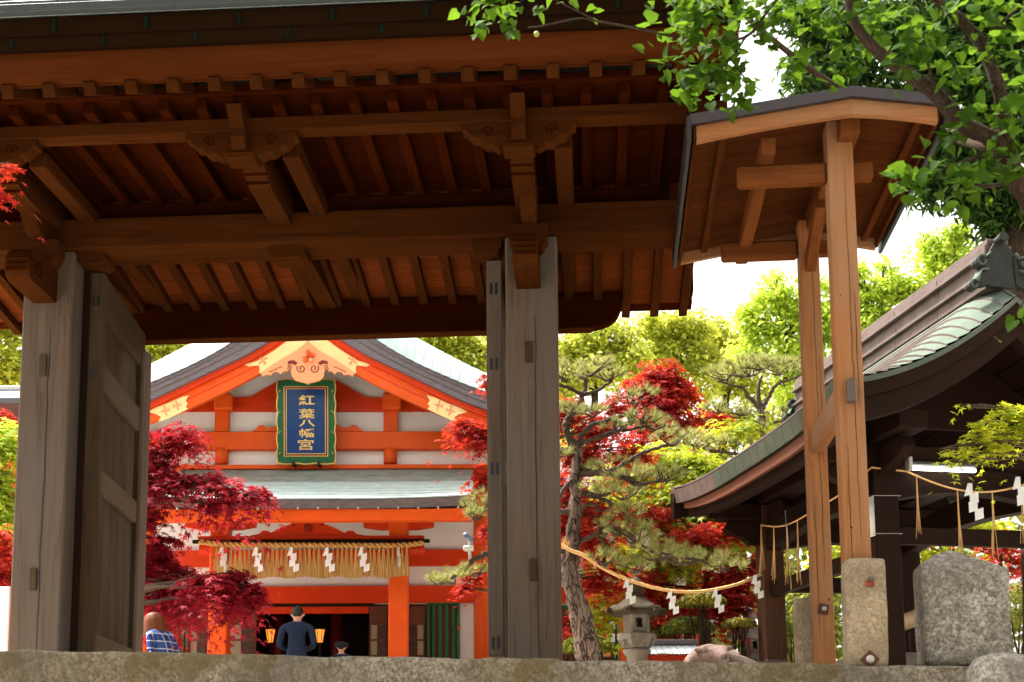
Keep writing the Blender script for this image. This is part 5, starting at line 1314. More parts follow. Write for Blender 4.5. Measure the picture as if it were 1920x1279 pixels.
def person(label, loc, rz_, H, top, hair, lean=0.0, head_fwd=0.0, head_drop=0.0, fem=False, clasp=True, hairstyle='short', collar=None, bulk=1.0, crouch=0.0):
    Pn = thing('person', label, 'person', loc, rz_)
    s_ = H / 1.70
    def q(x, y, z):
        # forward lean above the hips; the figure faces +y
        if z > 0.92 and lean:
            k = min(1.0, (z - 0.92) / 0.12); th = lean * k; yy, zz = y, z - 0.95
            y = yy * math.cos(th) + zz * math.sin(th); z = 0.95 + zz * math.cos(th) - yy * math.sin(th)
        if crouch:
            if 0.3 < z < 0.7: y += 0.7 * crouch
            z -= crouch * min(1.0, z / 0.9)
        return (x * s_, y * s_, z * s_)
    sh = 0.175 if fem else 0.20
    hy = head_fwd; hz = -head_drop
    J = [(q(0, 0, 0.95), (0.145 * s_, 0.105 * s_)), (q(0, 0.0, 1.10), (0.125 * s_, 0.10 * s_) if fem else (0.145 * s_, 0.105 * s_)), (q(0, 0.0, 1.28), (0.16 * s_, 0.11 * s_)), (q(0, 0.0, 1.40), (0.13 * s_, 0.085 * s_)),
         (q(0, 0.01 + hy * 0.3, 1.47 + hz * 0.3), 0.052 * s_), (q(0, 0.02 + hy * 0.8, 1.54 + hz * 0.8), 0.062 * s_), (q(0, 0.03 + hy, 1.60 + hz), (0.076 * s_, 0.092 * s_)), (q(0, 0.03 + hy, 1.66 + hz), (0.066 * s_, 0.078 * s_))]
    J[:4] = [(p_, tuple(x * bulk for x in r_)) for p_, r_ in J[:4]]
    E = [(0, 1), (1, 2), (2, 3), (3, 4), (4, 5), (5, 6), (6, 7)]
    def add(p_, r_, par): J.append((p_, r_)); E.append((par, len(J) - 1)); return len(J) - 1
    for sx in (-1, 1):
        a = add(q(sx * sh, 0, 1.375), 0.062 * s_, 3); b = add(q(sx * (sh + 0.055), -0.01, 1.12), 0.048 * s_, a)
        if clasp: c_ = add(q(sx * 0.14, 0.19, 1.08), 0.037 * s_, b); d_ = add(q(sx * 0.05, 0.26, 1.16), 0.030 * s_, c_)
        else: c_ = add(q(sx * (sh + 0.05), 0.06, 0.90), 0.037 * s_, b); d_ = add(q(sx * (sh + 0.045), 0.09, 0.80), 0.030 * s_, c_)
        # fingers
        for k in range(4):
            o_ = (k - 1.5) * 0.016
            if clasp: f1 = add(q(sx * (0.035), 0.275 + o_, 1.22 + 0.0), 0.010 * s_, d_); add(q(sx * 0.03, 0.275 + o_, 1.265 - abs(o_) * 0.4), 0.008 * s_, f1)
            else: f1 = add(q(sx * (sh + 0.045), 0.10 + o_, 0.755), 0.010 * s_, d_); add(q(sx * (sh + 0.035), 0.105 + o_, 0.715 + abs(o_)), 0.008 * s_, f1)
        if clasp: add(q(sx * 0.055, 0.225, 1.20), 0.010 * s_, d_)
        else: add(q(sx * (sh + 0.02), 0.135, 0.765), 0.010 * s_, d_)
        h1 = add(q(sx * 0.09, 0, 0.86), 0.088 * s_, 0); k1 = add(q(sx * 0.095, 0.02, 0.49), 0.058 * s_, h1); a1 = add(q(sx * 0.095, -0.01, 0.10), 0.040 * s_, k1); add(q(sx * 0.10, 0.13, 0.04), 0.036 * s_, a1)
        # ear
        e1 = add(q(sx * 0.083, 0.015 + hy, 1.585 + hz), 0.017 * s_, 6); add(q(sx * 0.093, 0.005 + hy, 1.60 + hz), 0.012 * s_, e1)
    nz = add(q(0, 0.125 + hy, 1.585 + hz), 0.014 * s_, 6)
    nk = Vector(q(0, 0.005 + hy * 0.2, 1.45 + hz * 0.2)); hd = Vector(q(0, 0.02 + hy, 1.60 + hz)); ax = (hd - nk).normalized()
    def pick(c):
        if (c - nk).dot(ax) > 0 and (c - hd).length < 0.30 * s_: return 0
        if clasp and c.y > 0.21 * s_ and 1.08 * s_ < c.z < 1.3 * s_ and abs(c.x) < 0.09: return 0
        if (not clasp) and abs(c.x) > (sh - 0.01) * s_ and c.z < (0.84 - crouch) * s_: return 0
        if c.z < 0.07 * s_: return 3
        if c.z < (0.94 - crouch * 1.1) * s_: return 2
        return 1
    skin_mesh('body', J, E, 0, SKIN, 2, Pn, mats=[SKIN, top, BLACKT, BLACK], pick=pick)
    hc = Vector(q(0, 0.03 + hy, 1.615 + hz))
    bm = bmesh.new(); bmesh.ops.create_uvsphere(bm, u_segments=32, v_segments=22, radius=1)
    from mathutils import noise
    for v in list(bm.verts):
        c = v.co.copy(); 
        n1 = noise.noise(c * 5) * 0.03 + noise.noise(Vector((c.x * 16, c.y * 16, c.z * 3))) * 0.02
        if hairstyle == 'short':
            r_ = Vector((0.086, 0.106, 0.112)) * s_; 
            if c.y > 0.35 and c.z < 0.25: r_ *= 0.80          # face shows
            if c.z < -0.35: r_ = Vector((0.078, 0.092, 0.10)) * s_ * (1.0 if c.z > -0.75 else 0.9)
            v.co = Vector((c.x * r_.x, c.y * r_.y - 0.008 * s_, max(c.z, -0.62) * r_.z)) * (1 + n1)
        else:
            # chin-length bob: rounded crown, widening to a blunt edge
            th_ = math.atan2(c.y, c.x); zz = c.z
            prof = [(-1.0, 0.04, -0.135), (-0.8, 0.128, -0.155), (-0.55, 0.142, -0.12), (-0.2, 0.138, -0.05), (0.2, 0.128, 0.03), (0.6, 0.100, 0.095), (0.85, 0.062, 0.128), (1.0, 0.0, 0.138)]
            rr_ = float(np.interp(zz, [q_[0] for q_ in prof], [q_[1] for q_ in prof])); hz_ = float(np.interp(zz, [q_[0] for q_ in prof], [q_[2] for q_ in prof]))
            fr = max(0.0, math.sin(th_)); cut = 1 - 0.38 * (fr > 0.75) * (zz < 0.25)
            st = 1 + 0.025 * math.sin(th_ * 23) * (zz < 0.5) + n1
            v.co = Vector((rr_ * math.cos(th_) * st, rr_ * math.sin(th_) * cut * st * 1.05 - 0.012, hz_ * 0.94 - 0.004)) * s_ * 1.10
    ho = bm_obj(bm, 'hair', hair, Pn, hc)
    ho.rotation_euler = ((-lean - head_drop * 2.2) * (0.55 if hairstyle == 'bob' else 1.0), 0, 0)
    if collar:
        MB().lathe([(0.080 * s_, -0.01), (0.070 * s_, 0.022 * s_)], 20).build('collar', collar, Pn, True, loc=Vector(q(0, 0.004, 1.432)))
    for sx in (-1, 1):
        MB().lathe([(0.011 * s_, 0), (0.009 * s_, 0.004)], 10).build('eye', BLACK, Pn, loc=Vector(q(sx * 0.031, 0.112 + hy, 1.605 + hz))).rotation_euler = (R(-90), 0, 0)
    MB().box(-0.022 * s_, 0.022 * s_, -0.004, 0.006, -0.004, 0.004, 0.002).build('mouth', plain('lips_' + hairstyle + label[:3], (0.35, 0.10, 0.09), 0.5), Pn, loc=Vector(q(0, 0.108 + hy, 1.548 + hz)))
    return Pn
p = P(556, 1217, 18.3)
person('man in a navy sweater seen from behind, bowing his head before the shrine', (p.x, 18.3, GZ), R(2), (P(556, 1135, 18.3).z - GZ) * 1.0, NAVY, HAIRB, 0.03, 0.02, 0.02, collar=PAPER, bulk=0.92)
p = P(640, 1217, 18.9)
ch = person('child in a dark flat cap standing behind the offering step', (p.x, 18.9, GZ), R(0), 1.17, NAVY, HAIRB, 0.0, 0, 0, clasp=False)
hh = P(640, 1199, 18.9).z
CAPM = plain('dark_felt', (0.012, 0.013, 0.018), 0.9)
MB().lathe([(0.085, 0), (0.10, 0.01), (0.105, 0.05), (0.07, 0.075), (0.01, 0.08)], 24).build('cap', CAPM, ch, True, loc=(0, 0.01, 1.17 - 0.075))
p = P(312, 1217, 15.7)
person('woman with auburn bob and blue plaid shirt leaning forward to the left', (p.x, 15.7, GZ), R(58), 1.52, PLAID, HAIRR, 0.30, 0.05, 0.03, fem=True, clasp=False, hairstyle='bob', bulk=1.15, crouch=0.30)

# ================================================================ SMALL THINGS BEHIND
# security camera with floodlight on the pine limb bracket
sc_ = thing('security_camera', 'small white and blue security camera on a bracket by the pine branch', 'camera', P(880, 1033, 15.42))
GREYM = plain('grey_blue_plastic', (0.12, 0.16, 0.24), 0.4); WHT = plain('white_plastic', (0.75, 0.75, 0.73), 0.4)
MB().box(-0.07, 0.05, -0.06, 0.05, 0.0, 0.055, 0.012).build('base_box', WHT, sc_); MB().tube([(0.0, 0, 0.055), (0.0, 0, 0.12)], 0.009, 8).build('arm', WHT, sc_)
MB().tube([(-0.055, -0.05, 0.19), (0.035, 0.04, 0.13)], 0.028, 14).build('camera_body', GREYM, sc_, True)
MB().box(-0.13, -0.02, -0.05, 0.05, 0.50, 0.64, 0.01).build('floodlight', WHT, sc_) if False else None
MB().tube([(0.0, 0.0, 0.01), (0.01, 0.0, -0.10)], 0.018, 8).build('clamp', WHT, sc_)
# side hall to the right, seen through the garden
W = Frame(P(1180, 1200, 23.0).x, 23.0, 1.3)
sh_ = thing('side_hall', 'vermilion and white side hall behind the pine, right of the main shrine', 'building', W.o, R(1.3))
def wb(nm, px0, px1, py0, py1, v0, v1, mt, par=sh_):
    pm = (px0 + px1) / 2; pn = (py0 + py1) / 2
    return MB().box(W.u(px0, pn, v0), W.u(px1, pn, v0), v0, v1, W.z(pm, py1, v0), W.z(pm, py0, v0), 0.01).build(nm, mt, par)
wb('plaster_wall', 1000, 1330, 940, 1375, 0.06, 0.2, WHITE)
for (y0, y1) in ((960, 985), (1100, 1130)): wb('wall_beam', 1000, 1330, y0, y1, 0.0, 0.058, VERM)
for x in (1040, 1105, 1170, 1240, 1310): wb('pillar', x - 9, x + 9, 940, 1375, -0.05, 0.056, VERM_O)
for (a, b) in ((1052, 1094), (1118, 1158), (1184, 1228)):
    f = wb('window', a, b, 1135, 1240, 0.02, 0.055, GREEN)
    for k in range(4): wb('slat', a + 4 + k * (b - a - 6) / 4, a + 8 + k * (b - a - 6) / 4, 1140, 1240, -0.01, 0.018, DRED, f)
uA_, uB_ = W.u(980, 900, 0), W.u(1350, 900, 0); z0_ = W.z(1180, 945, 0)
m = MB(); m.prism([(-1.0, z0_ - 0.12), (-1.0, z0_), (1.5, z0_ + 1.35), (4.0, z0_), (4.0, z0_ - 0.12)], uA_, uB_, 'yz'); m.build('roof', COPB, sh_)
# low stall with pale metal roof behind the lantern
st = thing('low_stall', 'small red stall with a pale metal roof behind the stone lantern', 'stall', P(1250, 1240, 17.0) * 1.0)
st.location.z = 0
zr_ = P(1250, 1206, 17.0).z; zm = P(1250, 1231, 17.0).z
m = MB()
n_ = 9
for k in range(n_):
    x0 = -0.42 + k * 0.84 / n_
    MB().add([(x0, -0.35, zm), (x0 + 0.84 / n_ - 0.006, -0.35, zm), (x0 + 0.84 / n_ - 0.006, 0.25, zr_), (x0, 0.25, zr_)], [[0, 1, 2, 3]]).build('roof_sheet', plain('pale_blue_metal_%d' % k, (0.46, 0.50, 0.54), 0.35, 0.4), st)
MB().box(-0.44, 0.44, 0.2, 0.26, zr_ + 0.0, zr_ + 0.07, 0.01).build('roof_cap', EDGE, st)
MB().box(-0.4, 0.4, -0.3, 0.2, 0.0, zm - 0.01, 0.01).build('counter', VERM, st)
# notice boards on the side hall (small white and orange papers)
for i, (px, py, w, h) in enumerate(((1148, 1172, 10, 14), (1148, 1196, 10, 16), (1132, 1196, 16, 12), (1138, 1224, 14, 14))):
    o = wb('paper_charm', px - w / 2, px + w / 2, py - h / 2, py + h / 2, -0.075, -0.065, (PAPER, PAPER, PEACH, PEACH)[i])
# left background: tiled roof line and a white board beside the left post
lb = thing('side_building', 'dark tiled roof with white ridge line behind the left gate post', 'building', (P(-100, 1200, 26).x, 26, 0))
zr1 = P(10, 726, 26).z; zr2 = P(10, 760, 26).z
MB().prism([(-1.2, zr2 - 0.3), (-1.2, zr2 - 0.2), (0.0, zr1 - 0.06), (2.0, zr2 - 0.6)], -6, 3.2, 'yz').build('roof', plain('dark_tile', (0.08, 0.075, 0.08), 0.5), lb)
MB().box(-6, 3.25, -0.12, 0.12, zr1 - 0.10, zr1, 0.02).build('ridge_tile', plain('white_ridge', (0.6, 0.6, 0.6), 0.6), lb)
MB().box(-6, 3.0, 0.3, 3.0, 0, zr2 - 0.35, 0.02).build('wall', VERM, lb)
wbd = thing('white_board', 'plain white board at the left edge below the red maple', 'board', (P(0, 1200, 15).x, 15, 0))
MB().box(-1.2, 0.08, 0, 0.04, 0.25, P(5, 1100, 15).z, 0.008).build('panel', PAPER, wbd); MB().box(-0.6, -0.5, 0.042, 0.12, 0, 1.2, 0.01).build('leg', WT['z'], wbd); MB().box(-0.1, 0.0, 0.042, 0.12, 0, 1.2, 0.01).build('leg', WT['z'], wbd)
# ================================================================ PLANTS
def leaf_cloud(name, C, Nn, size, tv, tf, mat, parent, tang=None):
    C = np.asarray(C, float); N = len(C); tv = np.asarray(tv, float); k = len(tv)
    Nn = Nn / np.maximum(1e-6, np.linalg.norm(Nn, axis=1, keepdims=True))
    t = RNG.normal(size=(N, 3)) if tang is None else tang + RNG.normal(size=(N, 3)) * 0.35
    t -= Nn * (t * Nn).sum(1, keepdims=True); t /= np.maximum(1e-6, np.linalg.norm(t, axis=1, keepdims=True))
    b = np.cross(Nn, t); s = np.asarray(size).reshape(-1, 1, 1)
    V = C[:, None, :] + s * (tv[None, :, 0:1] * b[:, None, :] + tv[None, :, 1:2] * t[:, None, :] + tv[None, :, 2:3] * Nn[:, None, :])
    V = V.reshape(-1, 3); tf = np.asarray(tf); m_ = tf.shape[1]
    F = (tf[None] + (np.arange(N) * k)[:, None, None]).reshape(-1)
    me = bpy.data.meshes.new(name); me.vertices.add(len(V)); me.vertices.foreach_set('co', V.ravel())
    nf = N * len(tf); me.loops.add(nf * m_); me.loops.foreach_set('vertex_index', F.astype(np.int32))
    me.polygons.add(nf); me.polygons.foreach_set('loop_start', (np.arange(nf) * m_).astype(np.int32)); me.polygons.foreach_set('loop_total', np.full(nf, m_, np.int32))
    me.update(calc_edges=True); me.validate(); me.materials.append(mat)
    o = bpy.data.objects.new(name, me); col.objects.link(o)
    if parent: o.parent = parent
    return o
def mk_maple():
    ang = [-118, -62, 0, 62, 118]; ln = [0.62, 0.92, 1.08, 0.92, 0.62]; v = [(0, 0, 0)]; f = []
    ba = [-150, -90, -31, 31, 90, 150]
    for a in ba: v.append((0.26 * math.sin(R(a)), 0.26 * math.cos(R(a)), 0.03))
    for a, l in zip(ang, ln): v.append((l * math.sin(R(a)), l * math.cos(R(a)), -0.16 * l))
    for i in range(5): f.append((0, 1 + i, 7 + i, 2 + i))
    return v, f
MAPLE = mk_maple()
DIAM = ([(0, -0.55, 0), (0.34, 0, 0.06), (0, 0.6, -0.05), (-0.34, 0, 0.06)], [(0, 1, 2, 3)])
LONGL = ([(0, -0.2, 0), (0.17, 0.35, 0.05), (0, 1.1, -0.22), (-0.17, 0.35, 0.05)], [(0, 1, 2, 3)])
HEART = ([(0, 0, 0), (0.30, -0.10, 0.05), (0.50, 0.22, 0.10), (0.36, 0.62, 0.04), (0, 1.10, -0.14), (-0.36, 0.62, 0.04), (-0.50, 0.22, 0.10), (-0.30, -0.10, 0.05), (0, 0.45, -0.03)],
         [(0, 1, 2, 8), (8, 2, 3, 4), (8, 4, 5, 6), (0, 8, 6, 7)])
def bez(p, q, up=0.0, n=8, j=0.0):
    p, q = Vector(p), Vector(q); L = (q - p).length; m_ = (p + q) / 2 + Vector((random.uniform(-j, j) * L, random.uniform(-j, j) * L, up * L)); out = []
    for i in range(n + 1):
        t = i / n; a = p * (1 - t) ** 2 + m_ * 2 * t * (1 - t) + q * t * t
        if 0 < i < n: a = a + Vector((random.uniform(-1, 1), random.uniform(-1, 1), random.uniform(-1, 1))) * j * L * 0.10
        out.append(a)
    return out
def taper(r0, r1, n): return [r0 + (r1 - r0) * i / (n - 1) for i in range(n)]
def cl(px, py, d, rx, rz_, n, ry=None):
    k = PXM(d); return (P(px, py, d), rx / k, (ry / k if ry else rx / k * 0.9), rz_ / k, n)
def spray_points(c, rx, ry, rz_, n, per=55, disc=0.20, droop=0.9):
    """leaves gathered in flat drooping sprays inside an ellipsoid"""
    disc = min(disc, max(0.07, 0.5 * min(rx, 2.2 * rz_)))
    K = max(2, int(n / per)); u = RNG.normal(size=(K, 3)); u /= np.linalg.norm(u, axis=1, keepdims=True); u *= RNG.random((K, 1)) ** 0.38
    cen = np.array(c) + u * np.array([rx, ry, rz_]) * 0.92
    idx = RNG.integers(0, K, n); dz = RNG.normal(size=(n, 3)) * np.array([disc, disc, disc * 0.16]) * RNG.uniform(0.6, 1.3, (K, 1))[idx]
    r2 = (dz[:, 0] ** 2 + dz[:, 1] ** 2); dz[:, 2] -= droop * r2 / max(disc, 0.05) * 0.5
    Cp = cen[idx] + dz
    out = dz.copy(); out[:, 2] = 0; out = out + (Cp - np.array(c)) * 0.3
    nr = np.array([0, 0, 1.0]) + out * 1.6 + RNG.normal(size=(n, 3)) * 0.33
    tang = out * 2 + np.array([0, -0.25, -0.45])
    return Cp, nr, tang
BARK_M = bark('maple_bark', (0.17, 0.12, 0.085), (0.06, 0.042, 0.03), 30, 0.4, 0.4)
BARK_P = bark('pine_bark', (0.33, 0.235, 0.19), (0.035, 0.022, 0.015), 12, 0.30, 0.9)
BARK_T = bark('pine_twig_bark', (0.17, 0.115, 0.085), (0.04, 0.026, 0.018), 30, 0.5, 0.5)
BARK_D = bark('dark_bark', (0.085, 0.055, 0.037), (0.022, 0.015, 0.01), 24, 0.35, 0.5)
def tree(name, label, cat, base, forks, clusters, mat, barkm, tmpl, lsize, group=None, r0=0.12, per=55, disc=0.20, droop=0.9, mode='spray', upb=0.7, grow=1.0, twig=0.012):
    """trunk up through the fork points, a limb to every leaf cluster"""
    base = Vector(base); T_ = thing(name, label, cat, base, 0, group); off = -base
    m = MB(); pts = [base] + [Vector(f) for f in forks]; sm = []
    for i in range(len(pts) - 1): sm += bez(pts[i], pts[i + 1], 0.0, 6, 0.06)[: -1]
    sm.append(pts[-1]); rr = taper(r0, r0 * 0.35, len(sm))
    m.tube([p + off for p in sm], rr, 9)
    allC, allN, allT = [], [], []
    clusters = [(c, rx * grow, ry * grow, rz_ * grow, int(n * grow ** 1.6)) for (c, rx, ry, rz_, n) in clusters]
    for (c, rx, ry, rz_, n) in clusters:
        c = Vector(c); best = min(range(len(sm) // 3, len(sm)), key=lambda i: (sm[i] - c).length + max(0, sm[i].z - c.z) * 0.8)
        br = bez(sm[best], c - Vector((0, 0, rz_ * 0.4)), 0.10, 9, 0.12); rb0 = min(rr[best] * 0.6, 0.018 + 0.010 * (sm[best] - c).length)
        m.tube([p + off for p in br], taper(rb0, twig, len(br)), 6)
        for k in range(5):
            e = c + Vector((random.uniform(-1, 1) * rx, random.uniform(-1, 1) * ry, random.uniform(-0.5, 0.8) * rz_)) * 0.8
            tw = bez(br[random.randint(4, 8)], e, 0.08, 5, 0.15); m.tube([p + off for p in tw], taper(twig, twig * 0.35, len(tw)), 4)
        if mode == 'spray': a, b, t = spray_points(c, rx, ry, rz_, n, per, disc, droop)
        else:
            K = max(3, n // per); u = RNG.normal(size=(K, 3)); u /= np.linalg.norm(u, axis=1, keepdims=True); u *= RNG.random((K, 1)) ** 0.33
            cen = np.array(c) + u * np.array([rx, ry, rz_]) * 0.9; idx = RNG.integers(0, K, n)
            w = RNG.normal(size=(n, 3)); w /= np.linalg.norm(w, axis=1, keepdims=True); w *= (RNG.random((n, 1)) ** 0.4) * disc * RNG.uniform(0.6, 1.4, (K, 1))[idx]
            w[:, 2] *= 0.7; a = cen[idx] + w; b = w / disc + np.array([0, 0, upb]) + RNG.normal(size=(n, 3)) * 0.45; t = w + np.array([0, 0, -0.25]) * disc
        allC.append(a); allN.append(b); allT.append(t)
    m.build('trunk', barkm, T_, True)
    A = np.concatenate(allC) - np.array(base); B = np.concatenate(allN); Tn = np.concatenate(allT)
    sz = RNG.uniform(0.7, 1.25, len(A)) * lsize
    leaf_cloud('crown', A, B, sz, tmpl[0], tmpl[1], mat, T_, Tn)
    return T_
RED = leafmat('crimson_maple_leaf', [(0.07, 0.004, 0.006), (0.21, 0.005, 0.010), (0.46, 0.012, 0.016), (0.58, 0.060, 0.018)], 0.45, 2.2, 0.6, 0.12)
PURP = leafmat('purple_red_maple_leaf', [(0.065, 0.003, 0.010), (0.19, 0.006, 0.018), (0.40, 0.014, 0.034), (0.48, 0.022, 0.030)], 0.38, 2.5, 0.6, 0.14)
YGREEN = leafmat('yellow_green_maple_leaf', [(0.05, 0.125, 0.006), (0.16, 0.29, 0.010), (0.36, 0.45, 0.018), (0.60, 0.55, 0.03)], 0.5, 1.6, 0.5, 0.2)
CAMPH = leafmat('camphor_leaf', [(0.08, 0.125, 0.012), (0.25, 0.32, 0.03), (0.45, 0.50, 0.055), (0.58, 0.58, 0.08)], 0.55, 0.35, 0.5, 0.2)
FRESH = leafmat('fresh_green_leaf', [(0.13, 0.22, 0.02), (0.30, 0.45, 0.04), (0.46, 0.60, 0.06), (0.58, 0.65, 0.08)], 0.55, 0.5, 0.5, 0.2)
EVER = leafmat('evergreen_leaf', [(0.008, 0.028, 0.006), (0.018, 0.055, 0.010), (0.045, 0.105, 0.016), (0.12, 0.20, 0.03)], 0.35, 0.8, 0.45, 0.2)
PLUM = leafmat('plum_leaf', [(0.007, 0.026, 0.003), (0.016, 0.055, 0.004), (0.034, 0.092, 0.006), (0.15, 0.26, 0.016)], 0.46, 1.6, 0.65, 0.06)
SHRUB = leafmat('shrub_leaf', [(0.03, 0.05, 0.008), (0.08, 0.11, 0.014), (0.17, 0.20, 0.025), (0.30, 0.30, 0.04)], 0.35, 2.0, 0.5, 0.2)
NEED = leafmat('pine_needle', [(0.075, 0.10, 0.022), (0.17, 0.20, 0.048), (0.30, 0.31, 0.088), (0.45, 0.42, 0.15)], 0.40, 2.0, 0.5, 0.2)

# ---------- pines
def pine(label, base, limbs, pads, dpt, group='garden pines', tufts=165, nl=0.105, r_scale=1.0):
    base = Vector(base); T_ = thing('pine_tree', label, 'pine tree', base, 0, group); off = -base
    for i, (pl_, w0, w1) in enumerate(limbs):
        cp = [P(*q) for q in pl_]; pts = []
        for k in range(len(cp) - 1):
            p0, p1, p2, p3 = cp[max(k - 1, 0)], cp[k], cp[k + 1], cp[min(k + 2, len(cp) - 1)]
            for s_ in range(7):
                t = s_ / 7; q = 0.5 * ((2 * p1) + (p2 - p0) * t + (2 * p0 - 5 * p1 + 4 * p2 - p3) * t * t + (3 * p1 - p0 - 3 * p2 + p3) * t ** 3)
                pts.append(q + Vector((random.uniform(-1, 1), random.uniform(-1, 1), random.uniform(-1, 1))) * (0.010 if i else 0.008))
        pts.append(cp[-1]); k_ = PXM(dpt)
        rr = [(w1 + (w0 - w1) * (1 - q_ / (len(pts) - 1)) ** (1.5 if i == 0 else 1.0)) / 2 / k_ * random.uniform(0.9, 1.12) for q_ in range(len(pts))]
        MB().tube([p + off for p in pts], rr, 14 if i == 0 else 8).build('trunk' if i == 0 else 'limb', BARK_P if i == 0 else BARK_T, T_, True)
    for (px, py, d, rx, rz_) in pads:
        k = PXM(d); c = P(px, py, d); rx /= k; rz_ /= k; ry = min(rx * 0.9, 0.55)
        N = max(18, int(tufts * rx * ry * 1.25)); u = RNG.normal(size=(N, 3)); u[:, 2] = np.abs(u[:, 2]) * 1.1 - 0.15; u /= np.linalg.norm(u, axis=1, keepdims=True)
        u *= (RNG.random((N, 1)) ** 0.30); tf_ = np.array(c) + u * np.array([rx, ry, rz_]) - np.array([0, 0, rz_ * 0.25])
        M = 34; A = np.repeat(tf_, M, axis=0)
        nd = np.repeat(np.array([0, 0, 0.85]) + u * np.array([0.75, 0.75, 0.5]), M, axis=0) + RNG.normal(size=(N * M, 3)) * 0.48
        nd /= np.linalg.norm(nd, axis=1, keepdims=True)
        side = np.cross(nd, RNG.normal(size=(N * M, 3)))
        A = A + nd * RNG.uniform(0, 0.02, (N * M, 1)) - np.array(base)
        pad = leaf_cloud('needle_pad', A, side, RNG.uniform(0.7, 1.15, N * M) * nl, [(-0.032, 0, 0), (0.032, 0, 0), (0, 1, 0)], [(0, 1, 2)], NEED, T_, tang=nd * 50)
        m = MB(); bp = c + Vector((0, 0, -rz_ * 0.85))
        for s_ in range(max(6, int(N * 0.22))):
            q = Vector(tf_[random.randrange(N)]); mid = bp.lerp(q, 0.5) + Vector((random.uniform(-.05, .05), random.uniform(-.05, .05), -0.05 * rz_))
            ln = bp + Vector(((q.x - bp.x) * 0.25, (q.y - bp.y) * 0.25, 0))
            m.tube([p + off for p in (bp, ln, mid, q)], [0.016, 0.013, 0.010, 0.006], 4)
        m.build('twigs', BARK_T, pad)
    return T_
D0 = 15.6
b_ = P(1108, 1250, D0); b_.z = -0.02
lower = [(1116, 1300, D0), (1103, 1235, D0), (1090, 1160, D0), (1070, 1085, D0), (1072, 1030, D0), (1078, 960, D0), (1080, 900, D0), (1083, 850, D0), (1080, 830, D0)]
# start the trunk on the ground
g0 = P(1125, 1386, D0)
limbs = [([(1122, 1385, D0)] + lower, 62, 17),
         ([(1081, 842, D0), (1062, 808, D0 - .05), (1066, 785, D0), (1088, 752, D0 + .05), (1097, 728, D0 + .1), (1099, 702, D0 + .1)], 17, 7),
         ([(1092, 742, D0), (1070, 729, D0 - .1), (1043, 720, D0 - .2), (1018, 716, D0 - .2)], 9, 4),
         ([(1096, 740, D0), (1122, 731, D0 + .1), (1148, 713, D0 + .2)], 9, 4),
         ([(1082, 838, D0), (1103, 802, D0 - .1), (1143, 787, D0 - .2), (1180, 775, D0 - .25), (1196, 755, D0 - .3)], 12, 5),
         ([(1084, 832, D0), (1110, 826, D0 - .1), (1146, 811, D0 - .15), (1180, 806, D0 - .2), (1222, 796, D0 - .2)], 12, 4),
         ([(1083, 880, D0), (1140, 884, D0 + .2), (1172, 868, D0 + .3), (1196, 853, D0 + .35), (1240, 838, D0 + .4), (1265, 832, D0 + .4)], 11, 5),
         ([(1086, 892, D0), (1130, 887, D0 - .2), (1170, 896, D0 - .3), (1202, 906, D0 - .35), (1250, 900, D0 - .4)], 12, 4),
         ([(1095, 925, D0), (1124, 934, D0 - .1), (1148, 946, D0 - .15)], 13, 6),
         ([(1076, 898, D0), (1058, 915, D0 - .15), (1048, 935, D0 - .2)], 10, 6),
         ([(1076, 850, D0), (1055, 846, D0 - .1), (1035, 858, D0 - .2)], 10, 5),
         ([(1086, 962, D0), (1098, 948, D0 - .1), (1118, 947, D0 - .1), (1123, 962, D0 - .1)], 9, 5),
         ([(1085, 1015, D0), (1112, 1004, D0 - .1), (1136, 988, D0 - .15), (1170, 1000, D0 - .2), (1215, 1030, D0 - .3), (1260, 1042, D0 - .35), (1320, 1050, D0 - .4)], 10, 4),
         ([(1118, 1002, D0 - .1), (1136, 1025, D0 - .1), (1130, 1062, D0 - .1), (1160, 1040, D0 - .2)], 8, 4),
         ([(1068, 1030, D0), (1000, 1036, D0 - .1), (930, 1035, D0 - .15), (895, 1046, D0 - .2), (868, 1068, D0 - .2), (845, 1085, D0 - .2)], 17, 6),
         ([(1070, 960, D0), (1000, 955, D0), (930, 958, D0 - .1), (900, 958, D0 - .1)], 12, 5)]
pads = [(1098, 690, D0 + .1, 66, 20), (1060, 702, D0 - .1, 34, 16), (1140, 704, D0 + .2, 30, 12), (1183, 742, D0 - .3, 54, 17), (1112, 775, D0 - .3, 30, 9), (1205, 785, D0 - .3, 40, 10), (1228, 797, D0 - .2, 32, 10), (1075, 770, D0 - .2, 34, 9), (1160, 800, D0 - .25, 28, 8),
        (1262, 822, D0 + .4, 48, 17), (1150, 876, D0 - .1, 55, 16), (1195, 896, D0 - .35, 66, 17), (1130, 918, D0 - .2, 45, 14), (1165, 925, D0 - .2, 45, 14), (1240, 890, D0 - .4, 46, 16),
        (1155, 985, D0 - .2, 44, 22), (1192, 1000, D0 - .3, 62, 22), (1230, 1034, D0 - .35, 66, 18), (1130, 1046, D0 - .2, 40, 15), (1275, 1046, D0 - .4, 58, 15), (1330, 1044, D0 - .45, 52, 14), (1190, 1062, D0 - .2, 56, 14), (1180, 960, D0 - .1, 36, 15), (1360, 1062, D0 - .45, 42, 12),
        (1045, 850, D0 - .2, 26, 12), (902, 942, D0 - .1, 34, 22), (890, 965, D0 - .15, 24, 12), (852, 1082, D0 - .2, 48, 15), (885, 1070, D0 - .2, 30, 12), (820, 1090, D0 - .2, 20, 8)]
pine('tall twisted black pine with flaky bark just right of the gate post', (b_.x, D0, GZ - 0.02), limbs, pads, D0)
D1 = 20.5
bb_ = P(1435, 1300, D1)
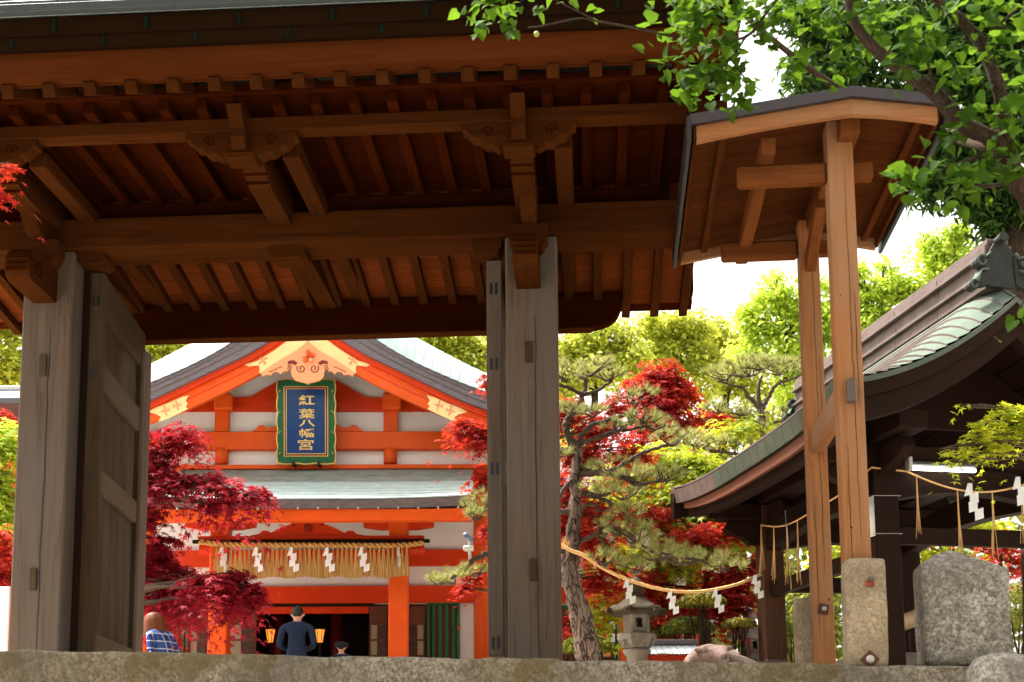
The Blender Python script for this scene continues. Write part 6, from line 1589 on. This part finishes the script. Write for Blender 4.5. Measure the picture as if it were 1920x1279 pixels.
limbs2 = [([(1440, 1352, D1), (1438, 1200, D1), (1434, 1000, D1), (1433, 850, D1), (1430, 790, D1), (1426, 764, D1)], 24, 12),
          ([(1427, 768, D1), (1405, 745, D1), (1393, 728, D1), (1372, 722, D1), (1345, 715, D1)], 10, 4), ([(1427, 766, D1), (1422, 735, D1), (1428, 705, D1)], 9, 4),
          ([(1428, 768, D1), (1443, 742, D1), (1455, 722, D1), (1480, 712, D1), (1500, 705, D1)], 9, 4), ([(1428, 800, D1), (1405, 786, D1), (1375, 775, D1), (1345, 772, D1)], 7, 3),
          ([(1432, 815, D1), (1402, 800, D1), (1385, 802, D1)], 7, 3), ([(1435, 800, D1), (1462, 790, D1), (1490, 778, D1)], 7, 3),
          ([(1434, 870, D1), (1390, 855, D1 - .3), (1340, 845, D1 - .5), (1305, 848, D1 - .6)], 9, 4)]
pads2 = [(1405, 692, D1, 62, 17), (1360, 702, D1, 46, 13), (1462, 690, D1, 50, 15), (1430, 682, D1, 50, 12), (1345, 768, D1, 32, 8), (1385, 778, D1, 30, 8), (1490, 776, D1, 34, 10),
         (1308, 826, D1 - .6, 50, 20), (1345, 836, D1 - .5, 46, 15), (1385, 840, D1 - .3, 40, 15), (1280, 838, D1 - .6, 30, 12)]
pine('flat-topped garden pine behind the pavilion eave', (P(1440, 1352, D1).x, D1, GZ - 0.02), limbs2, pads2, D1, tufts=170, nl=0.13)

# ---------- maples
def gz(px, d): v = P(px, 1300, d); return (v.x, d, GZ - 0.02)
tree('red_maple', 'purple-red maple filling the gap right of the open left door', 'maple tree', gz(215, 16.3), [P(235, 1180, 16.3), P(255, 1040, 16.4), P(268, 930, 16.5)],
     [cl(285, 850, 16.6, 40, 55, 900), cl(340, 815, 16.6, 34, 24, 560), cl(302, 905, 16.5, 42, 28, 620), cl(385, 900, 16.5, 44, 18, 520), cl(440, 915, 16.4, 48, 20, 620), cl(482, 930, 16.4, 20, 8, 130), cl(405, 945, 16.5, 26, 8, 150),
      cl(285, 965, 16.5, 24, 26, 330), cl(300, 1010, 16.6, 28, 14, 200), cl(290, 1035, 16.6, 30, 20, 360), cl(293, 1062, 16.9, 36, 38, 800), cl(345, 1085, 16.7, 42, 36, 900), cl(300, 1110, 16.9, 44, 36, 800), cl(395, 1095, 16.0, 40, 28, 760), cl(440, 1085, 16.2, 30, 22, 520), cl(448, 1120, 16.2, 28, 26, 560), cl(345, 1130, 16.5, 40, 22, 460), cl(470, 1105, 16.1, 22, 18, 240)],
     PURP, BARK_M, MAPLE, 0.072, 'red maples', 0.075, per=34, disc=0.17, grow=1.14)
tree('red_maple', 'crimson maple growing behind the right gate post', 'maple tree', gz(985, 18.0), [P(990, 1150, 18.0), P(985, 1000, 18.0), P(980, 850, 18.0)],
     [cl(878, 797, 18.0, 34, 22, 480), cl(908, 820, 18.0, 24, 24, 320), cl(908, 716, 18.3, 8, 22, 70), cl(904, 895, 17.9, 22, 24, 280), cl(910, 985, 17.9, 14, 24, 110), cl(893, 1072, 17.8, 24, 18, 220), cl(862, 1100, 17.8, 26, 7, 110),
      cl(1062, 765, 18.3, 36, 30, 650), cl(1090, 850, 18.4, 40, 24, 600), cl(1180, 850, 18.6, 40, 20, 500), cl(1110, 1010, 18.3, 40, 26, 600), cl(1130, 1080, 18.2, 40, 26, 500), cl(1065, 905, 17.9, 30, 30, 420), cl(1060, 980, 17.9, 26, 40, 480), cl(1120, 795, 18.4, 48, 26, 700), cl(1155, 755, 18.5, 34, 20, 380), cl(1110, 945, 18.2, 30, 20, 260), cl(1155, 968, 18.2, 46, 12, 320), cl(1075, 1165, 17.5, 30, 40, 420)],
     RED, BARK_M, MAPLE, 0.075, 'red maples', 0.11, per=34, disc=0.18)
tree('red_maple', 'bright scarlet maple rising above the pines in the middle right', 'maple tree', gz(1255, 22.0), [P(1260, 1100, 22), P(1262, 950, 22), P(1262, 800, 22)],
     [cl(1235, 695, 22, 34, 28, 700), cl(1262, 730, 22, 36, 24, 700), cl(1210, 720, 22, 30, 22, 500), cl(1240, 755, 22, 44, 18, 600), cl(1265, 790, 21.8, 36, 14, 420), cl(1215, 800, 21.8, 30, 14, 300), cl(1335, 785, 22.5, 36, 11, 420), cl(1190, 840, 21.8, 30, 14, 300)],
     RED, BARK_M, MAPLE, 0.085, 'red maples', 0.12, per=30, disc=0.19, grow=1.2)
tree('red_maple', 'low crimson maple between the two stone lanterns', 'maple tree', gz(1325, 18.6), [P(1322, 1200, 18.6), P(1320, 1120, 18.6), P(1330, 1060, 18.6)],
     [cl(1300, 1000, 18.4, 44, 16, 420), cl(1350, 985, 18.5, 40, 14, 320), cl(1345, 1095, 18.4, 44, 24, 700), cl(1390, 1060, 18.5, 30, 28, 500), cl(1300, 1120, 18.5, 50, 20, 560), cl(1250, 1130, 18.6, 34, 24, 420), cl(1205, 1085, 18.7, 34, 24, 420), cl(1358, 1140, 18.4, 24, 30, 420), cl(1390, 1110, 18.5, 24, 24, 300), cl(1240, 1185, 18.6, 26, 14, 200), cl(1190, 955, 18.7, 46, 12, 320), cl(1270, 955, 18.8, 30, 12, 200)],
     RED, BARK_D, MAPLE, 0.072, 'red maples', 0.10, per=30, disc=0.16, grow=1.25)
tree('green_maple', 'yellow-green maple in the middle of the garden behind the pine', 'maple tree', gz(1290, 19.6), [P(1292, 1150, 19.6), P(1296, 1050, 19.6), P(1300, 950, 19.6)],
     [cl(1250, 850, 19.6, 66, 16, 900), cl(1310, 872, 19.5, 62, 20, 1100), cl(1205, 875, 19.6, 44, 16, 600), cl(1355, 890, 19.4, 46, 20, 800), cl(1280, 912, 19.3, 60, 18, 900), cl(1335, 935, 19.2, 54, 20, 900), cl(1240, 945, 19.3, 44, 16, 500), cl(1385, 945, 19.3, 36, 26, 700), cl(1300, 975, 19.1, 48, 16, 700), cl(1365, 1000, 19.1, 44, 20, 700), cl(1270, 1010, 19.1, 42, 16, 500), cl(1405, 990, 19.2, 28, 24, 500), cl(1320, 1030, 19.0, 42, 16, 500), cl(1250, 1060, 19.0, 36, 16, 400), cl(1215, 1110, 19.2, 34, 24, 500), cl(1160, 1040, 19.4, 40, 24, 600), cl(1130, 1130, 19.4, 40, 30, 600), cl(1165, 890, 19.8, 44, 18, 600), cl(1380, 800, 20.3, 40, 18, 420)],
     YGREEN, BARK_M, MAPLE, 0.078, 'green maples', 0.11, per=30, disc=0.20, droop=0.6, grow=1.25)
tree('green_maple', 'yellow-green maple seen through the pavilion opening', 'maple tree', gz(1790, 23.0), [P(1790, 1150, 23), P(1785, 1050, 23)],
     [cl(1720, 965, 23, 50, 30, 900), cl(1790, 970, 23, 60, 34, 1200), cl(1850, 990, 23, 40, 30, 600), cl(1690, 1000, 23, 34, 24, 500), cl(1700, 1090, 22.6, 40, 50, 900), cl(1740, 1060, 22.8, 40, 40, 600), cl(1640, 1060, 22.8, 40, 60, 600), cl(1560, 1040, 22.8, 40, 40, 500)],
     YGREEN, BARK_D, MAPLE, 0.085, 'green maples', 0.11, per=30, disc=0.20)
tree('red_maple', 'red maple behind the pavilion, glimpsed between its posts', 'maple tree', gz(1880, 21.0), [P(1880, 1150, 21), P(1875, 1050, 21)],
     [cl(1885, 1010, 21, 44, 24, 700), cl(1730, 955, 21.3, 36, 16, 320), cl(1775, 985, 21.3, 20, 16, 160), cl(1650, 985, 21.3, 24, 50, 420), cl(1905, 1050, 21, 30, 24, 300)],
     RED, BARK_D, MAPLE, 0.08, 'red maples', 0.1, per=30, disc=0.18)
tree('green_maple', 'young green maple branch reaching in from the right edge', 'maple tree', gz(2080, 11.6), [P(2070, 1000, 11.6), P(2050, 820, 11.6)],
     [cl(1890, 768, 11.5, 30, 14, 150), cl(1850, 790, 11.4, 26, 12, 110), cl(1890, 812, 11.5, 34, 16, 170), cl(1830, 818, 11.4, 20, 9, 60), cl(1860, 838, 11.4, 26, 9, 80), cl(1800, 838, 11.4, 18, 6, 30), cl(1770, 842, 11.4, 16, 3, 12), cl(1815, 852, 11.4, 14, 6, 22), cl(1785, 866, 11.4, 12, 5, 12), cl(1925, 790, 11.5, 20, 26, 110), cl(1805, 760, 11.4, 6, 3, 6)],
     YGREEN, BARK_M, MAPLE, 0.058, 'green maples', 0.07, per=12, disc=0.09, twig=0.006)
tree('red_maple', 'red maple twig poking in at the left edge under the gate eaves', 'maple tree', (P(-330, 1300, 9.4).x, 9.9, GZ - 0.02), [P(-330, 900, 9.6), P(-260, 500, 9.3), P(-120, 330, 9.0)],
     [cl(8, 310, 8.9, 26, 12, 45), cl(-5, 360, 8.9, 14, 26, 40), cl(-60, 300, 8.9, 40, 40, 160), cl(-90, 400, 8.9, 40, 50, 200)],
     RED, BARK_M, MAPLE, 0.055, 'red maples', 0.07, per=12, disc=0.07, twig=0.006)
tree('green_maple', 'light green maple left of the left gate post', 'maple tree', gz(-40, 20.0), [P(-40, 1150, 20), P(-30, 950, 20)],
     [cl(5, 830, 20, 40, 50, 900), cl(-5, 910, 20, 40, 60, 900), cl(10, 970, 20, 34, 30, 500), cl(-40, 860, 20, 40, 70, 600)], FRESH, BARK_M, MAPLE, 0.09, 'green maples', 0.1, per=30, disc=0.2)
tree('red_maple', 'dark red maple low behind the left gate post', 'maple tree', gz(-60, 18.5), [P(-50, 1150, 18.5), P(-30, 1080, 18.5)],
     [cl(5, 1060, 18.5, 40, 40, 700), cl(0, 1010, 18.5, 40, 30, 500), cl(5, 780, 20.8, 30, 14, 240), cl(-40, 1080, 18.5, 40, 50, 500)], RED, BARK_M, MAPLE, 0.075, 'red maples', 0.1, per=30, disc=0.17)

# ---------- broadleaf trees beyond the precinct
def big(label, px, d, top_py, crowns, mat, r0=0.30, ls=0.155, per=34, disc=0.48, grp='trees behind the shrine', name='camphor_tree'):
    cs = [cl(x, y, d + dd, rx, rz_, int(n * 0.8), rx * 0.9) for (x, y, dd, rx, rz_, n) in crowns]
    tx = px
    return tree(name, label, 'tree', gz(px, d), [P(tx + 5, 1100, d), P(tx - 4, 900, d), P(tx + 6, top_py + 130, d)], cs, mat, BARK_D, DIAM, ls, grp, r0, per, disc, mode='clump', twig=0.02)
big('yellow-green camphor tree left of the left gate post', -30, 36, 560, [(0, 600, 0, 60, 40, 2200), (20, 680, 0, 60, 50, 2400), (-30, 720, 0, 60, 50, 1500), (-40, 620, 0, 60, 60, 1500)], CAMPH)
big('camphor tree behind the left slope of the shrine roof', 290, 40, 560, [(290, 640, 0, 70, 50, 2400), (340, 680, 0, 60, 50, 2000), (240, 690, 0, 60, 50, 1600), (300, 730, 0, 70, 40, 1500)], CAMPH)
big('camphor tree behind the right slope of the shrine roof', 820, 38, 540, [(790, 640, 0, 60, 40, 2000), (850, 640, 0, 60, 40, 2200), (890, 690, 0, 50, 50, 2000), (830, 720, 0, 60, 40, 1600), (880, 760, 0, 50, 40, 1400), (940, 660, 0, 60, 60, 1800)], CAMPH)
big('broad camphor tree above the black pine', 1110, 40, 600, [(1080, 660, 0, 55, 40, 2200), (1140, 635, 0, 55, 40, 2200), (1110, 700, 0, 70, 40, 2000), (1180, 680, 0, 50, 40, 1600), (1050, 720, 0, 50, 40, 1200), (1060, 800, 0, 60, 50, 1200)], CAMPH)
big('rounded camphor tree under the gate rafter tails', 1250, 42, 570, [(1235, 620, 0, 55, 36, 2200), (1290, 620, 0, 50, 34, 2000), (1260, 665, 0, 60, 36, 2000), (1320, 680, 0, 50, 36, 1600), (1210, 690, 0, 50, 30, 1300), (1290, 730, 0, 60, 40, 1400)], CAMPH)
big('pale camphor tree left of the cedar posts', 1360, 44, 590, [(1345, 630, 0, 46, 36, 1700), (1390, 660, 0, 46, 40, 1700), (1350, 700, 0, 50, 40, 1500), (1400, 730, 0, 50, 40, 1500), (1440, 790, 0, 70, 50, 1800), (1360, 800, 0, 60, 50, 1500)], CAMPH)
big('fresh green tree behind the cedar posts', 1470, 34, 500, [(1455, 560, 0, 46, 34, 1300), (1500, 600, 0, 60, 40, 1700), (1430, 620, 0, 44, 30, 1100), (1480, 670, 0, 60, 40, 1600), (1540, 640, 0, 50, 50, 1300), (1450, 520, 0, 16, 20, 160), (1500, 740, 0, 60, 50, 1500), (1560, 730, 0, 40, 60, 1000), (1410, 590, 0, 30, 26, 600), (1560, 570, 0, 40, 50, 900), (1400, 660, 0, 40, 30, 700), (1520, 530, 0, 30, 26, 400)], FRESH, 0.16, 0.14, 24, 0.36, name='broadleaf_tree')
big('fresh green tree between the cedar posts and pavilion ridge', 1650, 33, 480, [(1640, 560, 0, 44, 40, 1200), (1680, 540, 0, 36, 34, 900), (1630, 620, 0, 46, 40, 1200), (1690, 600, 0, 44, 36, 1000), (1640, 690, 0, 60, 40, 1200), (1655, 500, 0, 14, 24, 140), (1715, 560, 0, 30, 30, 600), (1610, 520, 0, 24, 30, 400), (1600, 590, 0, 36, 40, 700)], FRESH, 0.15, 0.14, 24, 0.34, name='broadleaf_tree')
big('fresh green tree behind the pavilion ridge', 1770, 33, 420, [(1745, 480, 0, 40, 34, 900), (1790, 450, 0, 34, 30, 700), (1760, 530, 0, 56, 36, 1200), (1810, 500, 0, 44, 40, 900), (1740, 450, 0, 14, 22, 130)], FRESH, 0.15, 0.14, 24, 0.34, name='broadleaf_tree')
tree('evergreen_tree', 'dark glossy evergreen filling the upper right behind the plum branches', 'tree', gz(1950, 17.0), [P(1950, 900, 17), P(1920, 600, 17), P(1880, 350, 17), P(1830, 150, 17)],
     [cl(1850, 120, 17, 90, 80, 2600), cl(1900, 250, 17, 70, 80, 2200), cl(1740, 100, 17, 80, 60, 1900), cl(1640, 50, 17, 90, 50, 1900), cl(1540, 60, 17, 60, 50, 900), cl(1500, 140, 17, 34, 40, 340), cl(1580, 140, 17, 70, 30, 800), cl(1800, 290, 17, 70, 50, 1500), cl(1860, 370, 17, 70, 40, 1500), cl(1760, 345, 17, 50, 26, 600), cl(1900, 420, 17, 60, 30, 700), cl(1700, 200, 17, 90, 50, 1500), cl(1500, 30, 17, 40, 40, 450), cl(1780, 10, 17, 100, 50, 1800), cl(1900, 20, 17, 70, 60, 1400)],
     EVER, BARK_D, LONGL, 0.15, 'trees behind the shrine', 0.22, per=40, disc=0.30, mode='clump')
big('dark green tree low behind the pavilion posts', 1540, 27, 950, [(1500, 1130, 0, 50, 60, 1100), (1560, 1170, 0, 40, 60, 900), (1470, 1200, 0, 40, 40, 700)], SHRUB, 0.15, 0.12, 60, 0.4, name='broadleaf_tree')
# ---------- clipped shrubs
def shrub(label, px, py, d, rx, rz_, n, mat=SHRUB):
    c = P(px, py, d); k = PXM(d); base = Vector((c.x, d, GZ - 0.02)); T_ = thing('clipped_shrub', label, 'shrub', base, 0, 'clipped garden shrubs')
    m = MB(); rx /= k; rz_ /= k
    for i in range(9):
        e = c + Vector((random.uniform(-.7, .7) * rx, random.uniform(-.5, .5) * rx, random.uniform(-.3, .4) * rz_)); pt = bez((0, 0, 0), e - base, 0.1, 6, 0.15); m.tube(pt, taper(0.03, 0.006, len(pt)), 5)
    m.build('stem', BARK_D, T_, True)
    u = RNG.normal(size=(n, 3)); u /= np.linalg.norm(u, axis=1, keepdims=True); u[:, 2] = np.where(u[:, 2] < -0.3, -0.3 * RNG.random(n), u[:, 2])
    A = np.array(c - base) + u * np.array([rx, rx * 0.8, rz_]) * (RNG.random((n, 1)) ** 0.15) * (1 + 0.06 * np.sin(u[:, :1] * 9 + u[:, 1:2] * 7))
    leaf_cloud('foliage', A, u + RNG.normal(size=(n, 3)) * 0.5, RNG.uniform(0.7, 1.2, n) * 0.05, DIAM[0], DIAM[1], mat, T_)
YS = leafmat('yellow_tipped_shrub_leaf', [(0.03, 0.045, 0.01), (0.10, 0.10, 0.015), (0.28, 0.24, 0.025), (0.42, 0.34, 0.03)], 0.35, 2.5)
shrub('clipped shrub with yellow tips between the two stone lanterns', 1315, 1130, 17.4, 46, 20, 2600, YS)
shrub('round clipped shrub left of the pale stone lantern', 1385, 1172, 17.2, 34, 13, 1800, YS)
shrub('dark shrub behind the reclining ox statue', 1290, 1180, 17.8, 50, 24, 2400)
shrub('dark shrub behind the grey stone lantern', 1225, 1195, 18.6, 46, 24, 2200)
shrub('shrub low behind the pine trunk', 1100, 1215, 17.0, 50, 26, 2200)
shrub('dark shrub seen between the cedar posts', 1500, 1190, 19.5, 60, 34, 2600)
shrub('shrub seen behind the bamboo pipe', 1700, 1200, 20.0, 60, 30, 2200)
shrub('shrub behind the pointed marker stone', 1900, 1150, 20.0, 60, 60, 2600)

# ---------- plum tree overhead at right
def plum():
    base = Vector((P(2090, 1200, 8.2).x, 8.2, -2.45)); T_ = thing('plum_tree', 'plum tree with broad fresh leaves hanging over the upper right', 'plum tree', base)
    off = -base; d = 7.6
    lb = [([(2090, 1180, 8.2), (2060, 900, 8.0), (2010, 600, 7.8), (1940, 400, 7.7), (1902, 336, 7.65), (1868, 268, d), (1804, 232, d), (1757, 178, d), (1714, 148, d), (1673, 118, d), (1636, 87, d), (1603, 44, d), (1585, -20, d), (1560, -90, d)], 48, 15),
          ([(1902, 336, 7.65), (1885, 240, 7.6), (1872, 165, 7.5), (1838, 84, 7.5), (1804, 40, 7.5), (1745, -10, 7.4), (1700, -60, 7.4)], 34, 14),
          ([(1868, 268, d), (1810, 262, 9.2), (1762, 245, 11.0), (1700, 225, 12.6), (1640, 200, 12.8), (1566, 161, 12.8), (1535, 141, 12.7), (1482, 101, 12.4), (1428, 57, 12.0), (1394, 27, 11.6), (1340, -10, 11.0), (1260, -40, 10.4)], 34, 12),
          ([(1560, -90, d), (1490, -40, 7.9), (1440, 20, 8.0), (1400, 68, 8.1), (1340, 76, 8.1), (1280, 72, 8.1), (1200, 55, 8.0), (1120, 40, 8.0), (1085, 35, 7.9), (1020, 48, 7.8), (990, 52, 7.8)], 8, 3),
          ([(1120, 40, 8.0), (1080, 20, 7.9), (1040, 0, 7.9)], 4, 2), ([(1400, 66, 8.1), (1370, 110, 8.1), (1330, 140, 8.1), (1260, 150, 8.1)], 6, 2), ([(1370, 110, 8.1), (1400, 150, 8.1), (1430, 172, 8.1)], 5, 2), ([(1490, -40, 7.9), (1300, -30, 7.9), (1100, -30, 7.9), (960, -15, 7.8)], 8, 4),
          ([(1868, 268, d), (1820, 300, 7.5), (1760, 320, 7.5), (1690, 345, 7.4)], 12, 3), ([(1902, 336, 7.65), (1850, 350, 7.6), (1780, 330, 7.5)], 10, 3), ([(1757, 178, d), (1740, 120, 7.4), (1730, 60, 7.3)], 9, 3), ([(1838, 84, 7.5), (1880, 40, 7.4), (1930, 0, 7.4)], 9, 3), ([(1870, 200, 7.5), (1900, 190, 7.4), (1940, 180, 7.4)], 6, 3), ([(1960, 420, 7.7), (1940, 520, 7.6), (1905, 590, 7.5)], 9, 2)]
    k_ = PXM(d)
    for i, (pl_, w0, w1) in enumerate(lb):
        cp = [P(*q) for q in pl_]
        if i == 0: cp[0] = base
        pts = []
        for k in range(len(cp) - 1):
            p0, p1, p2, p3 = cp[max(k - 1, 0)], cp[k], cp[k + 1], cp[min(k + 2, len(cp) - 1)]
            for s_ in range(6):
                t = s_ / 6; pts.append(0.5 * ((2 * p1) + (p2 - p0) * t + (2 * p0 - 5 * p1 + 4 * p2 - p3) * t * t + (3 * p1 - p0 - 3 * p2 + p3) * t ** 3))
        pts.append(cp[-1])
        MB().tube([p + off for p in pts], [x * random.uniform(0.93, 1.08) for x in taper(w0 / 2 / k_, w1 / 2 / k_, len(pts))], 9).build('trunk' if i == 0 else 'branch', BARK_D, T_, True)
    spots = [(925, 14, 7.8, 42, 16, 34), (900, 40, 7.75, 18, 12, 12), (958, 42, 7.75, 16, 12, 10), (1000, -4, 7.8, 30, 10, 12), (1110, 2, 7.9, 16, 8, 6), (1060, -8, 7.9, 30, 8, 8), (1225, 48, 8.0, 18, 5, 7),
             (1320, 40, 8.1, 46, 34, 80), (1285, 80, 8.1, 26, 26, 34), (1370, 95, 8.1, 34, 34, 60), (1345, 150, 8.1, 40, 24, 50), (1280, 140, 8.05, 34, 16, 26), (1300, 175, 8.1, 30, 10, 16), (1375, 195, 8.1, 26, 20, 30), (1290, 10, 8.1, 50, 20, 50), (1390, 20, 8.1, 40, 30, 50), (1250, 128, 8.0, 16, 10, 8),
             (1440, 70, 8.1, 30, 26, 30), (1470, 10, 8.0, 60, 24, 60), (1560, 60, 7.9, 50, 40, 50), (1600, 110, 7.8, 40, 30, 34), (1540, 20, 7.8, 50, 30, 44), (1500, 120, 8.1, 34, 20, 24), (1650, 30, 7.6, 40, 40, 40),
             (1700, 60, 7.3, 34, 34, 34), (1735, 100, 7.3, 30, 24, 24), (1760, 30, 7.3, 40, 26, 34), (1700, 118, 7.3, 24, 12, 12), (1820, 110, 7.4, 40, 30, 30), (1800, 150, 7.4, 30, 26, 20), (1880, 90, 7.4, 34, 40, 34), (1905, 180, 7.3, 26, 30, 24), (1890, 230, 7.4, 30, 20, 20), (1850, 20, 7.4, 50, 26, 40), (1820, 210, 7.4, 40, 20, 20),
             (1690, 340, 7.3, 34, 13, 24), (1740, 335, 7.4, 34, 18, 26), (1690, 368, 7.3, 14, 12, 6), (1800, 330, 7.5, 40, 26, 36), (1860, 320, 7.5, 34, 34, 30), (1790, 370, 7.5, 30, 14, 14), (1905, 290, 7.5, 20, 40, 24), (1905, 600, 7.5, 18, 14, 7), (1780, 250, 7.5, 30, 20, 14), (1640, 60, 7.9, 40, 40, 34), (1920, 30, 7.4, 40, 40, 30)]
    A, B, Tn = [], [], []
    for (px, py, dd, rx, rz_, n) in spots:
        n = int(n * 0.95); c = P(px, py, dd); k = PXM(dd); u = RNG.normal(size=(n, 3)) * 0.55; a = np.array(c) + u * np.array([rx / k, 0.22, rz_ / k])
        A.append(a); nr = np.tile(np.array([0.0, -0.55, 0.75]), (n, 1)) + RNG.normal(size=(n, 3)) * 0.55; B.append(nr); Tn.append(np.tile(np.array([-0.25, -0.2, -0.75]), (n, 1)) + RNG.normal(size=(n, 3)) * 0.5)
    A = np.concatenate(A) - np.array(base)
    leaf_cloud('crown', A, np.concatenate(B), 0.042 + 0.062 * RNG.random(len(A)) ** 1.4, HEART[0], HEART[1], PLUM, T_, np.concatenate(Tn))
    f = P(1006, 64, 7.75); bm = bmesh.new(); bmesh.ops.create_uvsphere(bm, u_segments=14, v_segments=10, radius=0.018)
    bm_obj(bm, 'plum_fruit', plain('green_plum', (0.30, 0.34, 0.06), 0.45), T_, f + off)
plum()

def backdrop():
    """the dense planting that closes the garden at the back"""
    n = 26000; x = RNG.uniform(-24, 26, n); h = 5.8 + 1.0 * np.sin(x * 0.55) + 0.7 * np.sin(x * 1.7 + 1); z = h * RNG.random(n) ** 0.8 + GZ; y = 28.5 + RNG.uniform(0, 1.8, n) + 0.5 * np.sin(x * 0.9)
    C = np.stack([x, y, z], 1); nr = RNG.normal(size=(n, 3)) * 0.6 + np.array([0, -0.7, 0.6])
    o = leaf_cloud('hedge', C, nr, RNG.uniform(0.16, 0.34, n), DIAM[0], DIAM[1], SHRUB, None)
    tag(o, 'dense dark green planting closing the garden behind the trees', None, None, 'stuff')
backdrop()

# ---------- unseen leaf mass added behind the viewpoint to shade the gate front
def added_shade_wood():
    n = 9000; a = RNG.uniform(R(185), R(355), n); r_ = RNG.uniform(9.0, 15.0, n); z = RNG.uniform(-2.0, 11.0, n)
    C = np.stack([r_ * np.cos(a), r_ * np.sin(a) - 1.0, z], 1)
    o = leaf_cloud('wood', C, RNG.normal(size=(n, 3)), RNG.uniform(0.35, 0.8, n), DIAM[0], DIAM[1], EVER, None)
    tag(o, 'added unseen evergreen wood shading the gate front from behind the viewpoint', None, None, 'stuff')
added_shade_wood()
